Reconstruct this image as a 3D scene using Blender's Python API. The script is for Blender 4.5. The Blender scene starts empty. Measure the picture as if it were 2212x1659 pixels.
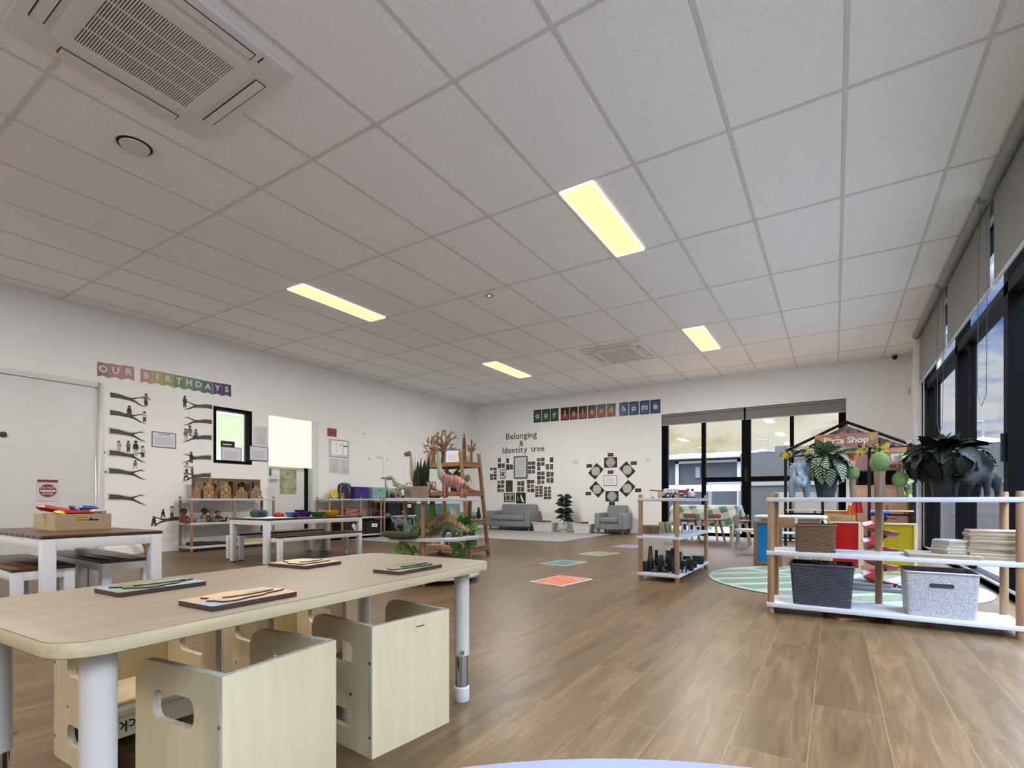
import bpy, bmesh, math, random
from math import sin, cos, pi, radians as R
from mathutils import Vector as V, Matrix, Euler
S = bpy.context.scene
COL = S.collection
# ---------------------------------------------------------------- camera, sky, sun, exposure
F_PX, CX, CY, YAW, EYE = 1106.0, 1106.0, 1079.1, 0.5621, 0.68
CEIL, XL, YB, XR, Y0 = 2.954, -7.43, 10.05, 1.0, -4.6
cd = bpy.data.cameras.new('camera'); cam = bpy.data.objects.new('camera', cd); COL.objects.link(cam)
cam.location = (0, 0, EYE); cam.rotation_euler = (pi/2, 0, YAW)
cd.sensor_width = 36; cd.sensor_fit = 'HORIZONTAL'; cd.lens = F_PX/2212*36
cd.shift_y = (CY-829.5)/2212; cd.clip_start = 0.02; cd.clip_end = 400
S.camera = cam
S.view_settings.view_transform = 'Standard'; S.view_settings.look = 'None'
S.view_settings.exposure = 1.03; S.view_settings.gamma = 1.0; S.view_settings.use_curve_mapping = False
LAMP_W, SKY, SUN_W = 33.0, 1.0, 3.4
w = bpy.data.worlds.new('sky'); S.world = w; w.use_nodes = True
nt = w.node_tree; nt.nodes.clear()
def N(t, typ, **k):
    n = t.nodes.new(typ)
    for a, b in k.items():
        if a in n.inputs and not hasattr(n, a): n.inputs[a].default_value = b
        else: setattr(n, a, b)
    return n
def ramp(t, stops, interp='LINEAR'):
    n = t.nodes.new('ShaderNodeValToRGB'); e = n.color_ramp.elements; n.color_ramp.interpolation = interp
    while len(e) < len(stops): e.new(0.5)
    for i, (p, c) in enumerate(stops): e[i].position = p; e[i].color = (*c, 1) if len(c) == 3 else c
    return n
ALB = 1.0
def lin(h):
    h = h.lstrip('#'); o = []
    for i in (0, 2, 4):
        c = int(h[i:i+2], 16)/255; o.append(ALB*(c/12.92 if c <= 0.04045 else ((c+0.055)/1.055)**2.4))
    return tuple(o)
tc = N(nt, 'ShaderNodeTexCoord'); sep = N(nt, 'ShaderNodeSeparateXYZ'); nt.links.new(tc.outputs['Generated'], sep.inputs[0])
mp = N(nt, 'ShaderNodeMapping'); mp.inputs['Scale'].default_value = (1, 1, 3.2); nt.links.new(tc.outputs['Generated'], mp.inputs[0])
no = N(nt, 'ShaderNodeTexNoise'); no.inputs['Scale'].default_value = 3.6; no.inputs['Detail'].default_value = 7; no.inputs['Roughness'].default_value = 0.62
nt.links.new(mp.outputs[0], no.inputs['Vector'])
blue = ramp(nt, [(0.36, lin('#4F74B0')), (0.43, lin('#8BA0C2')), (0.50, lin('#C9CBCE')), (0.60, lin('#DAD8D2')), (0.70, lin('#96979E'))]); nt.links.new(no.outputs[0], blue.inputs[0])
warm = ramp(nt, [(0.36, lin('#AF9F76')), (0.46, lin('#CDC09A')), (0.54, lin('#E0D8C2')), (0.62, lin('#E6DFCB')), (0.70, lin('#B5A988'))]); nt.links.new(no.outputs[0], warm.inputs[0])
side = N(nt, 'ShaderNodeMapRange'); side.inputs[1].default_value = 0.02; side.inputs[2].default_value = 0.12; nt.links.new(sep.outputs[0], side.inputs[0])
mx = N(nt, 'ShaderNodeMixRGB'); nt.links.new(side.outputs[0], mx.inputs[0]); nt.links.new(warm.outputs[0], mx.inputs[1]); nt.links.new(blue.outputs[0], mx.inputs[2])
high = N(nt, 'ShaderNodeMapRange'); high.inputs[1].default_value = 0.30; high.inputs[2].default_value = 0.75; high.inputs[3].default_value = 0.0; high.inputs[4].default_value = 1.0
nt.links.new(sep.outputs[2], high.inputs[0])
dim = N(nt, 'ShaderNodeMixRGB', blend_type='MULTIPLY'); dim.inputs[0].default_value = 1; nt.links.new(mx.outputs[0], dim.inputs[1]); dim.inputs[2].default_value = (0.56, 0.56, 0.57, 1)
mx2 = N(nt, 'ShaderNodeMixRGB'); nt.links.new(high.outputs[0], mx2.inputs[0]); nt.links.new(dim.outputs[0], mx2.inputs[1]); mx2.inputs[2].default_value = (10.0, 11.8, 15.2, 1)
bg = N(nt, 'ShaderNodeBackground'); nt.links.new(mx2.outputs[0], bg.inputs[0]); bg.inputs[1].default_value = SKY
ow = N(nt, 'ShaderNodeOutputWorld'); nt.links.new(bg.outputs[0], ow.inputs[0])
sl = bpy.data.lights.new('sun', 'SUN'); sun = bpy.data.objects.new('sun', sl); COL.objects.link(sun)
sl.energy = SUN_W; sl.color = (1, 0.86, 0.66); sl.angle = R(1)
sun.rotation_euler = V((0.83, -0.10, -0.62)).to_track_quat('-Z', 'Y').to_euler()
# ---------------------------------------------------------------- pixels of the survey photo to room coordinates
_r = V((cos(YAW), sin(YAW), 0)); _f = V((-sin(YAW), cos(YAW), 0))
def at(u, v, **k):
    d = _f + _r*((u-CX)/F_PX) + V((0, 0, (CY-v)/F_PX)); (n, val), = k.items(); i = 'xyz'.index(n); c = V((0, 0, EYE))
    return c + d*((val-c[i])/d[i])
def ux(u, y): return at(u, CY, y=y).x
def uy(u, x): return at(u, CY, x=x).y
def zv(v, x, y): return EYE + (CY-v)*(-sin(YAW)*x + cos(YAW)*y)/F_PX
# ---------------------------------------------------------------- mesh builder
class MB:
    def __init__(s): s.v, s.f, s.m, s.uv, s.T = [], [], [], [], None
    def add(s, vs, fs, mi=0, uvs=None):
        o = len(s.v)
        s.v += [tuple(s.T @ V(p)) if s.T else tuple(p) for p in vs]
        for i, f in enumerate(fs): s.f.append([o+j for j in f]); s.m.append(mi); s.uv.append(uvs[i] if uvs else None)
        return s
    def box(s, x0, x1, y0, y1, z0, z1, mi=0):
        return s.add([(x0,y0,z0),(x1,y0,z0),(x1,y1,z0),(x0,y1,z0),(x0,y0,z1),(x1,y0,z1),(x1,y1,z1),(x0,y1,z1)],
                     [(0,3,2,1),(4,5,6,7),(0,1,5,4),(1,2,6,5),(2,3,7,6),(3,0,4,7)], mi)
    def cbox(s, c, d, rot=(0,0,0), mi=0):
        M = Matrix.Translation(c) @ Euler(rot).to_matrix().to_4x4(); o = s.T
        s.T = (o @ M) if o else M
        s.box(-d[0]/2, d[0]/2, -d[1]/2, d[1]/2, -d[2]/2, d[2]/2, mi); s.T = o; return s
    def tube(s, pts, rad, n=10, mi=0, caps=True, closed=False):
        pts = [V(p) for p in pts]; L = len(pts)
        if not isinstance(rad, (list, tuple)): rad = [rad]*L
        t0 = (pts[1]-pts[0]).normalized(); a = V((0,0,1)) if abs(t0.z) < 0.9 else V((1,0,0))
        nx = t0.cross(a).normalized(); vs = []; prev = t0
        for i, p in enumerate(pts):
            t = (pts[min(i+1, L-1)]-pts[max(i-1, 0)]).normalized()
            if closed: t = (pts[(i+1) % L]-pts[i-1]).normalized()
            q = prev.rotation_difference(t); nx = (q @ nx).normalized(); prev = t; ny = t.cross(nx)
            r = rad[i]; ra, rb = r if isinstance(r, (list, tuple)) else (r, r)
            vs += [p + nx*(ra*cos(2*pi*j/n)) + ny*(rb*sin(2*pi*j/n)) for j in range(n)]
        fs = []
        for i in range(L if closed else L-1):
            k = (i+1) % L
            fs += [(i*n+j, i*n+(j+1) % n, k*n+(j+1) % n, k*n+j) for j in range(n)]
        if caps and not closed: fs += [tuple(range(n-1, -1, -1)), tuple((L-1)*n+j for j in range(n))]
        return s.add(vs, fs, mi)
    def cyl(s, p0, p1, r0, r1=None, n=16, mi=0): return s.tube([p0, p1], [r0, r0 if r1 is None else r1], n, mi)
    def lathe(s, prof, n=24, c=(0,0,0), mi=0, sy=1.0):
        vs = [(c[0]+r*cos(2*pi*j/n), c[1]+sy*r*sin(2*pi*j/n), c[2]+z) for r, z in prof for j in range(n)]
        fs = [(i*n+j, i*n+(j+1) % n, (i+1)*n+(j+1) % n, (i+1)*n+j) for i in range(len(prof)-1) for j in range(n)]
        if prof[0][0] > 1e-5: fs.append(tuple(range(n-1, -1, -1)))
        if prof[-1][0] > 1e-5: fs.append(tuple((len(prof)-1)*n+j for j in range(n)))
        return s.add(vs, fs, mi)
    def ball(s, c, r, sc=(1,1,1), n=14, mi=0):
        k = n//2; pr = [(max(1e-6, sin(pi*i/k)), -cos(pi*i/k)) for i in range(k+1)]
        vs = [(c[0]+r*sc[0]*a*cos(2*pi*j/n), c[1]+r*sc[1]*a*sin(2*pi*j/n), c[2]+r*sc[2]*z) for a, z in pr for j in range(n)]
        fs = [(i*n+j, i*n+(j+1) % n, (i+1)*n+(j+1) % n, (i+1)*n+j) for i in range(k) for j in range(n)]
        return s.add(vs, fs, mi)
    # polygon prism: plane 'xz' (thickness along y), 'xy' (along z) or 'yz' (along x)
    def _map(s, pl):
        return {'xz': lambda a, b, t: (a, t, b), 'xy': lambda a, b, t: (a, b, t), 'yz': lambda a, b, t: (t, a, b)}[pl]
    def prism(s, poly, t0, t1, pl='xz', mi=0, ms=None):
        g = s._map(pl); n = len(poly)
        vs = [g(a, b, t0) for a, b in poly] + [g(a, b, t1) for a, b in poly]
        s.add(vs, [tuple(range(n)), tuple(range(2*n-1, n-1, -1))], mi)
        return s.add(vs, [(i, n+i, n+(i+1) % n, (i+1) % n) for i in range(n)], mi if ms is None else ms)
    def ring(s, out, inn, t0, t1, pl='xz', mi=0, ms=None):
        g = s._map(pl); n = len(out)
        vs = [g(a, b, t) for t in (t0, t1) for lp in (out, inn) for a, b in lp]
        f1 = []; f2 = []
        for i in range(n):
            j = (i+1) % n
            f1 += [(i, j, n+j, n+i), (2*n+i, 3*n+i, 3*n+j, 2*n+j)]
            f2 += [(i, 2*n+i, 2*n+j, j), (n+i, n+j, 3*n+j, 3*n+i)]
        s.add(vs, f1, mi); return s.add(vs, f2, mi if ms is None else ms)
    def quad(s, a, b, c, d, mi=0): return s.add([a, b, c, d], [(0,1,2,3)], mi, [[(0,0),(1,0),(1,1),(0,1)]])
    def leaf(s, base, dr, up, ln, wd, bend=0.4, mi=0, nseg=6, tip=0.6):
        d = V(dr).normalized(); u = V(up); sd = d.cross(u).normalized(); u = sd.cross(d).normalized(); b = V(base)
        vs = []; uv = []
        for i in range(nseg+1):
            t = i/nseg; wdt = wd*0.5*(sin(pi*min(1, t**tip)))**0.8 if 0 < t < 1 else 0.0005
            p = b + d*(ln*t) - u*(bend*ln*t*t)
            for k in (-1, 0, 1): vs.append(p + sd*(k*wdt) + u*(abs(k)*wdt*0.25)); uv.append(((k+1)/2, t))
        fs = []; us = []
        for i in range(nseg):
            for k in (0, 1):
                q = (i*3+k, i*3+k+1, i*3+k+4, i*3+k+3); fs.append(q); us.append([uv[x] for x in q])
        return s.add(vs, fs, mi, us)
    def build(s, name, mats, parent=None, bev=0.0, sm=35, loc=None, rz=0.0, seg=2):
        me = bpy.data.meshes.new(name)
        me.from_pydata(s.v, [], s.f)
        if not isinstance(mats, (list, tuple)): mats = [mats]
        for m in mats: me.materials.append(m)
        me.polygons.foreach_set('material_index', s.m)
        if any(x is not None for x in s.uv):
            ul = me.uv_layers.new(name='uv'); k = 0
            for p, q in zip(me.polygons, s.uv):
                for li, idx in enumerate(p.loop_indices):
                    if q: ul.data[idx].uv = q[li]
        bm = bmesh.new(); bm.from_mesh(me)
        bmesh.ops.remove_doubles(bm, verts=bm.verts, dist=1e-6)
        if any(x is None for x in s.uv): bmesh.ops.recalc_face_normals(bm, faces=bm.faces)
        if bev:
            es = [e for e in bm.edges if len(e.link_faces) == 2 and e.calc_face_angle(0) > 0.6]
            bmesh.ops.bevel(bm, geom=es, offset=bev, segments=seg, affect='EDGES', profile=0.5, clamp_overlap=True)
        bm.to_mesh(me); bm.free()
        if sm:
            me.polygons.foreach_set('use_smooth', [True]*len(me.polygons)); me.set_sharp_from_angle(angle=R(sm))
        o = bpy.data.objects.new(name, me); COL.objects.link(o)
        if parent: o.parent = parent
        if loc: o.location = loc
        if rz: o.rotation_euler = (0, 0, rz)
        return o
def tag(o, label, cat, group=None, kind=None):
    o['label'] = label; o['category'] = cat
    if group: o['group'] = group
    if kind: o['kind'] = kind
    return o
def thing(name, label, cat, loc=(0,0,0), rz=0.0, group=None):
    o = bpy.data.objects.new(name, None); COL.objects.link(o); o.location = loc; o.rotation_euler = (0, 0, rz); o.empty_display_size = 0.05
    return tag(o, label, cat, group)
def struct(name, mb, m, parent=None, **k):
    o = mb.build(name, m, parent, **k)
    if not parent: o['kind'] = 'structure'
    return o
def dup(root, loc=None, rz=None, label=None):
    r = root.copy(); COL.objects.link(r)
    if loc is not None: r.location = loc
    if rz is not None: r.rotation_euler = (0, 0, rz)
    if label: r['label'] = label
    for ch in list(root.children):
        c = ch.copy(); COL.objects.link(c); c.parent = r
        for g in list(ch.children):
            d = g.copy(); COL.objects.link(d); d.parent = c
    return r
def rrect(x0, x1, z0, z1, r, n=5):
    if not isinstance(r, (list, tuple)): r = [r]*4
    o = []
    for (cx, cz, a, q) in ((x1, z0, -90, 0), (x1, z1, 0, 1), (x0, z1, 90, 2), (x0, z0, 180, 3)):
        rr = max(r[q], 1e-4); sx = -1 if cx == x1 else 1; sz = 1 if cz == z0 else -1
        o += [(cx+sx*rr+rr*cos(R(a+90*i/n)), cz+sz*rr+rr*sin(R(a+90*i/n))) for i in range(n+1)]
    return o
def circ(r, n=32, c=(0,0), a0=0): return [(c[0]+r*cos(2*pi*i/n+a0), c[1]+r*sin(2*pi*i/n+a0)) for i in range(n)]
# letters are made once, as meshes
_txt = {}
def text_mb(s, size, th=0.003, bold=0.0):
    """letters standing in the xz plane, centred, front towards -y"""
    key = (s, size, th, bold)
    if key not in _txt:
        cu = bpy.data.curves.new('t', 'FONT'); cu.body = s; cu.size = size; cu.align_x = 'CENTER'; cu.align_y = 'CENTER'; cu.resolution_u = 3
        cu.extrude = th/2; cu.offset = bold
        ob = bpy.data.objects.new('t', cu); COL.objects.link(ob)
        dg = bpy.context.evaluated_depsgraph_get(); me = bpy.data.meshes.new_from_object(ob.evaluated_get(dg))
        _txt[key] = ([tuple(v.co) for v in me.vertices], [tuple(p.vertices) for p in me.polygons])
        bpy.data.objects.remove(ob); bpy.data.curves.remove(cu); bpy.data.meshes.remove(me)
    vs, fs = _txt[key]
    return [(x, -z, y) for x, y, z in vs], fs
def add_text(mb, s, size, pos=(0,0,0), th=0.003, bold=0.0, mi=0, sx=1.0, flip=False):
    vs, fs = text_mb(s, size, th, bold); k = -1 if flip else 1
    return mb.add([(pos[0]+k*x*sx, pos[1]+y, pos[2]+k*z) for x, y, z in vs], fs, mi)
def remeshed(mb, voxel, smooth=6):
    """melt overlapping volumes into one continuous skin, returned as a builder"""
    me = bpy.data.meshes.new('r'); me.from_pydata(mb.v, [], mb.f)
    bm = bmesh.new(); bm.from_mesh(me); bmesh.ops.recalc_face_normals(bm, faces=bm.faces); bm.to_mesh(me); bm.free()
    ob = bpy.data.objects.new('r', me); COL.objects.link(ob)
    m = ob.modifiers.new('a', 'REMESH'); m.mode = 'VOXEL'; m.voxel_size = voxel
    m = ob.modifiers.new('b', 'SMOOTH'); m.factor = 0.5; m.iterations = smooth
    dg = bpy.context.evaluated_depsgraph_get(); e = bpy.data.meshes.new_from_object(ob.evaluated_get(dg))
    o = MB(); o.add([tuple(v.co) for v in e.vertices], [tuple(p.vertices) for p in e.polygons])
    bpy.data.objects.remove(ob); bpy.data.meshes.remove(me); bpy.data.meshes.remove(e)
    return o
for _s in 'OURBITHDAYS': text_mb(_s, 0.145, 0.003, 0.004)
# ---------------------------------------------------------------- materials
def mat(name, col, rough=0.5, metal=0.0, noise=0.0, scale=40.0, bump=0.0, emit=0.0, spec=0.5, stretch=(1,1,1), col2=None, alpha=1.0, trans=0.0):
    m = bpy.data.materials.new(name); m.use_nodes = True; t = m.node_tree; b = t.nodes['Principled BSDF']
    c = lin(col) if isinstance(col, str) else col
    b.inputs['Base Color'].default_value = (*c, 1); b.inputs['Roughness'].default_value = rough; b.inputs['Metallic'].default_value = metal
    b.inputs['Specular IOR Level'].default_value = spec
    if trans: b.inputs['Transmission Weight'].default_value = trans
    if alpha < 1: b.inputs['Alpha'].default_value = alpha
    if noise or bump or col2:
        tc = N(t, 'ShaderNodeTexCoord'); mp = N(t, 'ShaderNodeMapping'); mp.inputs['Scale'].default_value = stretch
        t.links.new(tc.outputs['Object'], mp.inputs[0])
        n = N(t, 'ShaderNodeTexNoise'); n.inputs['Scale'].default_value = scale; n.inputs['Detail'].default_value = 4
        t.links.new(mp.outputs[0], n.inputs['Vector'])
        if noise or col2:
            c2 = lin(col2) if col2 else tuple(x*(1-noise) for x in c)
            r = ramp(t, [(0.35, c2), (0.65, c)]); t.links.new(n.outputs[0], r.inputs[0]); t.links.new(r.outputs[0], b.inputs['Base Color'])
        if bump:
            bp = N(t, 'ShaderNodeBump'); bp.inputs['Strength'].default_value = bump; bp.inputs['Distance'].default_value = 0.01
            t.links.new(n.outputs[0], bp.inputs['Height']); t.links.new(bp.outputs[0], b.inputs['Normal'])
    if emit:
        b.inputs['Emission Color'].default_value = (*c, 1); b.inputs['Emission Strength'].default_value = emit
    return m
def wood(name, a, b_, rough=0.45, scale=6.0, ax='x', spec=0.4):
    m = bpy.data.materials.new(name); m.use_nodes = True; t = m.node_tree; b = t.nodes['Principled BSDF']
    st = {'x': (0.6, 9, 9), 'y': (9, 0.6, 9), 'z': (9, 9, 0.6)}[ax]
    tc = N(t, 'ShaderNodeTexCoord'); mp = N(t, 'ShaderNodeMapping'); mp.inputs['Scale'].default_value = st; t.links.new(tc.outputs['Object'], mp.inputs[0])
    n = N(t, 'ShaderNodeTexNoise'); n.inputs['Scale'].default_value = scale; n.inputs['Detail'].default_value = 6; n.inputs['Roughness'].default_value = 0.6; n.inputs['Distortion'].default_value = 0.4
    t.links.new(mp.outputs[0], n.inputs['Vector'])
    r = ramp(t, [(0.3, lin(b_)), (0.7, lin(a))]); t.links.new(n.outputs[0], r.inputs[0]); t.links.new(r.outputs[0], b.inputs['Base Color'])
    b.inputs['Roughness'].default_value = rough; b.inputs['Specular IOR Level'].default_value = spec
    return m
def glass(name, tint=(0.93, 0.95, 0.96)):
    m = bpy.data.materials.new(name); m.use_nodes = True; t = m.node_tree; t.nodes.clear()
    a = N(t, 'ShaderNodeBsdfTransparent'); a.inputs[0].default_value = (*tint, 1)
    g = N(t, 'ShaderNodeBsdfGlossy'); g.inputs['Roughness'].default_value = 0.02; g.inputs[0].default_value = (1,1,1,1)
    lw_ = N(t, 'ShaderNodeLayerWeight'); pw = N(t, 'ShaderNodeMath', operation='POWER'); t.links.new(lw_.outputs['Facing'], pw.inputs[0]); pw.inputs[1].default_value = 5.0
    f = N(t, 'ShaderNodeMath', operation='MULTIPLY_ADD'); t.links.new(pw.outputs[0], f.inputs[0]); f.inputs[1].default_value = 0.16; f.inputs[2].default_value = 0.006
    x = N(t, 'ShaderNodeMixShader'); t.links.new(f.outputs[0], x.inputs[0]); t.links.new(a.outputs[0], x.inputs[1]); t.links.new(g.outputs[0], x.inputs[2])
    o = N(t, 'ShaderNodeOutputMaterial'); t.links.new(x.outputs[0], o.inputs[0]); return m
def acrylic(name, col, op=0.55):
    m = bpy.data.materials.new(name); m.use_nodes = True; t = m.node_tree; t.nodes.clear(); c = lin(col)
    a = N(t, 'ShaderNodeBsdfTransparent'); a.inputs[0].default_value = (*[x**0.6 for x in c], 1)
    g = N(t, 'ShaderNodeBsdfPrincipled'); g.inputs['Base Color'].default_value = (*c, 1); g.inputs['Roughness'].default_value = 0.08
    x = N(t, 'ShaderNodeMixShader'); x.inputs[0].default_value = op; t.links.new(a.outputs[0], x.inputs[1]); t.links.new(g.outputs[0], x.inputs[2])
    o = N(t, 'ShaderNodeOutputMaterial'); t.links.new(x.outputs[0], o.inputs[0]); return m
def striped_leaf(name, dark, light, freq=9.0, amt=0.5):
    m = bpy.data.materials.new(name); m.use_nodes = True; t = m.node_tree; b = t.nodes['Principled BSDF']
    uv = N(t, 'ShaderNodeUVMap'); sp = N(t, 'ShaderNodeSeparateXYZ'); t.links.new(uv.outputs[0], sp.inputs[0])
    def ma(op, x, y):
        n = N(t, 'ShaderNodeMath', operation=op)
        for i, q in enumerate((x, y)):
            if isinstance(q, (int, float)): n.inputs[i].default_value = q
            elif q is not None: t.links.new(q, n.inputs[i])
        return n.outputs[0]
    a = ma('ABSOLUTE', ma('SUBTRACT', sp.outputs[0], 0.5), None)
    st = ma('SINE', ma('MULTIPLY', ma('SUBTRACT', sp.outputs[1], ma('MULTIPLY', a, 0.55)), freq*2*pi), None)
    ed = ma('LESS_THAN', a, 0.40)
    k = ma('MULTIPLY', ma('GREATER_THAN', st, 1-2*amt), ed)
    r = ramp(t, [(0.0, lin(dark)), (1.0, lin(light))]); t.links.new(k, r.inputs[0]); t.links.new(r.outputs[0], b.inputs['Base Color'])
    b.inputs['Roughness'].default_value = 0.6; b.inputs['Specular IOR Level'].default_value = 0.15; return m
def grid_mat(name, base, hole, sx, sz, th=0.35, rough=0.5, tri=False):
    """woven (brick) or perforated (tri) sides of a basket, measured along its walls"""
    m = bpy.data.materials.new(name); m.use_nodes = True; t = m.node_tree; b = t.nodes['Principled BSDF']; L = t.links.new
    tc = N(t, 'ShaderNodeTexCoord'); sp = N(t, 'ShaderNodeSeparateXYZ'); L(tc.outputs['Object'], sp.inputs[0])
    ad = N(t, 'ShaderNodeMath', operation='ADD'); L(sp.outputs[0], ad.inputs[0]); L(sp.outputs[1], ad.inputs[1])
    cb = N(t, 'ShaderNodeCombineXYZ'); L(ad.outputs[0], cb.inputs[0]); L(sp.outputs[2], cb.inputs[1])
    mp = N(t, 'ShaderNodeMapping'); mp.inputs['Scale'].default_value = (sx, sz, 1); L(cb.outputs[0], mp.inputs[0])
    if tri:
        vo = N(t, 'ShaderNodeTexVoronoi'); vo.inputs['Randomness'].default_value = 0.35; vo.inputs['Scale'].default_value = 1.0; L(mp.outputs[0], vo.inputs['Vector']); o = vo.outputs['Distance']
        r = ramp(t, [(th-0.03, lin(hole)), (th+0.03, lin(base))]); L(o, r.inputs[0])
    else:
        br = N(t, 'ShaderNodeTexBrick'); br.inputs['Scale'].default_value = 1.0; br.inputs['Brick Width'].default_value = 1.5; br.inputs['Row Height'].default_value = 0.75; br.inputs['Mortar Size'].default_value = th*0.5; br.inputs['Mortar Smooth'].default_value = 1.0
        L(mp.outputs[0], br.inputs['Vector']); o = br.outputs['Fac']; r = ramp(t, [(0.25, lin(base)), (0.85, lin(hole))]); L(o, r.inputs[0])
    L(r.outputs[0], b.inputs['Base Color'])
    bp = N(t, 'ShaderNodeBump'); bp.inputs['Strength'].default_value = 0.5; bp.inputs['Distance'].default_value = 0.003; bp.invert = not tri; L(o, bp.inputs['Height']); L(bp.outputs[0], b.inputs['Normal'])
    b.inputs['Roughness'].default_value = rough; return m
M = {}
ALB = 0.70      # scales down the hex colours below to balance the raised exposure
M['wall'] = mat('wall_paint', (0.79, 0.78, 0.76), 0.75, noise=0.015, scale=3, spec=0.2)
M['white'] = mat('white_paint', (0.82, 0.82, 0.81), 0.4); M['door'] = mat('door_paint', '#F4F3F1', 0.5, noise=0.02, scale=4)
M['black'] = mat('black_metal', '#0E0F12', 0.5, spec=0.25); M['frame'] = mat('window_frame_black', '#040405', 0.6, spec=0.08)
M['blind'] = mat('blind_cloth', '#908D88', 0.85, noise=0.06, scale=300); M['glass'] = glass('window_glass')
M['beech'] = wood('beech_pole', '#B08C68', '#9B7856', ax='z'); M['board'] = mat('white_board', '#D3D5DC', 0.35)
M['ply'] = wood('birch_ply', '#E6D3AA', '#D8C49A', 0.5, 3.0, 'z'); M['plyedge'] = wood('ply_edge', '#F4EAD4', '#C2B190', 0.6, 9.0, 'z')
M['oaktop'] = wood('table_laminate', '#94836C', '#85735B', 0.5, 5.0, 'y'); M['oakedge'] = wood('table_edge_band', '#E0CCA2', '#C9B488', 0.5, 6.0, 'y')
M['teak'] = wood('dark_teak', '#644028', '#452B1A', 0.3, 7.0, 'x'); M['teaky'] = wood('dark_teak_long', '#644028', '#452B1A', 0.3, 7.0, 'y')
M['alu'] = mat('white_aluminium', '#FAFCFF', 0.35); M['steel'] = mat('chrome', '#C9CCD2', 0.12, 1.0); M['leg'] = mat('grey_leg_paint', '#D6CFC2', 0.35)
M['orange_wood'] = wood('ladder_pine', '#A57B50', '#8C633C', 0.45, 6, 'z'); M['brownwood'] = wood('brown_wood', '#8A6540', '#6B4A2B', 0.5, 8, 'z')
M['lightwood'] = wood('pale_wood', '#D2BE98', '#BFA77C', 0.5, 6, 'x'); M['paper'] = mat('paper', (0.84, 0.84, 0.85), 0.6)
M['lav'] = mat('lavender_paper', (0.62, 0.60, 0.68), 0.6); M['ink'] = mat('black_ink', '#17171A', 0.6); M['grey'] = mat('grey_ink', '#A9A8B2', 0.6)
M['green'] = mat('green_border', '#3C5C4B', 0.6); M['greenletter'] = mat('dark_green_card', '#41583B', 0.7)
M['fabric'] = mat('grey_upholstery', '#9C9EA1', 0.9, noise=0.25, scale=250, bump=0.15)
def C(h, rough=0.5, **k):
    key = 'c'+h+str(rough)
    if key not in M: M[key] = mat('tint_'+h.strip('#').lower(), h, rough, **k)
    return M[key]
# ---------------------------------------------------------------- the room
def floor_material():
    m = bpy.data.materials.new('oak_planks'); m.use_nodes = True; t = m.node_tree; b = t.nodes['Principled BSDF']; L = t.links.new
    tc = N(t, 'ShaderNodeTexCoord'); mp = N(t, 'ShaderNodeMapping'); mp.inputs['Rotation'].default_value = (0, 0, pi/2); mp.inputs['Location'].default_value = (0.3, 0.06, 0)
    L(tc.outputs['Object'], mp.inputs[0])
    br = N(t, 'ShaderNodeTexBrick'); br.offset = 0.37; br.inputs['Scale'].default_value = 1; br.inputs['Brick Width'].default_value = 1.22; br.inputs['Row Height'].default_value = 0.19
    br.inputs['Mortar Size'].default_value = 0.0012; br.inputs['Mortar Smooth'].default_value = 0.3; br.inputs['Bias'].default_value = 0
    br.inputs['Color1'].default_value = (0, 0, 0, 1); br.inputs['Color2'].default_value = (1, 1, 1, 1); br.inputs['Mortar'].default_value = (0.5, 0.5, 0.5, 1)
    L(mp.outputs[0], br.inputs['Vector'])
    off = N(t, 'ShaderNodeVectorMath', operation='MULTIPLY_ADD'); L(br.outputs['Color'], off.inputs[0]); off.inputs[1].default_value = (3.1, 7.7, 0); L(tc.outputs['Object'], off.inputs[2])
    m2 = N(t, 'ShaderNodeMapping'); m2.inputs['Scale'].default_value = (17, 1.6, 1); L(off.outputs[0], m2.inputs[0])
    n1 = N(t, 'ShaderNodeTexNoise'); n1.inputs['Scale'].default_value = 1.0; n1.inputs['Detail'].default_value = 8; n1.inputs['Roughness'].default_value = 0.62; n1.inputs['Distortion'].default_value = 1.1; L(m2.outputs[0], n1.inputs['Vector'])
    m3 = N(t, 'ShaderNodeMapping'); m3.inputs['Scale'].default_value = (150, 9, 1); L(off.outputs[0], m3.inputs[0])
    n2 = N(t, 'ShaderNodeTexNoise'); n2.inputs['Scale'].default_value = 1.0; n2.inputs['Detail'].default_value = 3; L(m3.outputs[0], n2.inputs['Vector'])
    ad = N(t, 'ShaderNodeMath', operation='MULTIPLY_ADD'); L(n2.outputs[0], ad.inputs[0]); ad.inputs[1].default_value = 0.35; L(n1.outputs[0], ad.inputs[2])
    r = ramp(t, [(0.40, lin('#463420')), (0.52, lin('#5E482C')), (0.66, lin('#685033')), (0.84, lin('#7C6242'))]); L(ad.outputs[0], r.inputs[0])
    hs = N(t, 'ShaderNodeHueSaturation'); L(r.outputs[0], hs.inputs['Color'])
    mr = N(t, 'ShaderNodeMapRange'); mr.inputs[3].default_value = 0.86; mr.inputs[4].default_value = 1.10; L(br.outputs['Color'], mr.inputs[0]); L(mr.outputs[0], hs.inputs['Value'])
    dk = N(t, 'ShaderNodeMixRGB'); L(br.outputs['Fac'], dk.inputs[0]); L(hs.outputs[0], dk.inputs[1]); dk.inputs[2].default_value = (*lin('#8A7354'), 1)
    L(dk.outputs[0], b.inputs['Base Color']); b.inputs['Roughness'].default_value = 0.36; b.inputs['Specular IOR Level'].default_value = 0.3
    bp = N(t, 'ShaderNodeBump'); bp.inputs['Strength'].default_value = 0.12; bp.inputs['Distance'].default_value = 0.002; L(n2.outputs[0], bp.inputs['Height']); L(bp.outputs[0], b.inputs['Normal'])
    return m
struct('floor', MB().box(XL-0.2, 1.3, Y0-0.2, YB+0.2, -0.1, 0), floor_material(), sm=0)
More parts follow.
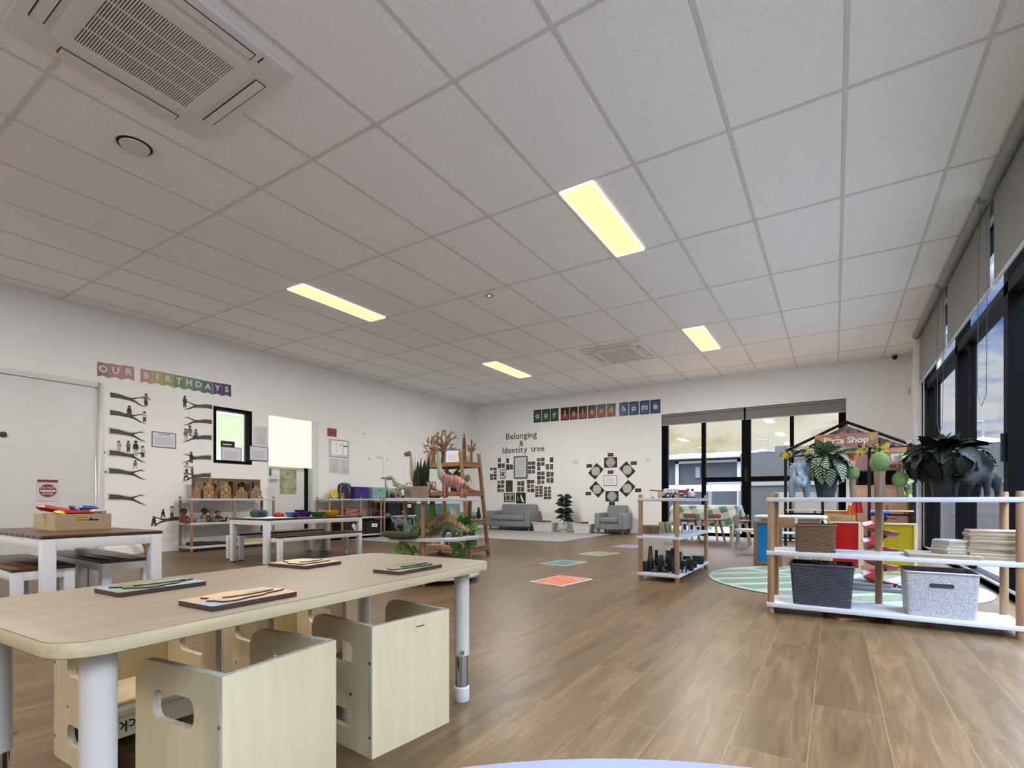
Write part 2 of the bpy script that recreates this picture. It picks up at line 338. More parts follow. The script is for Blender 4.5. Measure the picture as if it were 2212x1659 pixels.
def ceiling_material():
    m = bpy.data.materials.new('mineral_tile'); m.use_nodes = True; t = m.node_tree; b = t.nodes['Principled BSDF']
    tc = N(t, 'ShaderNodeTexCoord'); n = N(t, 'ShaderNodeTexNoise'); n.inputs['Scale'].default_value = 130; n.inputs['Detail'].default_value = 3; t.links.new(tc.outputs['Object'], n.inputs['Vector'])
    r = ramp(t, [(0.30, (0.60, 0.59, 0.58)), (0.40, (0.84, 0.83, 0.82)), (0.6, (0.91, 0.90, 0.89))]); t.links.new(n.outputs[0], r.inputs[0]); t.links.new(r.outputs[0], b.inputs['Base Color'])
    bp = N(t, 'ShaderNodeBump'); bp.inputs['Strength'].default_value = 0.15; bp.inputs['Distance'].default_value = 0.003; t.links.new(n.outputs[0], bp.inputs['Height']); t.links.new(bp.outputs[0], b.inputs['Normal'])
    b.inputs['Roughness'].default_value = 0.9; b.inputs['Specular IOR Level'].default_value = 0.15; return m
ceil = struct('ceiling', MB().box(XL-0.2, 1.3, Y0-0.2, YB+0.2, CEIL, CEIL+0.1), ceiling_material(), sm=0)
g = MB(); tw = 0.012
for b_ in range(-8, 6): g.box(-2.348+0.6*b_-tw, -2.348+0.6*b_+tw, Y0, YB, CEIL-0.004, CEIL+0.002)
for a_ in range(-4, 7): g.box(XL, XR, 2.185+1.197*a_-tw, 2.185+1.197*a_+tw, CEIL-0.0035, CEIL+0.002)
struct('tee_grid', g, mat('tee_bar', '#F4F1EC', 0.5), ceil, sm=0)
WT = 0.14
def wall_holes(name, axis, c, a0, a1, z0, z1, holes, m):
    """wall slab at x=c or y=c with rectangular openings (a0,a1,z0,z1)"""
    mb = MB(); cuts = sorted({a0, a1, *[h[0] for h in holes], *[h[1] for h in holes]})
    for p, q in zip(cuts, cuts[1:]):
        hs = sorted([(h[2], h[3]) for h in holes if h[0] <= p+1e-6 and h[1] >= q-1e-6]); z = z0
        for lo, hi in hs+[(z1, z1)]:
            if lo > z+1e-6:
                if axis == 'x': mb.box(min(c), max(c), p, q, z, lo)
                else: mb.box(p, q, min(c), max(c), z, lo)
            z = max(z, hi)
    return struct(name, mb, m, sm=0)
D1 = (1.60, 2.565, 0.0, 2.045); W1 = (3.88, 4.43, 1.21, 2.0); D2 = (4.71, 5.60, 0.0, 1.995)
wall_holes('wall_left', 'x', (XL, XL-WT), Y0, YB+0.2, 0, CEIL, [D1, W1, D2], M['wall'])
BW = (-2.87, 0.16, 0.0, 2.345)
wall_holes('wall_back', 'y', (YB, YB+WT), XL, 1.3, 0, CEIL, [BW], M['wall'])
RW = (Y0+0.3, 8.83, 0.0, 2.80)
wall_holes('wall_right', 'x', (XR, XR+0.2), Y0, YB, 0, CEIL, [RW], M['wall'])
struct('wall_front', MB().box(XL-0.1, 1.3, Y0-0.14, Y0, 0, CEIL), M['wall'], sm=0)
sk = MB()
for p, q in ((Y0, 1.55), (2.61, 4.66), (5.65, YB)): sk.box(XL, XL+0.012, p, q, 0, 0.095)
struct('baseboard_left', sk, M['white'], sm=0)
struct('baseboard_back', MB().box(XL+0.012, -2.9, YB-0.012, YB, 0, 0.095).box(0.2, XR, YB-0.012, YB, 0, 0.095), M['white'], sm=0)
# door on the left wall
x = XL
struct('door_1', MB().box(x-0.065, x-0.025, D1[0]+0.04, D1[1]-0.045, 0.01, D1[3]-0.04), M['door'], bev=0.002)
d1 = bpy.data.objects['door_1']
mb = MB(); mb.box(x-0.1, x+0.008, D1[1]-0.035, D1[1]+0.03, 0, D1[3]+0.03); mb.box(x-0.1, x+0.008, D1[0]-0.03, D1[0]+0.035, 0, D1[3]+0.03); mb.box(x-0.1, x+0.008, D1[0]+0.035, D1[1]-0.035, D1[3]-0.03, D1[3]+0.03)
struct('door_frame', mb, M['door'], d1, bev=0.003)
struct('door_lock', MB().tube([(x-0.026, 1.715, 1.37), (x-0.01, 1.715, 1.37)], 0.03, 20).box(x-0.01, x+0.012, 1.695, 1.735, 1.363, 1.377), C('#4A4C50', 0.3), d1)
# internal window with a black frame
fr = MB()
fr.ring(rrect(W1[0]-0.005, W1[1]+0.005, W1[2]-0.005, W1[3]+0.005, 0.001, 1), rrect(W1[0]+0.03, W1[1]-0.035, W1[2]+0.035, W1[3]-0.035, 0.001, 1), x-WT, x+0.012, 'yz')
w1 = struct('window_1', fr, M['frame'], sm=0)
struct('pane', MB().box(x-0.112, x-0.106, W1[0]+0.03, W1[1]-0.035, W1[2]+0.035, W1[3]-0.035), M['glass'], w1, sm=0)
glow = lambda n, c, e: mat(n, c, 0.8, emit=e)
struct('lit_blind', MB().box(x-0.135, x-0.13, W1[0]+0.01, W1[1]-0.01, W1[2]+0.24, W1[3]-0.07), glow('lit_green_blind', '#C6D4B2', 0.95), w1, sm=0)
struct('lit_room', MB().box(x-0.138, x-0.136, W1[0]+0.01, W1[1]-0.01, W1[2]+0.01, W1[3]-0.01), glow('lit_pale_room', '#E3EEF0', 0.9), w1, sm=0)
# doorway with a lit roller blind
d2 = struct('door_2', MB().box(x-0.125, x-0.085, D2[0]+0.01, 5.40, 0.01, D2[3]-0.03), M['door'], bev=0.002)
struct('dark_gap_sheet', MB().box(x-0.14, x-0.13, 5.40, 5.60, 0, D2[3]), M['black'], d2, sm=0)  # black sheet in place of the dark room behind the open gap
struct('door_frame', MB().box(x-0.12, x+0.01, 5.50, 5.61, 0, D2[3]+0.01).box(x-0.12, x+0.01, 4.69, 4.712, 0, 1.25), M['door'], d2, bev=0.002)
struct('door_handle', MB().tube([(x-0.085, 4.78, 0.99), (x-0.04, 4.78, 0.99), (x-0.04, 4.9, 0.99)], 0.009, 8), M['steel'], d2)
rb = thing('roller_blind', 'glowing cream roller blind over the top half of the doorway on the left wall', 'blind', (x-0.01, 5.105, 1.20))
MB().box(-0.004, 0.0, -0.395, 0.385, 0.02, 0.79).build('cloth', glow('lit_cream_blind', '#D6D9BC', 0.85), rb, sm=0)
MB().box(-0.008, 0.004, -0.395, 0.385, 0.0, 0.022).build('hem_bar', glow('lit_cream_hem', '#D0D3B6', 0.75), rb, sm=0)
# black glazed door wall at the back
yb = YB+0.06
def bx(u): return ux(u, yb)
fr = MB(); zt = BW[3]-0.0
mull = [(-2.87, bx(1443.5)), (bx(1516), bx(1524.5)), (bx(1602.5), bx(1622)), (bx(1706.5), bx(1715)), (bx(1811.5), 0.16)]
for p, q in mull: fr.box(p, q, yb-0.03, yb+0.05, 0.0, zt)
fr.box(-2.87, 0.16, yb-0.03, yb+0.05, 0, 0.06); fr.box(-2.87, 0.16, yb-0.03, yb+0.05, zt-0.06, zt)
tz0, tz1 = zv(1041, -1.8, yb), zv(1031, -1.8, yb)
fr.box(mull[1][1], mull[2][0], yb-0.028, yb+0.045, tz0, tz1); fr.box(mull[2][1], mull[3][0], yb-0.028, yb+0.045, tz0, tz1); fr.box(mull[3][1], mull[4][0], yb-0.028, yb+0.045, tz0, tz1)
w2 = struct('window_2', fr, M['frame'], sm=0)
for (a, b_), (c, d) in zip(mull, mull[1:]): struct('pane', MB().box(b_, c, yb+0.005, yb+0.011, 0.06, zt-0.06), M['glass'], w2, sm=0)
struct('latch', MB().box(bx(1609), bx(1616), yb-0.05, yb-0.03, 1.0, 1.25), M['black'], w2)
# glazed wall on the right
fr = MB(); xr = XR+0.06; zt = RW[3]
for y in (-0.3, 1.45, 3.2, 4.95, 6.70): fr.box(xr-0.03, xr+0.07, y-0.055, y+0.055, 0.0, zt)
fr.box(xr-0.03, xr+0.07, 8.62, RW[1], 0, zt); fr.box(xr-0.03, xr+0.07, RW[0], RW[0]+0.1, 0, zt)
for y in (8.20, 6.30): fr.box(xr+0.0, xr+0.05, y-0.03, y+0.03, 0, 2.2)
fr.box(xr-0.05, xr+0.09, RW[0], RW[1], 0.0, 0.045); fr.box(xr-0.03, xr+0.07, RW[0], RW[1], 2.13, 2.22); fr.box(xr-0.03, xr+0.07, RW[0], RW[1], zt-0.05, zt)
w3 = struct('window_3', fr, M['frame'], sm=0)
ys = [RW[0]+0.1, -0.3, 1.45, 3.2, 4.95, 6.70, 8.62]
for p, q in zip(ys, ys[1:]): struct('pane', MB().box(xr+0.02, xr+0.026, p, q, 0.045, zt-0.05), M['glass'], w3, sm=0)
struct('sill_track', MB().box(xr-0.05, xr-0.03, RW[0], RW[1], 0.0, 0.06), mat('silver_track', '#B9BCC0', 0.35, 0.7), w3, sm=0)
struct('lock', MB().box(xr-0.055, xr-0.03, 4.93, 4.97, 0.95, 1.15), M['black'], w3)
struct('trim_1', MB().box(0.93, 1.012, 8.83, 8.852, 0, CEIL), M['white'], sm=0)
# roller blinds of the glazed walls
chain = mat('bead_chain', '#5E5E5D', 0.6)
spec = [(-0.28, 1.43, 'nearest the camera'), (1.47, 3.18, ''), (3.22, 4.97, 'third from the back wall'), (5.06, 6.76, 'second from the back wall'), (6.85, 8.80, 'beside the back right corner')]
for i, (p, q, t_) in enumerate(spec):
    lb = 'grey roller blind high on the right glazing, ' + (t_ or 'fourth from the back wall')
    t = thing('roller_blind', lb, 'blind', (0.97, (p+q)/2, 2.22), 0, 'blinds on the right glazing'); h = (q-p)/2
    MB().box(-0.002, 0.002, -h+0.02, h-0.02, 0.02, 0.64).build('cloth', M['blind'], t, sm=0)
    MB().cyl((-0.035, -h, 0.675), (-0.035, h, 0.675), 0.042, n=20).build('roller', mat('roller_tube', '#A19E9A', 0.6), t)
    MB().cyl((0, -h+0.02, 0.01), (0, h-0.02, 0.01), 0.012, n=10).build('hem_bar', C('#D8D8D6', 0.4), t)
    if i in (2, 3, 4):
        zb = -0.85
        MB().tube([(-0.05, -h+0.03, 0.66), (-0.06, -h+0.04, 0.1), (-0.06, -h+0.06, zb+0.1), (-0.05, -h+0.0, zb), (-0.03, -h-0.04, zb+0.08), (-0.02, -h-0.02, 0.1), (-0.02, -h+0.02, 0.66)], 0.0022, 6).build('bead_chain', chain, t)
for p, q, n_ in ((-2.865, bx(1607.5), 'left'), (bx(1611.5), 0.155, 'right')):
    t = thing('roller_blind', 'grey roller blind over the %s half of the back glazed doors' % n_, 'blind', ((p+q)/2, YB+0.02, 2.12), 0, 'blinds on the back glazed doors'); h = (q-p)/2
    MB().box(-h, h, -0.002, 0.002, 0.01, 0.2).build('cloth', M['blind'], t, sm=0)
    MB().cyl((-h, 0.0, 0.195), (h, 0.0, 0.195), 0.026, n=16).build('roller', M['blind'], t)
    MB().cyl((-h, 0, 0.01), (h, 0, 0.01), 0.009, n=8).build('hem_bar', C('#C9C8C4', 0.4), t)
# ceiling lights: frame, diffuser and the lamp behind it
diff = mat('light_diffuser', '#FFE2A2', 0.6, emit=0.80)
for x_, y_, lb in ((-1.588, 3.975, 'large rectangular ceiling light nearest the camera, right of the ceiling middle'), (-4.862, 3.965, 'long rectangular ceiling light between the two ceiling halves, nearer the birthday wall'),
                   (-1.583, 7.575, 'ceiling light right of the far air conditioner'), (-4.845, 7.56, 'ceiling light left of the far air conditioner'),
                   (-1.588, 0.38, 'ceiling light above the foreground table'), (-4.862, 0.38, 'ceiling light before the near air conditioner by the birthday wall'),
                   (-1.588, -3.2, 'unseen ceiling light added as fill behind the camera on the glazed side'), (-4.862, -3.2, 'unseen ceiling light added as fill behind the camera on the birthday wall side')):  # last four unseen, on the row spacing; last two added for fill
    t = thing('ceiling_light', lb, 'light', (x_, y_, CEIL), 0, 'ceiling panel lights')
    MB().box(-0.122, 0.122, -0.578, 0.578, -0.010, -0.004).build('diffuser', diff, t, sm=0)
    MB().ring(rrect(-0.134, 0.134, -0.592, 0.592, 0.01, 3), rrect(-0.122, 0.122, -0.58, 0.58, 0.004, 3), -0.014, 0.0, 'xy').build('frame', mat('light_frame', '#FFF6DA', 0.5, emit=0.9), t, sm=0)
    al = bpy.data.lights.new('lamp', 'AREA'); al.shape = 'RECTANGLE'; al.size = 0.24; al.size_y = 1.14; al.energy = LAMP_W; al.color = (1, 0.965, 0.93)
    ao = bpy.data.objects.new('lamp', al); COL.objects.link(ao); ao.parent = t; ao.location = (0, 0, -0.016)
# cassette air conditioners
vent_dark = mat('vent_dark', '#2B2A29', 0.7); acp = mat('ac_plastic', '#FFFCF6', 0.45)
def air_con(c, lb, louver, rows):
    t = thing('air_conditioner', lb, 'air conditioner', (c[0], c[1], CEIL), 0, 'ceiling cassette air conditioners')
    out = rrect(-0.465, 0.465, -0.465, 0.465, 0.03, 4); inn = rrect(-0.27, 0.27, -0.27, 0.27, 0.05, 4)
    mb = MB(); mb.ring(out, inn, -0.03, 0.0, 'xy'); mb.build('body', acp, t, bev=0.006)
    MB().ring(rrect(-0.33, 0.33, -0.33, 0.33, 0.07, 4), rrect(-0.252, 0.252, -0.252, 0.252, 0.003, 4), -0.037, -0.026, 'xy').build('grille_frame', acp, t, bev=0.003)
    mb = MB()
    for i in range(rows): y = -0.25+0.5*(i+0.5)/rows; mb.box(-0.252, 0.252, y-0.13/rows, y+0.13/rows, -0.035, -0.028)
    for x_ in (-0.125, 0, 0.125): mb.box(x_-0.003, x_+0.003, -0.252, 0.252, -0.036, -0.028)
    mb.build('grille', acp, t, sm=0)
    MB().box(-0.252, 0.252, -0.252, 0.252, -0.024, -0.02).build('filter', C('#5E5B57', 0.8), t, sm=0)
    for k in range(4):
        mb = MB(); mb.T = Matrix.Rotation(k*pi/2, 4, 'Z'); mb.box(-0.27, 0.27, 0.358, 0.362, -0.0325, -0.028, 0).box(-0.27, 0.27, 0.412, 0.416, -0.0325, -0.028, 0).box(-0.272, -0.268, 0.36, 0.414, -0.0325, -0.028).box(0.268, 0.272, 0.36, 0.414, -0.0325, -0.028)
        mb.box(-0.266, 0.266, 0.364, 0.41, -0.036, -0.028, 1); mb.build('louver', [vent_dark, acp], t, sm=0)
    MB().box(0.38, 0.43, 0.30, 0.306, -0.0325, -0.028).build('indicator', vent_dark, t, sm=0)
air_con((-2.885, 1.225), 'large near ceiling air conditioner cut by the top left of the picture', 1, 44)
air_con((-2.815, 7.59), 'small far ceiling air conditioner between two lit panels', 1, 30)
t = thing('ceiling_diffuser', 'round white ceiling air diffuser beside the near air conditioner', 'vent', (-3.80, 1.49, CEIL))
MB().lathe([(0.12, 0), (0.122, -0.006), (0.112, -0.012), (0.098, -0.006), (0.096, 0)], 36).build('rim', C('#FFFFFF'), t)
MB().lathe([(1e-6, -0.016), (0.078, -0.016), (0.082, -0.010), (0.078, -0.004), (1e-6, -0.004)], 36).build('disc', C('#F4F2EE'), t)
MB().lathe([(0.0, -0.002), (0.098, -0.002), (0.098, 0.0)], 32).build('throat', vent_dark, t)
t = thing('downlight', 'tiny round sensor light in the ceiling tile left of centre', 'sensor', (-3.253, 4.69, CEIL))
MB().lathe([(0.05, 0), (0.055, -0.006), (0.03, -0.008), (0.012, -0.004)], 28).build('rim', C('#D5D1CB'), t)
MB().ball((0, 0, -0.006), 0.010).build('lens', mat('sensor_lens', '#FFFFFF', 0.3, emit=1.0), t)
t = thing('security_camera', 'small dome camera under the ceiling at the back right corner', 'security camera', (0.80, YB-0.06, CEIL))
MB().cyl((0, 0, 0), (0, 0, -0.02), 0.045).build('base', C('#D8D6D2'), t)
MB().ball((0, 0, -0.045), 0.037).build('dome', C('#1A1A1C', 0.15), t)
# ---------------------------------------------------------------- outside the back doors
con = mat('concrete', '#6E6C69', 0.9, noise=0.12, scale=5); deck = wood('deck_boards', '#9C6E3E', '#835A30', 0.6, 4, 'x')
struct('ground', MB().box(-40, 60, YB+2.4, 70, -0.35, -0.12).box(1.3, 60, -30, YB+2.4, -0.35, -0.05), con, sm=0)
dk = struct('outside_deck', MB().box(-8, 1.25, YB+WT+0.06, YB+2.4, -0.2, -0.02), deck, sm=0)
def tree(name, lb, loc, h, r, seed, cols=('#2B3A22', '#42522C'), grp='trees beyond the fence'):
    rnd = random.Random(seed); t = thing(name, lb, 'tree', loc, 0, grp)
    mb = MB(); mb.tube([(0, 0, 0), (0.05, 0, h*0.35), (0, 0.05, h*0.75)], [r*0.09, r*0.06, r*0.02], 8)
    for k in range(7):
        a = k*2.4; mb.tube([(0, 0, h*(0.35+0.05*k)), (r*0.6*cos(a), r*0.6*sin(a), h*(0.5+0.06*k))], [r*0.035, r*0.01], 6)
    mb.build('trunk', C('#4A3D31', 0.9), t)
    mb = MB()
    for k in range(900):
        while True:
            p = V((rnd.uniform(-1, 1), rnd.uniform(-1, 1), rnd.uniform(-1, 1)))
            if 0.3 < p.length < 1: break
        q = V((p.x*r, p.y*r, h*0.66+p.z*h*0.36)); mb.leaf(q, (rnd.uniform(-1, 1), rnd.uniform(-1, 1), rnd.uniform(-.6, .6)), (0, 0, 1), r*0.22, r*0.12, 0.3, rnd.randint(0, 1), 2)
    mb.build('crown', [C(cols[0], 0.8), C(cols[1], 0.8)], t)
dg = mat('dark_grey_cladding', '#202226', 0.7, noise=0.1, scale=6); lt = C('#9A9B9E'); roofm = mat('pale_metal_roof', '#8C8E91', 0.4)
# grey flat building behind the left doors
yg = 16.0
def gx(u): return ux(u, yg)
t = thing('shed_building', 'low grey clad building with a pale ribbed roof beyond the left back doors', 'building', (gx(1525), yg, -0.12)); x0 = gx(1425)-gx(1525); x1 = gx(1603)-gx(1525)
z = lambda v, u=1525: zv(v, gx(u), yg)+0.12
MB().box(x0, x1, 0, 4, 0, z(990)).build('wall', dg, t, sm=0)
mb = MB(); mb.add([(x0-0.1, -0.3, z(985)), (x1+0.15, -0.3, z(985)), (x1+0.15, 2.5, z(985)+0.30), (x0-0.1, 2.5, z(985)+0.30), (x0-0.1, -0.3, z(985)-0.07), (x1+0.15, -0.3, z(985)-0.07), (x1+0.15, 2.5, z(985)+0.23), (x0-0.1, 2.5, z(985)+0.23)], [(0,1,2,3), (4,7,6,5), (0,4,5,1), (1,5,6,2), (2,6,7,3), (3,7,4,0)])
rf = mb.build('roof', roofm, t, sm=0)
mb = MB(); k = x0
while k < x1: mb.add([(k, -0.31, z(985)+0.012), (k+0.05, -0.31, z(985)+0.012), (k+0.05, 2.5, z(985)+0.315), (k, 2.5, z(985)+0.315)], [(0,1,2,3)]); k += 0.42
mb.build('ribs', C('#7D8288'), rf, sm=0)
mb = MB()
for u in (1463.5, 1597): mb.box(gx(u)-gx(1525)-0.05, gx(u)-gx(1525)+0.05, -0.06, 0, 0, z(995))
mb.box(gx(1463.5)-gx(1525)-0.05, x1, -0.06, 0, z(995)-0.07, z(995)); mb.build('trim', lt, t, sm=0)
MB().box(gx(1503)-gx(1525), gx(1513)-gx(1525), -0.05, 0, z(1032), z(1008)).build('meter_box', C('#5A5B5F'), t, sm=0)
t = thing('timber_rail', 'white horizontal board on posts outside crossing the leftmost back pane', 'rail', (0.2, 13.2, -0.12)); zr = zv(1053, -3, 13.2)+0.02
MB().box(-6.4, -1.97, -0.03, 0.03, zr, zr+0.16).build('board', C('#B9B9B9'), t, sm=0)
for x in (-6.3, -2.02): MB().box(x-0.04, x+0.04, 0.03, 0.09, 0, zr+0.3).build('post', C('#8E8E8E'), t, sm=0)
t = thing('fence', 'plain grey panel fence outside the right half of the back doors', 'fence', (0, 13.0, -0.12)); fx0, fx1 = ux(1600, 13.0), 4.2
MB().box(fx0, fx1, 0, 0.05, 0, zv(977, ux(1650, 13), 13)+0.12).build('panel', mat('grey_fence', '#353633', 0.8, noise=0.05, scale=3), t, sm=0)
MB().box(fx0, fx1, -0.03, 0.0, zv(1049, ux(1650, 13), 13)+0.12, zv(1041, ux(1650, 13), 13)+0.12).build('rail', C('#6A6B6A'), t, sm=0)
t = thing('fence_rail', 'pale grey rail on posts outside the second back pane', 'rail', (0, 14, -0.12)); xa_, xb_, zr = ux(1528, 14), ux(1602, 14), zv(1048, ux(1560, 14), 14)+0.12
MB().box(xa_, xb_, 0, 0.06, zr, zr+0.13).build('bar', C('#6E6F72'), t, sm=0)
for x in (xa_+0.05, xb_-0.05): MB().box(x-0.04, x+0.04, 0.06, 0.12, 0, zr+0.13).build('post', C('#5E5F62'), t, sm=0)
def house(lb, u0, u1, uap, ve, va, y, col='#8E9093'):
    x0, x1, xa = ux(u0, y), ux(u1, y), ux(uap, y); t = thing('house', lb, 'house', (xa, y, -0.2), 0, 'houses beyond the fences')
    ze = zv(ve, (x0+x1)/2, y)+0.2; za = zv(va, xa, y)+0.2; x0 -= xa; x1 -= xa
    MB().box(x0+0.2, x1-0.2, 0.4, 6, 0, ze-0.02).build('wall', C('#6E6256', 0.8), t, sm=0)
    mb = MB(); mb.add([(x0, 0, ze), (x1, 0, ze), (x1, 6.4, ze), (x0, 6.4, ze), (0, 1.6, za), (0, 4.8, za)], [(0,1,4), (1,2,5,4), (2,3,5), (3,0,4,5), (0,3,2,1)]); r_ = mb.build('roof', roofm, t, sm=0)
    mb = MB()
    for k in range(14):
        f = k/13; xx = x0+(x1-x0)*f; d = 1-abs(2*f-1); mb.add([(xx-0.04, -0.02, ze+0.01), (xx+0.04, -0.02, ze+0.01), (xx*(1-d)+0.02, 1.6*d, ze+(za-ze)*d+0.02), (xx*(1-d)-0.02, 1.6*d, ze+(za-ze)*d+0.02)], [(0,1,2,3)])
    mb.build('ribs', C(col), r_, sm=0); return t
house('house roof with antenna seen in the third back pane', 1618, 1668, 1637, 976, 964, 26)
tag(MB().box(0, ux(1712, 24)-ux(1674, 24), 0, 5, 0, zv(963, ux(1690, 24), 24)+0.2).build('flat_roof_house', C('#3E3F41', 0.8), loc=(ux(1674, 24), 24, -0.2)), 'flat dark roofed house block at the edge of the fourth back pane', 'house')
def mast(lb, u, v0, v1, y, arm, name='antenna_mast'):
    x_ = ux(u, y); z0, z1 = -0.13, zv(v1, x_, y)
    mb = MB(); mb.tube([(0, 0, z0), (0, 0, z1)], 0.04, 8); mb.tube([(0, 0, z1), (arm, 0, z1-0.02)], 0.03, 8); tag(mb.build(name, C('#6E6F72'), loc=(x_, y, 0)), lb, 'mast')
mast('thin mast with a crossbar above the far house roof', 1659, 1095, 949, 34.0, -0.62)
mast('street lamp beyond the right windows above a tiled roof', 2124, 1100, 910, 28.0, -0.85, 'street_lamp')
# right of the glazing
t = thing('fence', 'tall grey panel fence outside the right hand windows', 'fence', (6.2, 0, -0.05))
MB().box(0, 0.06, -6, 32, 0, zv(957, 6.2, 13)+0.05).build('panel', mat('grey_paint_fence', '#343535', 0.85, noise=0.15, scale=2), t, sm=0)
MB().box(-0.03, 0, -6, 32, zv(957, 6.2, 13)+0.02, zv(957, 6.2, 13)+0.07).build('cap', C('#5E5F5F'), t, sm=0)
house('hip roofed house beyond the fence outside the right windows', 2075, 2215, 2150, 958, 931, 20)
tag(MB().box(1.4, 6.1, 12.0, 12.4, -0.05, 0.62).build('planter_wall', C('#3E3A37', 0.8)), 'low brown wall outside the right windows', 'wall')
tree('garden_tree', 'dark leafy tree standing outside at the far right window', (4.1, 7.2, -0.05), 2.3, 0.62, 5)
tree('garden_tree', 'bushy tree behind the fence at the right picture edge', (7.2, 9.3, -0.05), 3.0, 0.9, 6)
t = thing('street_bench', 'white outdoor bench outside the right windows', 'bench', (3.2, 6.4, -0.05), 0.3)
MB().box(-0.6, 0.6, -0.15, 0.15, 0.40, 0.45).build('seat', C('#E8E9EC'), t); MB().box(-0.55, -0.5, -0.13, 0.13, 0, 0.40).build('leg', C('#E8E9EC'), t); MB().box(0.5, 0.55, -0.13, 0.13, 0, 0.40).build('leg', C('#E8E9EC'), t)
# ---------------------------------------------------------------- foreground table and cube chairs
TZ = 0.466
t = thing('activity_table', 'long pale wooden table with rounded corners carrying wooden puzzles in the foreground', 'table', (-1.27, 0.865, 0), R(2.5))
top = MB().prism(rrect(-0.295, 0.295, -0.60, 0.60, 0.07, 8), TZ-0.027, TZ, 'xy', 0, 1).build('tabletop', [M['oaktop'], M['oakedge']], t, bev=0.002)
for i, (lx, ly) in enumerate(((0.222, -0.525), (0.222, 0.505), (-0.235, 0.505), (-0.235, -0.525))):
    lg = MB().cyl((lx, ly, 0.155), (lx, ly, TZ-0.027), 0.0255, n=28).build('leg', M['leg'], t)
    MB().cyl((lx, ly, 0.045), (lx, ly, 0.156), 0.0215, n=24).build('chrome_tube', M['steel'], lg)
    MB().lathe([(0.024, 0), (0.026, 0.003), (0.026, 0.046), (0.022, 0.05)], 24, (lx, ly, 0)).build('foot', C('#D9D6D0'), lg)
    a = -0.9 if i < 2 else 2.2
    MB().tube([(lx+0.024*cos(a), ly+0.024*sin(a), 0.172), (lx+0.048*cos(a), ly+0.048*sin(a), 0.172)], 0.006, 10).build('screw', M['steel'], lg)
def cube_chair(lb, x, y, rz, text=None):
    """open side towards local -x, tall back panel on +x"""
    t = thing('cube_chair', lb, 'chair', (x, y, 0), rz, 'birch plywood cube chairs'); H, D, W, th = 0.347, 0.285, 0.285, 0.016
    MB().prism([(-W/2, 0.0), (W/2, 0.0), (W/2, H), (-W/2, H)], D/2-th, D/2, 'yz', 0, 1).build('back_panel', [M['ply'], M['plyedge']], t, bev=0.001)
    for s in (-1, 1):
        y0 = s*(W/2-th) if s > 0 else -W/2; y1 = y0+th; x0, x1 = -D/2, D/2-th-0.0005; mb = MB(); hw = 0.068; cx = -0.012
        mb.ring(rrect(x0, x1, 0.17, H, [0.001, 0.001, 0.045, 0.001], 6), rrect(cx-hw, cx+hw, 0.228, 0.290, 0.022, 6), y0, y1, 'xz', 0, 1)
        mb.ring(rrect(x0, x1, 0.0, 0.17, [0.001, 0.001, 0.001, 0.001], 6), rrect(cx-hw, cx+hw, 0.055, 0.105, 0.02, 6), y0, y1, 'xz', 0, 1)
        sp = mb.build('side_panel', [M['ply'], M['plyedge']], t)
        e = MB()
        for (a, b) in ((D/2-th/2-0.001, 0.25), (D/2-th/2-0.001, 0.055), (0.05, 0.15)): e.tube([(a, y0-0.0015 if s < 0 else y1+0.0015, b), (a, y0+0.003 if s < 0 else y1-0.003, b)], 0.0042, 10)
        e.build('screw', M['steel'], sp)
    MB().box(-D/2+0.012, D/2-th-0.001, -W/2+th+0.0005, W/2-th-0.0005, 0.145, 0.16).build('seat', M['ply'], t, bev=0.001)
    if text:
        rl = MB().box(-D/2+0.02, -D/2+0.034, -W/2+th+0.0005, W/2-th-0.0005, 0.09, 0.143).build('seat_rail', M['ply'], t)
        mb = MB(); mb.T = Matrix.Translation((-D/2+0.019, 0.08, 0.118)) @ Matrix.Rotation(-pi/2, 4, 'Z'); add_text(mb, text, 0.04, flip=True, th=0.001); mb.build('stamp', M['ink'], rl, sm=0)
    return t
cube_chair('front birch plywood cube chair under the near edge of the foreground table', -1.128, 0.650, R(6))
c2 = cube_chair('birch plywood cube chair beside the chrome footed leg of the foreground table', -1.150, 1.092, R(-5.4))
mb = MB(); mb.T = Matrix.Translation((0.143, 0.02, 0.318)) @ Matrix.Rotation(pi/2, 4, 'Z')
for k, a in enumerate((0.0, 0.006, 0.013, 0.019, 0.027)): mb.box(a-0.012, a-0.008+0.002*(k % 2), -0.0006, 0, -0.0012-0.001*(k % 2), 0.0012)
mb.build('stamp', M['ink'], c2, sm=0)
cube_chair('birch plywood cube chair on the far side, partly behind the grey table leg', -1.617, 0.648, pi+R(1), 'ck')
cube_chair('birch plywood cube chair on the far side, behind the other three', -1.60, 1.075, pi-R(2))
# grey round table under the camera
t = thing('round_table', 'round grey laminate table whose curved edge shows at the bottom of the picture', 'table', (0.094, -0.008, 0))
MB().lathe([(1e-6, 0.442), (0.48, 0.442), (0.487, 0.449), (0.487, 0.459), (0.480, 0.466), (1e-6, 0.466)], 96).build('tabletop', mat('grey_laminate', '#868FA6', 0.5, noise=0.10, scale=220), t)
for a in (0.8, 2.37, 3.94, 5.51): MB().cyl((0.3*cos(a), 0.3*sin(a), 0), (0.3*cos(a), 0.3*sin(a), 0.442), 0.022).build('leg', M['leg'], t)
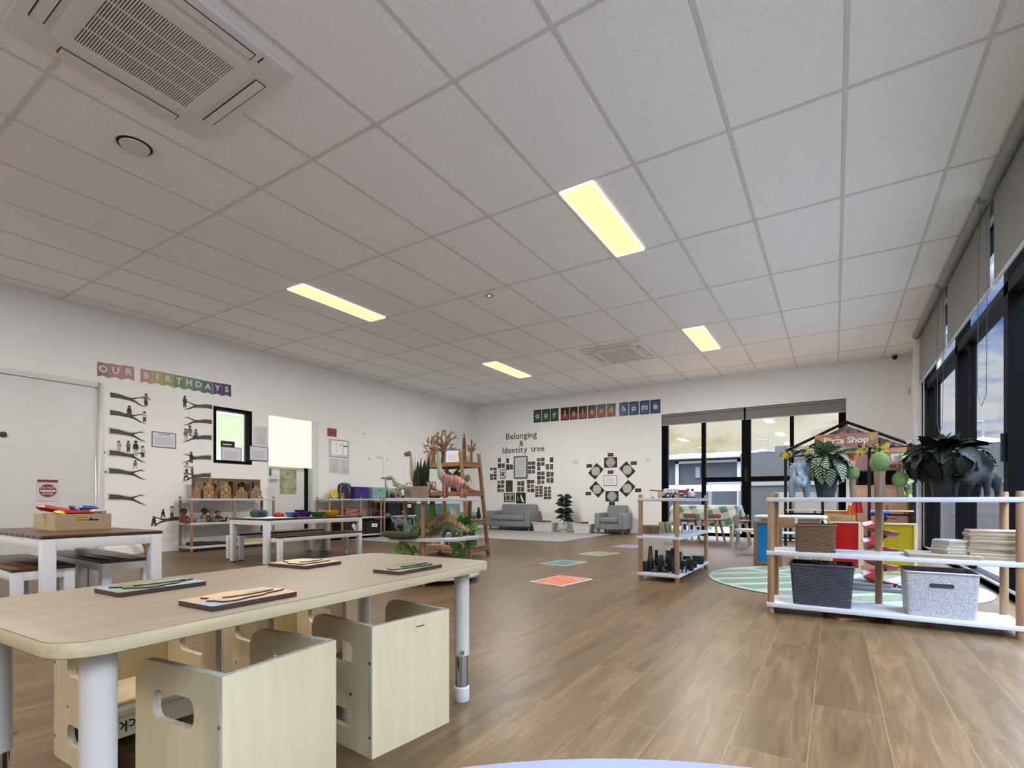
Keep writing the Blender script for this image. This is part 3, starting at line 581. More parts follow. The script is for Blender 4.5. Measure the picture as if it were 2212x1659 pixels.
# wooden puzzles on the table
def puzzle(lb, c, rz, w, d, cols, seed, plaque=0.012):
    rnd = random.Random(seed); t = thing('wooden_puzzle', lb, 'puzzle', (c[0], c[1], TZ+0.0005), rz, 'wooden animal puzzles on the table')
    MB().prism(rrect(-w/2, w/2, -d/2, d/2, 0.008, 4), 0, 0.009, 'xy', 1, 1).prism(rrect(-w/2, w/2, -d/2, d/2, 0.008, 4), 0.009, 0.010, 'xy', 0, 1).build('base_board', [mat('puzzle_print', cols[0], 0.5, col2=cols[1], scale=14), C('#4A2E24', 0.6)], t)
    pts = []
    for i in range(40):
        a = 2*pi*i/40; k = 1+0.16*sin(3*a+seed)+0.08*sin(7*a+2*seed); pts.append((w*0.41*cos(a)*k, d*0.38*sin(a)*k))
    MB().prism(pts, 0.010, 0.0135, 'xy', 0, 1).build('animal_piece', [mat('puzzle_animal', cols[2], 0.5, col2=cols[3], scale=22), C('#4A2E24', 0.6)], t)
    MB().prism([(w*0.30*cos(a)+w*0.05, d*0.10*sin(a)-d*0.12) for a in [2*pi*i/18 for i in range(18)]], 0.0135, 0.0165, 'xy', 0, 1).build('small_piece', [mat('puzzle_small', cols[4], 0.5, col2=cols[2], scale=30), C('#4A2E24', 0.6)], t)
puzzle('long green and blue wooden puzzle nearest the left end of the table', (-1.385, 0.58), R(92), 0.19, 0.125, ('#86A6BC', '#7A8C5E', '#7E8A5A', '#5E6E40', '#8FA39A'), 1)
puzzle('blue and orange wooden puzzle at the near edge of the table', (-1.066, 0.612), R(92), 0.19, 0.125, ('#CC9A6A', '#7FA0C0', '#E0B27A', '#B7A083', '#6E7F7A'), 2)
puzzle('yellow and cream wooden puzzle at the far edge of the table', (-1.463, 1.055), R(95), 0.15, 0.175, ('#C9A77C', '#A07F5F', '#CDB684', '#BFA474', '#A3A283'), 3)
puzzle('dark green leaf printed wooden puzzle near the right end of the table', (-1.095, 1.15), R(92), 0.20, 0.105, ('#66745A', '#8A9470', '#43522E', '#7A8858', '#2E3E22'), 4)
# ---------------------------------------------------------------- teak topped tables and benches
def slat_table(kind, lb, x0, x1, y0, y1, h, ax, grp, leg=0.062, fh=0.06, rz=0.0, cat='table'):
    cx, cy = (x0+x1)/2, (y0+y1)/2; t = thing(kind, lb, cat, (cx, cy, 0), rz, grp); a, b = (x1-x0)/2, (y1-y0)/2; th = 0.018
    mb = MB(); k = max(3, round((b if ax == 'x' else a)*2/0.095)); gp = 0.002
    for i in range(k):
        if ax == 'x': p = -b+2*b*i/k; mb.box(-a, a, p+gp/2, p+2*b/k-gp/2, h-th, h)
        else: p = -a+2*a*i/k; mb.box(p+gp/2, p+2*a/k-gp/2, -b, b, h-th, h)
    mb.build('tabletop' if cat == 'table' else 'seat', M['teak'] if ax == 'x' else M['teaky'], t, bev=0.0015)
    mb = MB(); z0, z1 = h-th-fh, h-th; e = 0.004; l = leg-0.004
    mb.box(-a+e+l, a-e-l, -b+e, -b+e+0.03, z0, z1).box(-a+e+l, a-e-l, b-e-0.03, b-e, z0, z1).box(-a+e, -a+e+0.03, -b+e+l, b-e-l, z0, z1).box(a-e-0.03, a-e, -b+e+l, b-e-l, z0, z1)
    mb.build('apron', M['alu'], t, bev=0.001)
    for sx in (-1, 1):
        for sy in (-1, 1):
            p, q = sorted((sx*(a-e), sx*(a-e-leg))); r_, s_ = sorted((sy*(b-e), sy*(b-e-leg)))
            lg = MB().box(p, q, r_, s_, 0.008, z1).build('leg', M['alu'], t, bev=0.002)
            MB().box(p+0.004, q-0.004, r_+0.004, s_-0.004, 0, 0.008).build('rubber_foot', C('#2A2A2C'), lg, sm=0)
    return t
slat_table('slatted_table', 'white framed table with dark slatted top carrying the wooden block box', -4.93, -3.68, 1.0, 1.60, 0.479, 'y', 'dark topped white tables')
slat_table('slatted_bench', 'dark slatted bench on the near side of the block box table', -4.86, -3.80, 0.935, 1.215, 0.297, 'x', 'dark topped white benches', 0.05, 0.05, R(-3), 'bench')
slat_table('slatted_bench', 'dark slatted bench on the wall side of the block box table', -4.91, -3.86, 1.355, 1.635, 0.297, 'x', 'dark topped white benches', 0.05, 0.05, R(-2), 'bench')
slat_table('slatted_table', 'white framed table with dark slatted top carrying coloured bowls', -5.63, -4.98, 3.10, 4.42, 0.479, 'x', 'dark topped white tables', 0.055, 0.05, R(2))
slat_table('slatted_bench', 'dark topped white bench on the room side of the coloured bowl table', -5.14, -4.86, 3.17, 4.32, 0.297, 'y', 'dark topped white benches', 0.045, 0.04, R(3), 'bench')
slat_table('slatted_bench', 'dark topped white bench on the wall side of the coloured bowl table', -5.90, -5.62, 3.20, 4.36, 0.297, 'y', 'dark topped white benches', 0.045, 0.04, R(3), 'bench')
# box of blocks
T2 = 0.479
t = thing('wooden_box', 'open pale wooden box with slotted handle holding coloured blocks', 'box', (-4.42, 1.365, T2+0.0005), 0)
mb = MB(); a, b, h, th = 0.20, 0.15, 0.105, 0.01
mb.box(-a, a, -b, b, 0, 0.008); mb.ring(rrect(-b, b, 0.008, h, 0.001, 5), rrect(-0.045, 0.045, 0.062, 0.082, 0.0095, 5), a-th, a, 'yz').ring(rrect(-b, b, 0.008, h, 0.001, 5), rrect(-0.045, 0.045, 0.062, 0.082, 0.0095, 5), -a, -a+th, 'yz')
mb.box(-a+th, a-th, -b, -b+th, 0.008, h).box(-a+th, a-th, b-th, b, 0.008, h); mb.build('box_body', M['lightwood'], t)
def hexbar(name, lb, c, rot, L, r, col, grp='blocks in the wooden box'):
    mb = MB(); mb.T = Matrix.Translation(c) @ Euler(rot).to_matrix().to_4x4(); L, r = L*1.25, r*1.3; mb.tube([(-L/2, 0, 0), (-L/2+r*0.7, 0, 0), (L/2-r*0.7, 0, 0), (L/2, 0, 0)], [(r*0.35, r*0.2), (r, r*0.55), (r, r*0.55), (r*0.35, r*0.2)], 6)
    tag(mb.build(name, C(col, 0.4), sm=0), lb, 'block', grp)
bz = T2+0.112
hexbar('toy_block', 'long red block tilted up at the left of the wooden box', (-4.42, 1.27, bz+0.022), (0, R(12), R(95)), 0.155, 0.032, '#B4232A')
hexbar('toy_block', 'long red block lying flat across the front of the wooden box', (-4.30, 1.335, bz+0.002), (0, 0, R(88)), 0.16, 0.028, '#A92129')
hexbar('toy_block', 'chunky yellow block between the two red blocks at the box rim', (-4.29, 1.262, bz-0.002), (0, R(20), R(80)), 0.055, 0.028, '#F0C52C')
hexbar('toy_block', 'bright blue block lying on top at the right of the wooden box', (-4.45, 1.46, bz+0.03), (0, R(4), R(85)), 0.095, 0.026, '#2457B8')
hexbar('toy_block', 'dark blue block standing beside the bright blue one in the box', (-4.44, 1.385, bz+0.024), (0, R(30), R(85)), 0.06, 0.026, '#2C4770')
hexbar('toy_block', 'pale yellow block under the bright blue block in the box', (-4.36, 1.455, bz+0.006), (0, R(-10), R(80)), 0.07, 0.022, '#E9C766')
hexbar('toy_block', 'navy block low at the right corner of the box', (-4.28, 1.455, bz-0.012), (0, R(-15), R(85)), 0.07, 0.022, '#27306A')
hexbar('toy_block', 'yellow block seen through the handle slot of the box', (-4.24, 1.35, T2+0.07), (0, 0, R(90)), 0.07, 0.02, '#E8C02E')
hexbar('toy_block', 'purple block seen through the handle slot of the box', (-4.24, 1.42, T2+0.066), (0, 0, R(90)), 0.06, 0.02, '#4A3A86')
tag(MB().ball((0, 0, 0), 0.028, (1, 1, 0.6)).build('pebble', C('#B9AFA0', 0.8), loc=(-4.30, 1.487, bz+0.008)), 'grey pebble at the right rear of the block box', 'pebble')
t = thing('toy_giraffe', 'yellow spotted toy neck leaning on the wall behind the slatted bench', 'toy', (-7.30, 3.02, 0.0), R(90))
MB().tube([(0.0, 0.06, 0.02), (-0.06, 0.02, 0.16), (-0.10, -0.02, 0.30)], [0.02, 0.024, 0.022], 10).build('neck', mat('giraffe_spots', '#D9A93C', 0.7, col2='#9A6A22', scale=30), t)
MB().ball((0, 0.07, 0.03), 0.032, (1, 1, 0.8)).build('hoof', C('#D9A72C', 0.7), t)
# bowls and cloth on the second table
def bowl(lb, x, y, r, h, col, rim=None):
    t = thing('plastic_bowl', lb, 'bowl', (x, y, T2+0.0005), 0, 'coloured bowls on the slatted table')
    MB().lathe([(1e-6, 0.002), (r*0.62, 0), (r*0.95, h*0.55), (r, h*0.85), (r*1.04, h), (r*0.96, h*0.98), (r*0.9, h*0.6), (r*0.58, 0.008), (1e-6, 0.008)], 20).build('bowl_body', C(col, 0.35), t)
    return t
bowl('blue plastic bowl at the left of the bowls', -5.22, 3.60, 0.075, 0.055, '#1F3FA8'); bowl('purple plastic bowl between the blue and green bowls', -5.28, 3.82, 0.06, 0.06, '#54258F')
bowl('green plastic bowl left of the yellow one', -5.17, 3.90, 0.085, 0.055, '#1E7A3A'); bowl('large yellow plastic bowl at the right end of the bowls', -5.22, 4.12, 0.10, 0.065, '#E9B81F')
tag(MB().ball((0, 0, 0), 0.035, (1, 1, 0.8)).build('toy_fruit', C('#C9451F'), loc=(-5.30, 4.0, T2+0.028)), 'orange toy fruit between the green and yellow bowls', 'toy')
tag(MB().lathe([(1e-6, 0), (0.05, 0), (0.03, 0.03), (0.06, 0.075), (0.055, 0.078), (1e-6, 0.04)], 16).build('purple_cup', C('#4A1F6E'), loc=(-5.38, 3.80, T2+0.001)), 'purple cup standing behind the coloured bowls', 'cup')
def cloth(lb, x, y, z, r, cols, seed, flat=0.5, n=5, name='cloth_heap', cat='cloth', grp=None):
    rnd = random.Random(seed); mb = MB()
    for i in range(n):
        a = 2*pi*i/n; rr = r*0.45 if n > 1 else 0; mb.ball((rr*cos(a), rr*sin(a)*1.2, r*flat*0.5), r*0.6, (1, 1, flat*(0.7+0.5*rnd.random())), 12, i % len(cols))
    for k, p in enumerate(mb.v): mb.v[k] = (p[0]+0.12*r*sin(p[1]*90/r*0.1+seed), p[1]+0.1*r*sin(p[0]*8/r), max(0.0, p[2]+0.10*r*sin(p[0]*9/r+p[1]*7/r)))
    return tag(mb.build(name, [C(c, 0.9) for c in cols], loc=(x, y, z)), lb, cat, grp)
cloth('heap of blue and green silk scarves on the slatted table', -5.42, 3.32, T2+0.001, 0.085, ('#1E2A4A', '#2C5A45', '#26366B'), 3, 0.9)
cloth('small red scarf heap beside the blue ones on the slatted table', -5.36, 3.52, T2+0.001, 0.055, ('#A02824', '#B43A30'), 4, 0.9)
tag(MB().box(-0.22, 0.14, -0.2, 0.2, 0, 0.002).build('paper_sheet', M['paper'], loc=(-5.28, 3.36, T2+0.0003)), 'white paper sheet under the scarves on the slatted table', 'paper')
# ---------------------------------------------------------------- open shelving on beech poles
ZB = (0.065, 0.374, 0.692)          # top faces of the three boards
BT = 0.026
def pole_shelf(lb, x0, x1, y0, y1, poles, grp='white shelves on beech poles', zs=ZB):
    cx, cy = (x0+x1)/2, (y0+y1)/2; t = thing('open_shelf', lb, 'shelf', (cx, cy, 0), 0, grp)
    for z in zs: MB().box(x0-cx, x1-cx, y0-cy, y1-cy, z-BT, z).build('shelf_board', M['board'], t, bev=0.003)
    for px, py in poles: MB().lathe([(0.0175, 0), (0.0185, 0.003), (0.0185, 0.716), (0.016, 0.722), (1e-6, 0.722)], 20, (px-cx, py-cy, 0)).build('pole', M['beech'], t)
    return t
def corners(x0, x1, y0, y1, i=0.022): return [(x0+i, y0+i), (x1-i, y0+i), (x0+i, y1-i), (x1-i, y1-i)]
S1 = (-7.37, -7.03, 3.38, 4.57); pole_shelf('white three tier shelf against the birthday wall, holding dolls and little houses', *S1, corners(*S1)+[(S1[1]-0.022, 3.965)])
S2 = (-7.38, -7.03, 5.52, 6.70); pole_shelf('white three tier shelf holding the backpack and purple cube by the left wall', *S2, corners(*S2)+[(S2[1]-0.022, 5.80), (S2[1]-0.022, 6.2)])
S2b = (-7.38, -7.03, 6.74, 7.95); pole_shelf('white three tier shelf holding black crates near the far left corner', *S2b, corners(*S2b)+[(S2b[1]-0.022, 7.3)])
S4 = (-1.415, -1.065, 4.235, 5.39); pole_shelf('white three tier shelf holding black building blocks in the middle of the room', *S4, corners(*S4))
S5 = (-0.345, 0.790, 3.41, 3.745); pole_shelf('white three tier shelf at the right holding plants, baskets and ball trees', *S5, corners(*S5)+[(0.222, 3.723)])
# round dinosaur stand
t = thing('round_shelf', 'round white three tier stand with beech poles covered in dinosaurs', 'shelf', (-2.905, 3.345, 0)); RC = (-2.905, 3.345)
ang = math.atan2(3.05-3.345, -2.75+2.905)
for z in ZB: MB().lathe([(1e-6, z-BT), (0.392, z-BT), (0.395, z-BT+0.003), (0.395, z-0.003), (0.392, z), (1e-6, z)], 64).build('shelf_board', M['board'], t)
for k in range(3): a = ang+2*pi*k/3; MB().cyl((0.335*cos(a), 0.335*sin(a), 0), (0.335*cos(a), 0.335*sin(a), 0.680), 0.0185, n=20).build('pole', M['beech'], t)
# ladder shelf
LX, LY0, LY1, LH = -3.965, 4.77, 5.14, 1.245
t = thing('ladder_shelf', 'tapering pine ladder shelf with wooden trees on top in the far left corner', 'shelf', (LX, (LY0+LY1)/2, 0)); hy = (LY1-LY0)/2
def lw(z): return 0.385-0.145*z/LH
rail = M['orange_wood']
for sx in (-1, 1):
    for sy in (-1, 1):
        mb = MB(); a0, a1 = lw(0)*sx, lw(LH)*sx; c = 0.021; y = sy*(hy-0.0)
        mb.add([(a0-c, y-0.014, 0), (a0+c, y-0.014, 0), (a0+c, y+0.014, 0), (a0-c, y+0.014, 0), (a1-c, y-0.014, LH), (a1+c, y-0.014, LH), (a1+c, y+0.014, LH), (a1-c, y+0.014, LH)], [(0,3,2,1), (4,5,6,7), (0,1,5,4), (1,2,6,5), (2,3,7,6), (3,0,4,7)])
        mb.build('rail', rail, t, bev=0.002)
LS = (0.115, 0.43, 0.775, 1.12)
for z in LS:
    a = lw(z)-0.005
    MB().box(-a, a, -hy+0.005, hy-0.005, z-0.016, z).build('shelf_board', wood('ladder_board', '#A87E50', '#906640', 0.45, 6, 'x'), t, bev=0.002)
    MB().box(-a, a, -hy-0.014, -hy+0.004, z-0.05, z-0.017).box(-a, a, hy-0.004, hy+0.014, z-0.05, z-0.017).box(a+0.016, a+0.03, -hy, hy, z-0.055, z-0.012).box(-a-0.03, -a-0.016, -hy, hy, z-0.055, z-0.012).box(a+0.01, a+0.03, -hy+0.012, hy-0.012, z-0.008, z+0.014).build('shelf_rim', rail, t, bev=0.002)
# ---------------------------------------------------------------- sofa, armchair, floor pieces
def couch(kind, lb, x0, x1, y0, y1, h, arm, seatz, aw, cat):
    cx, cy = (x0+x1)/2, (y0+y1)/2; t = thing(kind, lb, cat, (cx, cy, 0)); a, b = (x1-x0)/2, (y1-y0)/2; f = M['fabric']
    MB().box(-a+0.01, a-0.01, -b+0.02, b-0.02, 0.09, seatz-0.10).build('base', f, t, bev=0.012)
    for s in (-1, 1):
        p, q = sorted((s*a, s*(a-aw))); MB().box(p, q, -b, b-0.03, 0.09, arm).build('armrest', f, t, bev=0.025, seg=4)
    bk = MB(); bk.T = Matrix.Translation((0, b-0.09, 0.10)) @ Matrix.Rotation(R(-7), 4, 'X'); bk.box(-a+aw*0.8, a-aw*0.8, -0.055, 0.055, 0, h-0.10); bk.build('backrest', f, t, bev=0.03, seg=4)
    MB().box(-a+aw+0.004, a-aw-0.004, -b-0.012, b-0.15, seatz-0.10, seatz).build('seat_cushion', f, t, bev=0.028, seg=4)
    for sx in (-1, 1):
        for sy in (-1, 1): MB().cyl((sx*(a-0.06), sy*(b-0.08), 0), (sx*(a-0.055), sy*(b-0.085), 0.09), 0.018, 0.026, 12).build('leg', M['beech'], t)
couch('sofa', 'small grey two seat sofa under the identity tree papers', -6.62, -5.50, 9.42, 9.99, 0.575, 0.43, 0.33, 0.13, 'sofa')
couch('armchair', 'small grey armchair under the ring of circular prints', -4.03, -3.42, 9.45, 9.99, 0.565, 0.415, 0.325, 0.12, 'armchair')
def basket(lb, x, y, w, d, h, seed, books, rz=0):
    t = thing('woven_basket', lb, 'basket', (x, y, 0.004), rz, 'white woven book baskets'); m = grid_mat('white_weave', '#FFFFFF', '#B5B2AE', 70, 70, 0.25)
    k = 0.86; mb = MB(); o, i = rrect(-w/2, w/2, -d/2, d/2, 0.03), rrect(-w/2+0.012, w/2-0.012, -d/2+0.012, d/2-0.012, 0.025); n = len(o)
    vs = [(p*k, q*k, 0) for p, q in o]+[(p, q, h) for p, q in o]+[(p, q, h) for p, q in i]+[(p*k, q*k, 0.012) for p, q in i]
    mb.add(vs, [(j+r_*n, (j+1) % n+r_*n, (j+1) % n+(r_+1)*n, j+(r_+1)*n) for r_ in range(3) for j in range(n)]+[tuple(range(n-1, -1, -1)), tuple(3*n+j for j in range(n))])
    mb.build('basket_body', m, t)
    MB().tube([(p*1.01, q*1.01, h) for p, q in o], 0.008, 6, closed=True).build('rim', C('#FFFFFF', 0.8), t)
    for j, (c_, lb2) in enumerate(books):
        b = MB(); b.T = Matrix.Rotation(R(-8+9*j), 4, 'X') @ Matrix.Rotation(R(4*(j % 2)), 4, 'Y'); b.box(-w*0.20, w*0.20, -0.006, 0.006, -0.11, 0.11)
        tag(b.build('picture_book', C(c_, 0.5), loc=(x+(-0.35+0.23*j)*w, y-0.02+0.02*(j % 2), h-0.085+0.012*(j % 3)), rz=R(8*(j % 2)-4)), lb2, 'book', 'books in the white baskets')
basket('white woven book basket beside the sofa', -5.22, 9.62, 0.50, 0.30, 0.185, 1, [('#B0433E', 'red book sticking out of the basket beside the sofa'), ('#8E2F2C', 'dark red book beside the red one in the sofa basket'), ('#7E6A58', 'brown book in the basket beside the sofa'), ('#C9B7A6', 'pale book at the right of the sofa basket')])
basket('white woven book basket beside the armchair', -4.33, 9.62, 0.40, 0.28, 0.18, 2, [('#B57A4A', 'orange book in the basket beside the armchair'), ('#8C4A32', 'rust brown book in the basket beside the armchair'), ('#6F5A48', 'dark brown book in the armchair basket')])
# rugs and floor cards
rug = mat('grey_rug', '#A9A9A7', 0.95, noise=0.16, scale=60)
tag(MB().prism(rrect(-1.75, 1.75, -1.28, 1.28, 0.02, 3), 0, 0.006, 'xy').build('floor_rug', rug, loc=(-5.46, 8.62, 0)), 'large pale grey rug in front of the sofa and armchair', 'rug')
tag(MB().prism(rrect(-0.62, 0.62, -0.55, 0.55, 0.02, 3), 0, 0.006, 'xy').build('floor_rug', rug, loc=(-6.35, 6.42, 0)), 'grey rug at the foot of the backpack shelf', 'rug')
def leafy_rug():
    m = bpy.data.materials.new('leaf_rug'); m.use_nodes = True; t_ = m.node_tree; b = t_.nodes['Principled BSDF']; L = t_.links.new
    uv = N(t_, 'ShaderNodeUVMap'); sp = N(t_, 'ShaderNodeSeparateXYZ'); L(uv.outputs[0], sp.inputs[0])
    r = ramp(t_, [(0.05, lin('#B9C2B8')), (0.10, lin('#8FA38C'))]); L(sp.outputs[0], r.inputs[0])
    tc = N(t_, 'ShaderNodeTexCoord'); n = N(t_, 'ShaderNodeTexNoise'); n.inputs['Scale'].default_value = 70; L(tc.outputs['Object'], n.inputs['Vector'])
    x = N(t_, 'ShaderNodeMixRGB', blend_type='MULTIPLY'); x.inputs[0].default_value = 0.35; L(r.outputs[0], x.inputs[1]); L(n.outputs[0], x.inputs[2]); L(x.outputs[0], b.inputs['Base Color']); b.inputs['Roughness'].default_value = 0.95; return m
t = thing('round_rug', 'round pale green leaf shaped play rug under the marble run', 'rug', (0.0, 4.985, 0))
mb = MB(); mb.prism(circ(0.97, 72), 0, 0.006, 'xy', 0, 1); mb.build('pile', [C('#9AA495', 0.95), C('#3A3F3C', 0.9)], t, sm=0)
lm = C('#75866C', 0.95, noise=0.25, scale=80); mb = MB()
def vein_cell(p, q, r_, s_): mb.add([(p[0], p[1], 0.0072), (q[0], q[1], 0.0072), (r_[0], r_[1], 0.0072), (s_[0], s_[1], 0.0072)], [(0,1,2,3)])
for sgn in (-1, 1):
    for k in range(6):
        y0 = -0.80+0.29*k; poly = []
        for i in range(9): f = i/8; poly.append((sgn*(0.035+f*0.86), y0+f*0.24-0.02))
        for i in range(8, -1, -1): f = i/8; poly.append((sgn*(0.035+f*0.86), y0+f*0.24+0.20*(1-0.25*f)))
        mb.T = Matrix.Rotation(R(55), 4, 'Z')
        for i in range(8):
            q = [poly[i], poly[i+1], poly[16-i], poly[17-i]]
            if min(math.hypot(a, c) for a, c in q) < 0.93: mb.add([(a*min(1, 0.935/math.hypot(a, c)), c*min(1, 0.935/math.hypot(a, c)), 0.0073) for a, c in q], [(0, 1, 2, 3)])
        mb.T = None
mb.build('leaf_pattern', lm, t, sm=0)
def card(lb, u, v, wd, ln, rz, c1, c2):
    p = at(u, v, z=0); t = thing('floor_card', lb, 'card', (p.x, p.y, 0.0005), rz, 'laminated cards on the floor')
    MB().prism(rrect(-wd/2, wd/2, -ln/2, ln/2, 0.008, 3), 0, 0.0015, 'xy').build('lamination', mat('laminate_white', '#E3E6E8', 0.2), t)
    MB().box(-wd/2+0.02, wd/2-0.02, -ln/2+0.02, ln/2-0.02, 0.0015, 0.002).build('picture', mat('card_print', c1, 0.25, col2=c2, scale=14), t, sm=0)
card('red and orange laminated card on the floor, nearest the foreground table', 1213, 1254, 0.34, 0.46, R(-8), '#E2553E', '#E98A52'); card('green and blue laminated card on the floor behind the red one', 1217, 1216, 0.33, 0.46, R(-6), '#2F9A62', '#2E86B0')
card('yellow laminated card on the floor behind the green one', 1294, 1196, 0.33, 0.46, R(-10), '#B7A44E', '#5E9A4E'); card('purple laminated card on the floor farthest from the foreground table', 1357, 1180, 0.33, 0.44, R(-8), '#7A76C2', '#A9A4DA')
# ---------------------------------------------------------------- things on the walls
def lwall(u, v): p = at(u, v, x=XL); return (p.x+0.001, p.y, p.z)
def bwall(u, v): p = at(u, v, y=YB); return (p.x, p.y-0.001, p.z)
def spot(wall, u0, v0, u1, v1):
    f = lwall if wall == 'L' else bwall; um, vm = (u0+u1)/2, (v0+v1)/2; c = f(um, vm); a, b = f(u0, vm), f(u1, vm); tp, bt = f(um, v0), f(um, v1)
    wd = abs(a[1]-b[1]) if wall == 'L' else abs(a[0]-b[0]); return V(c), (pi/2 if wall == 'L' else 0.0), wd, tp[2]-bt[2]
def plate(mb, w_, h_, y=0.0, th=0.002, mi=0, x=0, z=0): return mb.box(x-w_/2, x+w_/2, y-th, y, z-h_/2, z+h_/2, mi)
def letter_card(lb, c, rz, wd, h, col, ch, lc, pennant=False, border=None, sub=None, size=0.6, grp=None, lift=0.0, tilt=0.0):
    t = thing('letter_card', lb, 'letter card', c, rz, grp); mb = MB()
    if pennant: mb.prism([(-wd/2, h/2), (-wd/2, -h/2), (0, -h/2+h*0.14), (wd/2, -h/2), (wd/2, h/2)], -0.002, 0)
    else: plate(mb, wd, h)
    mb.build('card', C(border or col, 0.35), t, sm=0)
    if border: z1 = h*(0.5-0.10); MB().box(-wd*0.38, wd*0.38, -0.0028, -0.002, -h*0.40 if not sub else -h*0.40, h*0.38 if not sub else -h*0.02).build('colour_panel', C(col, 0.5), t, sm=0)
    mb = MB(); add_text(mb, ch, size*h, (0, -0.0045, lift*h), 0.002, 0.004*h/0.2); mb.build('letter', C(lc, 0.5), t, sm=0)
    return t
# birthday pennants
P = [('O', 210, 783, 235, 816, '#96434A'), ('U', 236, 786, 263, 820, '#A95C50'), ('R', 264, 791, 290, 821, '#A65B41'),
     ('B', 303.5, 799, 327, 828, '#AE7140'), ('I', 328, 803, 350.5, 830, '#AE9238'), ('R', 351, 807.5, 374, 834, '#8C9A3C'), ('T', 375, 813, 397.5, 838, '#5E8636'), ('H', 398, 817, 418, 841, '#618A82'), ('D', 418.5, 821, 438, 845, '#4E8378'), ('A', 438.5, 826, 459, 849, '#44776C'), ('Y', 460, 829, 479, 852, '#584678'), ('S', 479.5, 832, 499, 855, '#513F6C')]
cn = ['crimson', 'coral red', 'rust', 'orange brown', 'mustard', 'lime green', 'leaf green', 'pale teal', 'teal', 'deep teal', 'violet', 'dark purple']
for i, (ch, u0, v0, u1, v1, col) in enumerate(P):
    c, rz, wd, h = spot('L', u0, v0, u1, v1); word = 'OUR' if i < 3 else 'BIRTHDAYS'
    letter_card('%s pennant with white letter %s in the word %s' % (cn[i], ch, word), c, rz, wd, 0.178, col, ch, '#F0ECE8', True, size=0.62, grp='birthday pennants', lift=0.06)
# island home cards
P = [('o', 1153, 1169.5, 'g'), ('u', 1171, 1188, 'g'), ('r', 1189.5, 1206.5, 'g'), ('I', 1211.5, 1229.5, 'r'), ('s', 1231, 1248, 'r'), ('l', 1250, 1268, 'r'), ('a', 1270, 1288, 'r'), ('n', 1289.5, 1309, 'r'), ('d', 1310.5, 1330, 'r'), ('h', 1337.5, 1357.5, 'b'), ('o', 1359, 1379.5, 'b'), ('m', 1382, 1403, 'b'), ('e', 1405, 1426.5, 'b')]
for i, (ch, u0, u1, k) in enumerate(P):
    f = (u0-1153)/(1426-1153); v0, v1 = 885.5-24*f, 912.5-21*f
    c, rz, wd, h = spot('B', u0, v0, u1, v1); word = 'our' if i < 3 else 'Island' if i < 9 else 'home'
    col, lc, nm = {'g': ('#3E6B4C', '#EDEAF2', 'black and green'), 'r': ('#B8423A', '#E8C84A', 'black and red'), 'b': ('#38609E', '#EDEAF2', 'black and blue')}[k]
    letter_card('%s card with the letter %s of the word %s' % (nm, ch, word), c, rz, wd, h, col, ch, lc, False, '#18171A', k == 'r', 0.62, 'letter cards above the back wall papers', 0.02)
# cut-out lettering
def lettering(word, u0, u1, vb, size, place):
    """each letter is its own piece of card"""
    cx0 = bwall(u0, vb); x0, x1 = cx0[0], bwall(u1, vb)[0]; z = cx0[2]; adv = []
    for ch in word:
        vs, _ = text_mb(ch, size, 0.003, 0.0015); xs = [p[0] for p in vs]; adv.append(max(xs)-min(xs))
    gap = (x1-x0-sum(adv))/max(1, len(word)-1) if len(word) > 1 else 0; x = x0; seen = {}
    for i, ch in enumerate(word):
        vs, fs = text_mb(ch, size, 0.003, 0.0015); mn = min(p[0] for p in vs); zz = [p[2] for p in vs]
        base = min(zz) if ch not in 'gy' else max(zz)-(max(p[2] for p in text_mb('e', size, 0.003, 0.0015)[0])-min(p[2] for p in text_mb('e', size, 0.003, 0.0015)[0]))
        seen[ch] = seen.get(ch, 0)+1; nth = ['', 'first ', 'second ', 'third '][seen[ch]] if word.count(ch) > 1 else ''
        mb = MB(); mb.add([(p[0]-mn, p[1]-0.002, p[2]-base) for p in vs], fs)
        tag(mb.build('cut_out_letter', M['greenletter'], loc=(x, YB-0.001, z), sm=0), ('dark green cut-out %sletter %s in the wall word %s' % (nth, ch, word)) if ch != '&' else 'dark green cut-out ampersand between two wall words', 'letter', 'dark green wall letters')
        x += adv[i]+gap
lettering('Belonging', 1093.5, 1159.5, 950, 0.205, ''); lettering('&', 1122, 1131, 964, 0.185, ''); lettering('Identity', 1086, 1139, 980, 0.20, ''); lettering('tree', 1147, 1176, 976, 0.19, '')
# photo sheets of the identity tree
PH = [C(h, 0.4) for h in ('#3A352F', '#55493C', '#2F3A35', '#6B5A52', '#7C6E5E', '#4A5560', '#8A6A52', '#5F6E4A')]
def photo_sheet(lb, u0, v0, u1, v1, seed, rows=3, cols=2, name='photo_sheet'):
    rnd = random.Random(seed); c, rz, wd, h = spot('B', u0, v0, u1, v1); mb = plate(MB(), wd, h)
    for r_ in range(rows):
        for k in range(cols):
            if rnd.random() < 0.1: continue
            cw, chh = wd/cols, h/rows; a = cw*rnd.uniform(0.37, 0.48); b = chh*rnd.uniform(0.36, 0.47); x_, z_ = -wd/2+cw*(k+0.5), -h/2+chh*(r_+0.5); m0 = rnd.randint(1, 8)
            mb.box(x_-a, x_+a, -0.0026, -0.002, z_-b, z_+b, m0)
            mb.box(x_-a*0.5, x_+a*0.3, -0.003, -0.0026, z_-b, z_+b*rnd.uniform(-0.2, 0.7), rnd.randint(1, 8))
    return tag(mb.build(name, [M['paper']]+PH, loc=c, rz=rz, sm=0), lb, 'photo sheet', 'photo sheets of the identity tree')
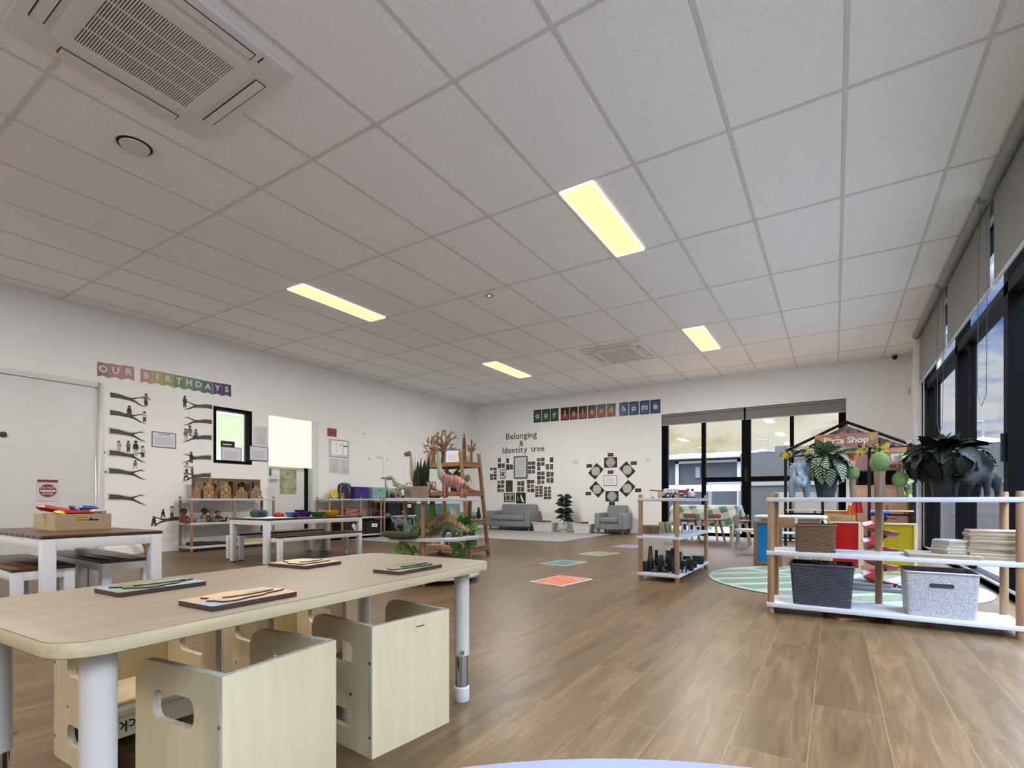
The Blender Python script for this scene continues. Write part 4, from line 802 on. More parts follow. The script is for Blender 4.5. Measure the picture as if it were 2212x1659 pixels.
for i, (lb, a) in enumerate([('photo sheet farthest left, low beside the ladder shelf', (1058, 1010, 1073.5, 1037)), ('photo sheet left of centre at the top left of the identity tree', (1075, 988, 1091, 1012)), ('photo sheet touching the upper left of the scalloped notice', (1093, 988, 1108.5, 1016)),
    ('photo sheet touching the right edge of the scalloped notice', (1140, 996, 1156.5, 1024)), ('photo sheet in the top row, second from the right end', (1159.5, 988, 1177, 1017)), ('photo sheet at the top right corner of the identity tree', (1178.5, 986, 1196, 1016)),
    ('photo sheet in the second row, second from the right end', (1160, 1018, 1177, 1046)), ('photo sheet at the right end of the second row', (1180, 1018, 1196.5, 1044)), ('photo sheet below the small wavy portrait', (1074, 1037, 1089.5, 1064)),
    ('photo sheet with one big picture above the left black framed print', (1092, 1036, 1108.5, 1064)), ('photo sheet below the scalloped notice, above the right black framed print', (1117, 1038, 1133, 1063)), ('photo sheet right below the scalloped notice, beside its lower right corner', (1138, 1036, 1154.5, 1064)),
    ('photo sheet in the lowest row, second from the right end', (1155.5, 1049, 1173, 1074)), ('photo sheet at the lowest right end of the identity tree', (1174.5, 1051, 1191, 1079))]):
    photo_sheet(lb, *a, seed=i+11, rows=(4, 2, 2, 3, 3, 2, 3, 2, 3, 1, 2, 3, 4, 4)[i], cols=1 if i == 9 else 2)
def lines(mb, w_, h_, n, y, mi, x=0.0, z=0.0, fill=0.85):
    for k in range(n): mb.box(x-w_*0.5*fill, x+w_*0.5*fill*(1 if k % 3 else 0.8), y-0.0004, y, z+h_*0.5*fill-(k+0.7)*h_*fill/n, z+h_*0.5*fill-(k+0.45)*h_*fill/n, mi)
def wavy(w_, h_, n=60, amp=0.012):
    o = []
    for a, b in rrect(-w_/2, w_/2, -h_/2, h_/2, 0.03, 3)+[]: o.append((a, b))
    pts = []; L = len(o)
    for i in range(L):
        p, q = V((*o[i], 0)), V((*o[(i+1) % L], 0)); k = max(1, int((q-p).length/0.02))
        for j in range(k): r_ = p.lerp(q, j/k); pts.append((r_.x, r_.y))
    return [(a*(1+amp*2/w_*sin(i*1.9)), b*(1+amp*2/h_*sin(i*1.9))) for i, (a, b) in enumerate(pts)]
c, rz, wd, h = spot('B', 1110, 985, 1139.5, 1034)
t = thing('scalloped_notice', 'tall white notice with dark green scalloped border in the identity tree', 'notice', c, rz)
MB().prism(wavy(wd, h), -0.003, 0).build('border', C('#2F4238', 0.7), t, sm=0)
mb = MB(); plate(mb, wd*0.84, h*0.90, -0.003, 0.001, 0); plate(mb, wd*0.70, h*0.36, -0.004, 0.0008, 1, 0, h*0.20); plate(mb, wd*0.70, h*0.36, -0.004, 0.0008, 1, 0, -h*0.20); lines(mb, wd*0.6, h*0.30, 7, -0.0048, 2, 0, h*0.20); lines(mb, wd*0.6, h*0.30, 6, -0.0048, 2, 0, -h*0.20)
mb.build('sheet', [C('#D9E4DA', 0.6), M['lav'], M['grey']], t, sm=0)
c, rz, wd, h = spot('B', 1080.5, 1014, 1092, 1034)
t = thing('wavy_portrait', 'small picture with black wavy border at the left of the identity tree', 'picture', c, rz)
MB().prism(wavy(wd, h, amp=0.008), -0.003, 0).build('border', M['ink'], t, sm=0); mb = MB(); plate(mb, wd*0.75, h*0.8, -0.003, 0.001, 0); plate(mb, wd*0.55, h*0.5, -0.004, 0.0006, 1); mb.build('sheet', [M['paper'], C('#6E7480')], t, sm=0)
for lb, a, s in (('black framed print of pale pictures below the identity tree, left of two', (1089, 1065, 1112, 1084), 3), ('black framed print with a white feather shape, right of two below the identity tree', (1115, 1064, 1135.5, 1087), 4)):
    c, rz, wd, h = spot('B', *a); t = thing('framed_print', lb, 'framed print', c, rz, 'black framed prints'); mb = MB(); mb.ring(rrect(-wd/2, wd/2, -h/2, h/2, 0.002, 2), rrect(-wd*0.44, wd*0.44, -h*0.42, h*0.42, 0.002, 2), -0.008, 0); mb.build('frame', M['ink'], t, sm=0)
    mb = MB(); plate(mb, wd*0.88, h*0.84, -0.001, 0.002, 0 if s == 3 else 2)
    if s == 3:
        for k in range(4): mb.box(-wd*0.4+k*wd*0.2, -wd*0.24+k*wd*0.2, -0.0036, -0.003, -h*0.3, h*0.1+0.03*(k % 2), 1+k % 2)
    else: mb.prism([(-0.01, 0.10), (0.03, 0.02), (0.09, -0.09), (0.075, -0.12), (0.03, -0.07), (-0.005, 0.0)], -0.0036, -0.003, mi=3); plate(mb, wd*0.2, h*0.4, -0.003, 0.0006, 1, -wd*0.28, -h*0.1)
    mb.build('print', [C('#C9C6B4'), C('#8A7A4E'), C('#22201C'), M['paper']], t, sm=0)
# ring of round prints
def plate_print(lb, u, v, w_, h_, rot, col):
    c = V(bwall(u, v)); t = bpy.data.objects.new('round_print', None); COL.objects.link(t); t.location = c; t.rotation_euler = (0, rot, 0); tag(t, lb, 'print', 'ring of round prints')
    plate(MB(), w_, h_).build('card', C('#1B1B1D', 0.5), t, sm=0)
    r_ = min(w_, h_)*0.44; mb = MB(); s = [(rr*cos(2*pi*i/48)*(1+0.02*sin(12*2*pi*i/48)), rr*sin(2*pi*i/48)*(1+0.02*sin(12*2*pi*i/48))) for rr in (r_,) for i in range(48)]
    mb.prism(s, -0.0032, -0.002, mi=0); mb.prism([(-r_*1.22, 0), (-r_*0.9, -r_*0.2), (-r_*0.9, r_*0.2)], -0.0031, -0.002, mi=0); mb.prism([(r_*1.22, 0), (r_*0.9, r_*0.2), (r_*0.9, -r_*0.2)], -0.0031, -0.002, mi=0)
    for a, b in ((0.86, 0.80), (0.62, 0.52), (0.36, 0.30), (0.16, 0.06)): mb.ring(circ(r_*a, 36), circ(r_*b, 36), -0.0036, -0.0032, mi=1)
    for k in range(16): a = 2*pi*k/16; mb.prism(circ(r_*0.05, 8, (r_*0.71*cos(a), r_*0.71*sin(a))), -0.0036, -0.0032, mi=1)
    mb.build('roundel', [C('#E3DED8', 0.6), C(col, 0.6)], t, sm=0)
for lb, u, v, r_, col in (('dark red round print at the top of the ring', 1319, 999, 0, '#8C3A3C'), ('blue round print at the bottom of the ring', 1322, 1072, 0, '#3A5FA0'), ('tilted grey round print at the upper left of the ring', 1287, 1018, R(-48), '#B5ABA2'), ('tilted grey round print at the lower left of the ring', 1289.5, 1057, R(45), '#A9B3A2'),
    ('tilted pinkish round print at the upper right of the ring', 1355, 1015, R(48), '#BFAFA9'), ('tilted pinkish round print at the lower right of the ring', 1355, 1055, R(-48), '#C2B3AD')):
    plate_print(lb, u, v, 0.285, 0.21, r_, col)
for lb, u, v in (('black caption above the dark red round print', 1319, 982.5), ('black caption above the white notice in the ring', 1319, 1020), ('black caption below the blue round print', 1322, 1087.5), ('black caption beside the upper left round print', 1273, 1006.5), ('black caption beside the lower left round print', 1271, 1066), ('black caption beside the upper right round print', 1369, 1000.5), ('black caption beside the lower right round print', 1378.5, 1059)):
    t = thing('caption_card', lb, 'caption', bwall(u, v), 0, 'black captions of the print ring'); plate(MB(), 0.125, 0.072).build('card', C('#1B1B1D', 0.5), t, sm=0)
    mb = MB(); lines(mb, 0.085, 0.05, 2, -0.0022, 0); mb.build('writing', C('#8E8B86'), t, sm=0)
c, rz, wd, h = spot('B', 1304.5, 1027, 1333, 1049)
t = thing('notice', 'white notice with black border in the middle of the print ring', 'notice', c, rz); plate(MB(), wd, h).build('border', M['ink'], t, sm=0); mb = MB(); plate(mb, wd*0.93, h*0.90, -0.002, 0.001, 0); lines(mb, wd*0.8, h*0.8, 9, -0.003, 1); mb.build('sheet', [M['paper'], M['grey']], t, sm=0)
def small(name, lb, cat, wall, a, col, th=0.008, extra=None):
    c, rz, wd, h = spot(wall, *a); t = thing(name, lb, cat, c, rz); plate(MB(), wd, h, 0, th).build('plate', C(col, 0.5), t, bev=0.002)
    mb = MB(); [plate(mb, wd*0.16, h*0.3, -th, 0.003, 0, x_*wd, 0) for x_ in (extra or (-0.2, 0.2))]; mb.build('switch', C('#C2C0BC'), t, sm=0); return t
small('wall_socket', 'white double power socket on the back wall between paper displays', 'socket', 'B', (1238, 992, 1250, 1001), '#FFFFFF'); small('wall_switch', 'white switch plate on the back wall beside the glazed doors', 'switch', 'B', (1396, 985, 1404, 997), '#FFFFFF', extra=(0,))
small('wall_socket', 'white power socket with a thin cable on the left wall above the black case', 'socket', 'L', (812, 984, 826, 990), '#FFFFFF')
tag(MB().tube([(0, 0, 0), (0.004, 0.03, -0.12), (0.004, 0.0, -0.32)], 0.0025, 6).build('cable', C('#C9C7C3'), loc=(XL+0.006, at(826, 1000, x=XL).y, at(826, 990, x=XL).z)), 'thin white cable hanging below the left wall socket', 'cable')
small('motion_sensor', 'small white motion sensor high in the back right corner', 'sensor', 'B', (1957.5, 838, 1964, 853), '#FFFFFF', 0.03, (0,))
for lb, u, v in (('tiny wall hook high on the left wall above the socket', 787, 937), ('tiny wall hook left of the left wall socket', 797, 991), ('tiny wall hook right of the left wall socket', 836, 992), ('tiny screw hook beside the door frame at the fourth branch', 226, 977), ('tiny screw hook beside the door frame at the fifth branch', 228, 1019)):
    tag(MB().box(-0.006, 0.006, -0.012, 0, -0.012, 0.012).build('wall_hook', C('#8F8D8A'), loc=lwall(u, v), rz=pi/2), lb, 'hook')
# notices on the left wall
def framed(name, lb, wall, a, bc, title=None, n=7, cat='notice', bw=0.93, bh=0.90, off=0.0):
    c, rz, wd, h = spot(wall, *a); c = c+V((off, 0, 0)); t = thing(name, lb, cat, c, rz); plate(MB(), wd, h).build('border', C(bc), t, sm=0); mb = MB(); plate(mb, wd*bw, h*bh, -0.002, 0.001, 0); lines(mb, wd*0.85, h*0.62, n, -0.003, 1, 0, -h*0.06); mb.build('sheet', [M['lav'], M['grey']], t, sm=0)
    if title: mb = MB(); add_text(mb, title, h*0.11, (0, -0.0038, h*0.36), 0.0008); mb.build('title', M['ink'], t, sm=0)
    return t
framed('notice', 'green bordered Happy Birthday notice between the branch columns', 'L', (328, 934, 380.5, 967.5), '#3A5240', 'Happy Birthday', 8)
framed('notice', 'purple bordered notice stuck on the black framed inner window', 'L', (477, 966, 521, 996), '#7A5A78', None, 7, off=0.016)
framed('notice', 'blue bordered notice at the right corner of the black framed inner window', 'L', (538, 964.5, 578, 995.5), '#4A4A80', None, 7, off=0.014)
c, rz, wd, h = spot('L', 475.5, 953, 506, 967); t = thing('caption_card', 'black caption with white writing on the black framed inner window', 'caption', c+V((0.014, 0, 0)), rz); plate(MB(), wd, h).build('card', M['ink'], t, sm=0)
mb = MB(); lines(mb, wd*0.8, h*0.6, 1, -0.0022, 0); mb.build('writing', M['paper'], t, sm=0)
def sleeve(lb, a, n, extra=False):
    c, rz, wd, h = spot('L', *a); t = thing('plastic_sleeve', lb, 'document sleeve', c, rz); plate(MB(), wd, h).build('sleeve', C('#F2F1F4', 0.12), t, sm=0); mb = MB(); plate(mb, wd*0.8, h*0.9, -0.002, 0.0006, 0, wd*0.06); lines(mb, wd*0.6, h*0.42, n, -0.0026, 1, wd*0.06, -h*0.2)
    if extra: mb.ring(rrect(-wd*0.12, wd*0.34, h*0.06, h*0.40, 0.02, 3), rrect(-wd*0.10, wd*0.32, h*0.075, h*0.385, 0.018, 3), -0.003, -0.0026, mi=1)
    mb.build('sheet', [C('#E4E3E7', 0.4), C('#A9A9B0')], t, sm=0)
sleeve('clear plastic sleeve with a faint drawing beside the inner window', (547.5, 921, 577.5, 963), 6, True); sleeve('crumpled clear sleeve with a sheet, left of two below the framed plan', (711, 990, 733.5, 1022), 8); sleeve('shiny clear sleeve with a pale sheet, right of two below the framed plan', (735, 991.5, 754.5, 1025), 3)
c, rz, wd, h = spot('L', 707, 925.5, 727, 943); t = thing('red_sign', 'small red sign on the left wall above the framed plan', 'sign', c, rz); plate(MB(), wd, h).build('plate', C('#A33A32'), t, sm=0); mb = MB(); lines(mb, wd*0.85, h*0.7, 4, -0.0022, 0); mb.build('writing', C('#7E1F1C'), t, sm=0)
c, rz, wd, h = spot('L', 711.5, 949, 753, 987); t = thing('framed_plan', 'framed floor plan on the left wall above the backpack', 'framed plan', c, rz); MB().ring(rrect(-wd/2, wd/2, -h/2, h/2, 0.003, 2), rrect(-wd*0.46, wd*0.46, -h*0.44, h*0.44, 0.003, 2), -0.022, 0).build('frame', C('#F2F2F4', 0.3), t, bev=0.002)
mb = MB(); plate(mb, wd*0.93, h*0.89, -0.006, 0.004, 0); mb.ring(rrect(-wd*0.44, wd*0.44, -h*0.42, h*0.42, 0.002, 2), rrect(-wd*0.425, wd*0.425, -h*0.405, h*0.405, 0.002, 2), -0.011, -0.010, mi=1); mb.box(wd*0.19, wd*0.20, -0.011, -0.010, -h*0.4, h*0.4, 1).box(wd*0.2, wd*0.42, -0.011, -0.010, h*0.10, h*0.16, 1)
for k in range(9): r_ = random.Random(k); x_, z_ = r_.uniform(-wd*0.25, wd*0.1), r_.uniform(-h*0.25, h*0.25); mb.box(x_, x_+wd*0.05, -0.011, -0.010, z_, z_+h*0.05, 2)
mb.build('plan', [M['paper'], C('#2E3038'), M['grey']], t, sm=0)
# door signs
c, rz, wd, h = spot('L', 81, 1035, 128.5, 1083); t = thing('door_sign', 'red and white DO NOT ENTER poster on the grey door', 'sign', c+V((-0.024, 0, 0)), rz); mb = MB(); plate(mb, wd, h, 0, 0.002, 0); mb.box(-wd*0.47, wd*0.47, -0.0026, -0.002, h*0.36, h*0.47, 1); mb.prism([(wd*0.40*cos(a), h*0.29*sin(a)-h*0.02) for a in [2*pi*i/40 for i in range(40)]], -0.0028, -0.002, mi=1); mb.box(-wd*0.36, wd*0.36, -0.0034, -0.0028, -h*0.075, h*0.02, 0)
mb.build('poster', [C('#E7E4E8', 0.25), C('#8E2A30', 0.4)], t, sm=0); mb = MB(); add_text(mb, 'DO NOT', h*0.13, (0, -0.0036, h*0.11), 0.0006); add_text(mb, 'ENTER', h*0.13, (0, -0.0036, -h*0.17), 0.0006); mb.build('writing', M['paper'], t, sm=0)
c, rz, wd, h = spot('L', 612, 1014, 647, 1067); t = thing('door_poster', 'green and cream poster on the door under the glowing blind', 'poster', c+V((-0.084, 0, 0)), rz); mb = MB(); plate(mb, wd*1.02, h); mb.build('poster', mat('poster_print', '#C9C9A2', 0.4, col2='#8E9468', scale=11), t, sm=0); mb = MB(); lines(mb, wd*0.6, h*0.6, 6, -0.0022, 0); mb.build('writing', C('#DEDCC6'), t, sm=0)
c, rz, wd, h = spot('L', 579.5, 1012, 593, 1027); t = thing('exit_sign', 'small green emergency sign on the door above the handle', 'sign', c+V((-0.084, 0, 0)), rz); plate(MB(), wd, h).build('plate', C('#2F5E45'), t, sm=0); mb = MB(); mb.ring(rrect(-wd*0.25, wd*0.2, -h*0.1, h*0.32, 0.004, 2), rrect(-wd*0.18, wd*0.13, -h*0.03, h*0.25, 0.003, 2), -0.0026, -0.002); mb.build('symbol', C('#CFE0D4'), t, sm=0)
# branches with cut-out children
br_a, br_b, lamw = C('#5D5A32', 0.6, noise=0.4, scale=60), C('#4A3A2E', 0.6), C('#E9EBEE', 0.15)
BRL = [(-0.5, 0.11), (-0.3, 0.12), (-0.15, 0.07), (0.02, 0.05), (0.12, 0.03), (0.22, 0.07), (0.34, 0.13), (0.28, 0.055), (0.38, 0.10), (0.40, 0.14), (0.5, 0.13), (0.40, 0.09)]
def branch(lb, u0, v, u1, flip, lam, dv=0.0):
    """trunk end at u0 for the left column; flipped copies grow to the left"""
    c, rz, wd, h = spot('L', min(u0, u1), v-10, max(u0, u1), v+10); t = thing('paper_branch', lb, 'paper branch', c, rz, 'paper branches of the birthday wall'); s = -1 if flip else 1; w_ = wd
    def S_(pts): return [(s*a*w_, b*w_) for a, b in pts][::(-1 if flip else 1)]
    trunk = S_([(-0.5, -0.07), (-0.3, -0.065), (-0.05, -0.085), (0.10, -0.09), (0.10, 0.0), (-0.05, 0.02), (-0.25, 0.07), (-0.5, 0.085)])
    up = S_([(0.05, -0.07), (0.12, -0.04), (0.30, 0.04), (0.48, 0.035), (0.34, 0.062), (0.36, 0.085), (0.28, 0.06), (0.10, 0.01), (0.02, 0.0)]); dn = S_([(0.02, -0.09), (0.15, -0.12), (0.30, -0.20), (0.5, -0.24), (0.32, -0.165), (0.18, -0.07), (0.05, -0.03)])
    if lam:
        mb = MB()
        for p in (trunk, up, dn):
            cx_, cz_ = sum(a for a, _ in p)/len(p), sum(b for _, b in p)/len(p); mb.prism([(a+(0.018 if a > cx_ else -0.018), b+(0.014 if b > cz_ else -0.014)) for a, b in p], -0.001, 0)
        mb.build('laminate_edge', lamw, t, sm=0)
    MB().prism(trunk, -0.002, -0.001).build('bark', br_a, t, sm=0); MB().prism(up, -0.0022, -0.001).prism(dn, -0.0024, -0.001).build('twig', br_b, t, sm=0)
    return t
sk_, hair, wh = C('#9A7464', 0.7), C('#2A211D', 0.7), C('#D9DADD', 0.4)
def figure(lb, u, v0, v1, shirt, legs, pose, sleeves=None):
    """flat photo cut-out of a child, seen at a few pixels"""
    c, rz, wd, h = spot('L', u-5, v0, u+5, v1); c = c+V((0.003, 0, 0)); t = thing('cut_out_figure', lb, 'photo cut-out', c, rz, 'photo cut-outs of the birthday wall'); H = h; mb = MB()
    mb.prism(circ(H*0.10, 14, (0, H*0.40)), -0.001, 0, mi=0); mb.prism([(H*0.105*cos(a), H*0.41+H*0.10*sin(a)) for a in [pi*i/10-0.2 for i in range(12)]], -0.0014, 0, mi=1)
    sh = H*0.15; mb.prism([(-sh, H*0.22), (-sh*0.8, -H*0.10), (sh*0.8, -H*0.10), (sh, H*0.22), (H*0.05, H*0.31), (-H*0.05, H*0.31)], -0.001, 0, mi=2)
    arms = {'down': ((-1, -0.05), (1, -0.05)), 'up': ((-1.2, 0.48), (1.2, 0.48)), 'wave': ((-1.1, 0.5), (1, -0.05)), 'out': ((-2.0, 0.10), (1.8, 0.02))}[pose if pose in ('up', 'wave', 'out') else 'down']
    for ax, az in arms: sx = 1 if ax > 0 else -1; mb.prism([(sx*sh*0.8, H*0.27), (sx*sh*0.9, H*0.17), (ax*sh*1.15, az*H-0.02*H), (ax*sh*1.25, az*H+0.04*H)][::sx], -0.0008, 0, mi=2 if pose in ('down', 'sit') else 0)
    if pose == 'sit':
        for sx in (-1, 1): mb.prism([(sx*0.01*H, -H*0.08), (sx*sh*1.2, -H*0.12), (sx*sh*1.5, -H*0.44), (sx*sh*1.0, -H*0.46), (sx*sh*0.6, -H*0.22), (sx*0.01*H, -H*0.20)][::-sx], -0.001, 0, mi=3)
    else:
        for sx in (-1, 1): mb.prism([(sx*0.005*H, -H*0.09), (sx*sh*0.8, -H*0.09), (sx*sh*0.75, -H*0.5), (sx*sh*0.2, -H*0.5)][::-sx], -0.001, 0, mi=3)
    mb.build('figure', [sk_, hair, C(shirt, 0.6), C(legs, 0.6)], t, sm=0); return t
for i, (v, lam) in enumerate([(859, 0), (896, 0), (935, 1), (981, 1), (1019, 1), (1074, 1)]):
    branch('paper branch beside the grey door, %s from the top' % ('first', 'second', 'third', 'fourth', 'fifth', 'sixth')[i], 239-0.5*i, v, 318, False, lam)
for i, (v, lam) in enumerate([(875, 0), (908, 0), (943, 1), (987, 1), (1026, 1)]):
    branch('paper branch left of the inner window, %s from the top' % ('first', 'second', 'third', 'fourth', 'fifth')[i], 459-i, v, 395-0.5*i, True, lam)
branch('lowest paper branch, just left of the doll shelf', 392, 1121, 326, True, 0)
NV, GR, WH, BK, TN = '#22304A', '#6E7078', '#D4D5DA', '#1E1E22', '#8A7258'
for a in [('cut-out figure with outstretched arms on the top branch beside the grey door', 315, 850, 877, TN, BK, 'out'), ('cut-out figure in dark top sitting on the second branch beside the grey door', 279, 876, 902, BK, NV, 'sit'), ('small cut-out figure waving at the tip of the second branch beside the grey door', 312, 889, 911, WH, BK, 'wave'),
          ('leftmost cut-out figure with raised arm on the fourth branch beside the grey door', 257, 952, 975, '#CDB9B4', '#C9C4C4', 'wave'), ('cut-out figure in striped top on the fourth branch beside the grey door', 277, 952, 976, GR, BK, 'down'), ('cut-out figure in black top on the fourth branch beside the grey door', 293, 952, 984, BK, WH, 'down'), ('rightmost cut-out figure at the tip of the fourth branch beside the grey door', 308, 963, 988, WH, NV, 'wave'),
          ('cut-out figure sitting above the fifth branch beside the grey door', 292, 994, 1014, GR, WH, 'sit'), ('cut-out figure in navy top left of the first branch by the inner window', 399, 855, 880, NV, BK, 'down'), ('cut-out figure in brown top and white trousers on the third branch by the inner window', 401, 926, 951, TN, WH, 'down'), ('tallest cut-out figure above the third branch by the inner window', 410, 919, 947, TN, WH, 'sit'), ('cut-out figure in grey top sitting right on the third branch by the inner window', 423, 927, 951, GR, NV, 'sit'),
          ('dark cut-out figure hanging over the fourth branch by the inner window', 413, 976, 1000, BK, BK, 'wave'), ('pale cut-out figure at the top of the cluster by the wooden mirror', 404, 1000, 1022, WH, '#C9C4C4', 'out'), ('cut-out figure in striped top low in the cluster by the wooden mirror', 402, 1014, 1038, '#B58A8A', BK, 'sit'), ('small cut-out figure at the right of the cluster by the wooden mirror', 415, 1008, 1026, GR, BK, 'down'),
          ('cut-out figure in navy top sitting at the tip of the lowest branch', 332, 1115, 1138, NV, BK, 'sit'), ('cut-out figure leaning on the lowest branch', 352, 1100, 1120, BK, NV, 'sit'), ('cut-out figure with both arms raised on the lowest branch', 371, 1093, 1118, WH, NV, 'up')]: figure(*a)
# ---------------------------------------------------------------- toys, plants and baskets on the shelves
TOP, MID, LOW = ZB[2]+0.0005, ZB[1]+0.0005, ZB[0]+0.0005
def xy(u, v, z): p = at(u, v, z=z); return p.x, p.y
def pot(t, r0, r1, h, m, rim=0.006):
    return MB().lathe([(1e-6, 0), (r0, 0), (r1, h), (r1+rim, h), (r1+rim, h+0.012), (r1-0.006, h+0.012), (r1-0.008, h-0.01), (1e-6, h-0.012)], 28).build('pot', m, t)
def foliage(t, m, z0, R_, H, n, ln, wd, seed, stem='#35482F', low=-0.35, bend=0.35, jit=0.35, name='foliage'):
    """a dome of leaves that hang outwards, each on its own stalk"""
    rnd = random.Random(seed); mb = MB(); st = MB(); zc = z0+H*0.45
    for k in range(n):
        f = (k+0.5)/n; el = low+(1.45-low)*f; a = k*2.39996+rnd.uniform(-jit, jit); rr = rnd.uniform(0.72, 1.0)
        nn = V((cos(el)*cos(a), cos(el)*sin(a), sin(el))); tg = V((sin(el)*cos(a), sin(el)*sin(a), -cos(el))); tg = (tg*(1-0.75*max(0, sin(el)))+nn*(0.5+0.9*max(0, sin(el))*rnd.random())+V((rnd.uniform(-.3, .3), rnd.uniform(-.3, .3), rnd.uniform(-.1, .25)))).normalized()
        p = V((nn.x*R_*rr, nn.y*R_*rr, zc+nn.z*H*0.55*rr)); L_ = ln*rnd.uniform(0.8, 1.15); b = p-tg*L_*0.45
        mb.leaf(b, tg, nn, L_, wd*rnd.uniform(0.85, 1.1), bend, 0, 7); st.tube([(0, 0, z0-0.01), (b.x*0.4, b.y*0.4, z0+H*0.3), tuple(b)], [0.003, 0.0025, 0.0018], 5)
    mb.build(name, m, t); st.build('stems', C(stem), t)
cal = striped_leaf('calathea_leaf', '#2C4634', '#CBDBB8', 7, 0.32); cald = striped_leaf('backlit_calathea_leaf', '#080E0A', '#2C3C2E', 7, 0.24)  # second leaf is darkened so the plant reads as backlit by the glazing
mons = striped_leaf('variegated_leaf', '#3F6B35', '#C5D49A', 6, 0.3)
t = thing('potted_plant', 'striped leafy plant in a dark pot left of the tallest ball tree', 'plant', (ux(1784, 3.57), 3.57, TOP)); pot(t, 0.045, 0.06, 0.10, C('#252A36', 0.5)); foliage(t, cal, 0.075, 0.13, 0.23, 54, 0.11, 0.08, 3, low=-0.6)
t = thing('potted_plant', 'striped leafy plant coloured dark as if backlit, in a black pot near the glazing', 'plant', (ux(2040, 3.57), 3.57, TOP)); pot(t, 0.05, 0.065, 0.10, C('#101214', 0.5)); foliage(t, cald, 0.075, 0.185, 0.25, 84, 0.12, 0.08, 8, low=-0.65, jit=0.6)
felt = mat('green_felt', '#7E9A5C', 0.95, noise=0.3, scale=90, bump=0.3); drift = wood('driftwood', '#A08E78', '#7C6A56', 0.8, 8, 'z')
for u, vb, rpx, wpx, lb in ((1842, 1022, 15.5, 14.5, 'smaller green ball tree left of the tallest one'), (1900.5, 999, 23, 26, 'tallest green ball tree in the middle of the right shelf'), (1944, 1036, 17.5, 15, 'shortest green ball tree beside the backlit plant')):
    y = 3.56; x = ux(u, y); s = (-sin(YAW)*x+cos(YAW)*y)/F_PX; zc = zv(vb, x, y)-TOP; r_ = rpx*s; t = thing('ball_tree', lb, 'toy tree', (x, y, TOP), 0, 'ball trees on the right shelf')
    MB().tube([(0.004, 0, 0), (-0.002, 0, zc*0.5), (0.0, 0, zc-r_*0.5)], [wpx*s*0.43, wpx*s*0.39, wpx*s*0.44], 14).build('trunk', drift, t); MB().ball((0, 0, zc), r_, (0.82, 0.82, 1), 28).build('crown', felt, t)
# --- dinosaurs
def skin2(name, base, stripe, front=None, thr=0.0, sc=30.0, amt=0.3, rough=0.55, ztop=9.0):
    m = bpy.data.materials.new(name); m.use_nodes = True; t_ = m.node_tree; b = t_.nodes['Principled BSDF']; L = t_.links.new
    tc = N(t_, 'ShaderNodeTexCoord'); wv = N(t_, 'ShaderNodeTexWave'); wv.inputs['Scale'].default_value = sc; wv.inputs['Distortion'].default_value = 9; wv.inputs['Detail'].default_value = 2; wv.inputs['Detail Scale'].default_value = 1.2; L(tc.outputs['Object'], wv.inputs['Vector'])
    r = ramp(t_, [(amt*0.5, lin(stripe)), (amt, lin(base))]); L(wv.outputs[0], r.inputs[0]); o = r.outputs[0]
    if front:
        sp = N(t_, 'ShaderNodeSeparateXYZ'); L(tc.outputs['Object'], sp.inputs[0]); mr = N(t_, 'ShaderNodeMapRange'); mr.inputs[1].default_value = thr; mr.inputs[2].default_value = thr+0.012; L(sp.outputs[0], mr.inputs[0]); mz = N(t_, 'ShaderNodeMath', operation='LESS_THAN'); L(sp.outputs[2], mz.inputs[0]); mz.inputs[1].default_value = ztop; mq = N(t_, 'ShaderNodeMath', operation='MULTIPLY'); L(mr.outputs[0], mq.inputs[0]); L(mz.outputs[0], mq.inputs[1])
        x = N(t_, 'ShaderNodeMixRGB'); L(mq.outputs[0], x.inputs[0]); L(o, x.inputs[1]); x.inputs[2].default_value = (*lin(front), 1); o = x.outputs[0]
    L(o, b.inputs['Base Color']); b.inputs['Roughness'].default_value = rough; return m
def critter(lb, loc, rz, s, tubes, m, vox=0.035, name='toy_dinosaur', grp='toy dinosaurs', extra=(), sx=1.0, cat='toy dinosaur'):
    t = thing(name, lb, cat, loc, rz, grp); mb = MB()
    for pts, rad in tubes: mb.tube([(p[0]*s*sx, p[1]*s, p[2]*s) for p in pts], [(r_*s if not isinstance(r_, tuple) else (r_[0]*s, r_[1]*s)) for r_ in rad], 12)
    if tubes is CE_ids[0]: mb.ball((.16*s, 0, .57*s), .25*s, (0.26, 1.0, 1.0), 16)
    remeshed(mb, vox*s, 4).build('body', m, t, sm=60)
    for nm, fn, mm in extra: e = MB(); fn(e, s); e.build(nm, mm, t)
    return t
CE_ids = [None]
def leg4(fx, hx, y, z, r_, k=0.0):
    o = []
    for sy in (-1, 1):
        o.append(([(fx, sy*y, z), (fx+0.04+k*sy, sy*y*1.15, z*0.5), (fx+k*sy, sy*y*1.15, 0.04), (fx+0.05+k*sy, sy*y*1.15, 0.02)], [r_*1.25, r_*0.85, r_*0.8, r_*0.6])); o.append(([(hx, sy*y, z), (hx+0.06-k*sy, sy*y*1.15, z*0.55), (hx-0.03-k*sy, sy*y*1.15, z*0.25), (hx-k*sy, sy*y*1.15, 0.03), (hx+0.05-k*sy, sy*y*1.15, 0.02)], [r_*1.5, r_*1.1, r_*0.75, r_*0.75, r_*0.55]))
    return o
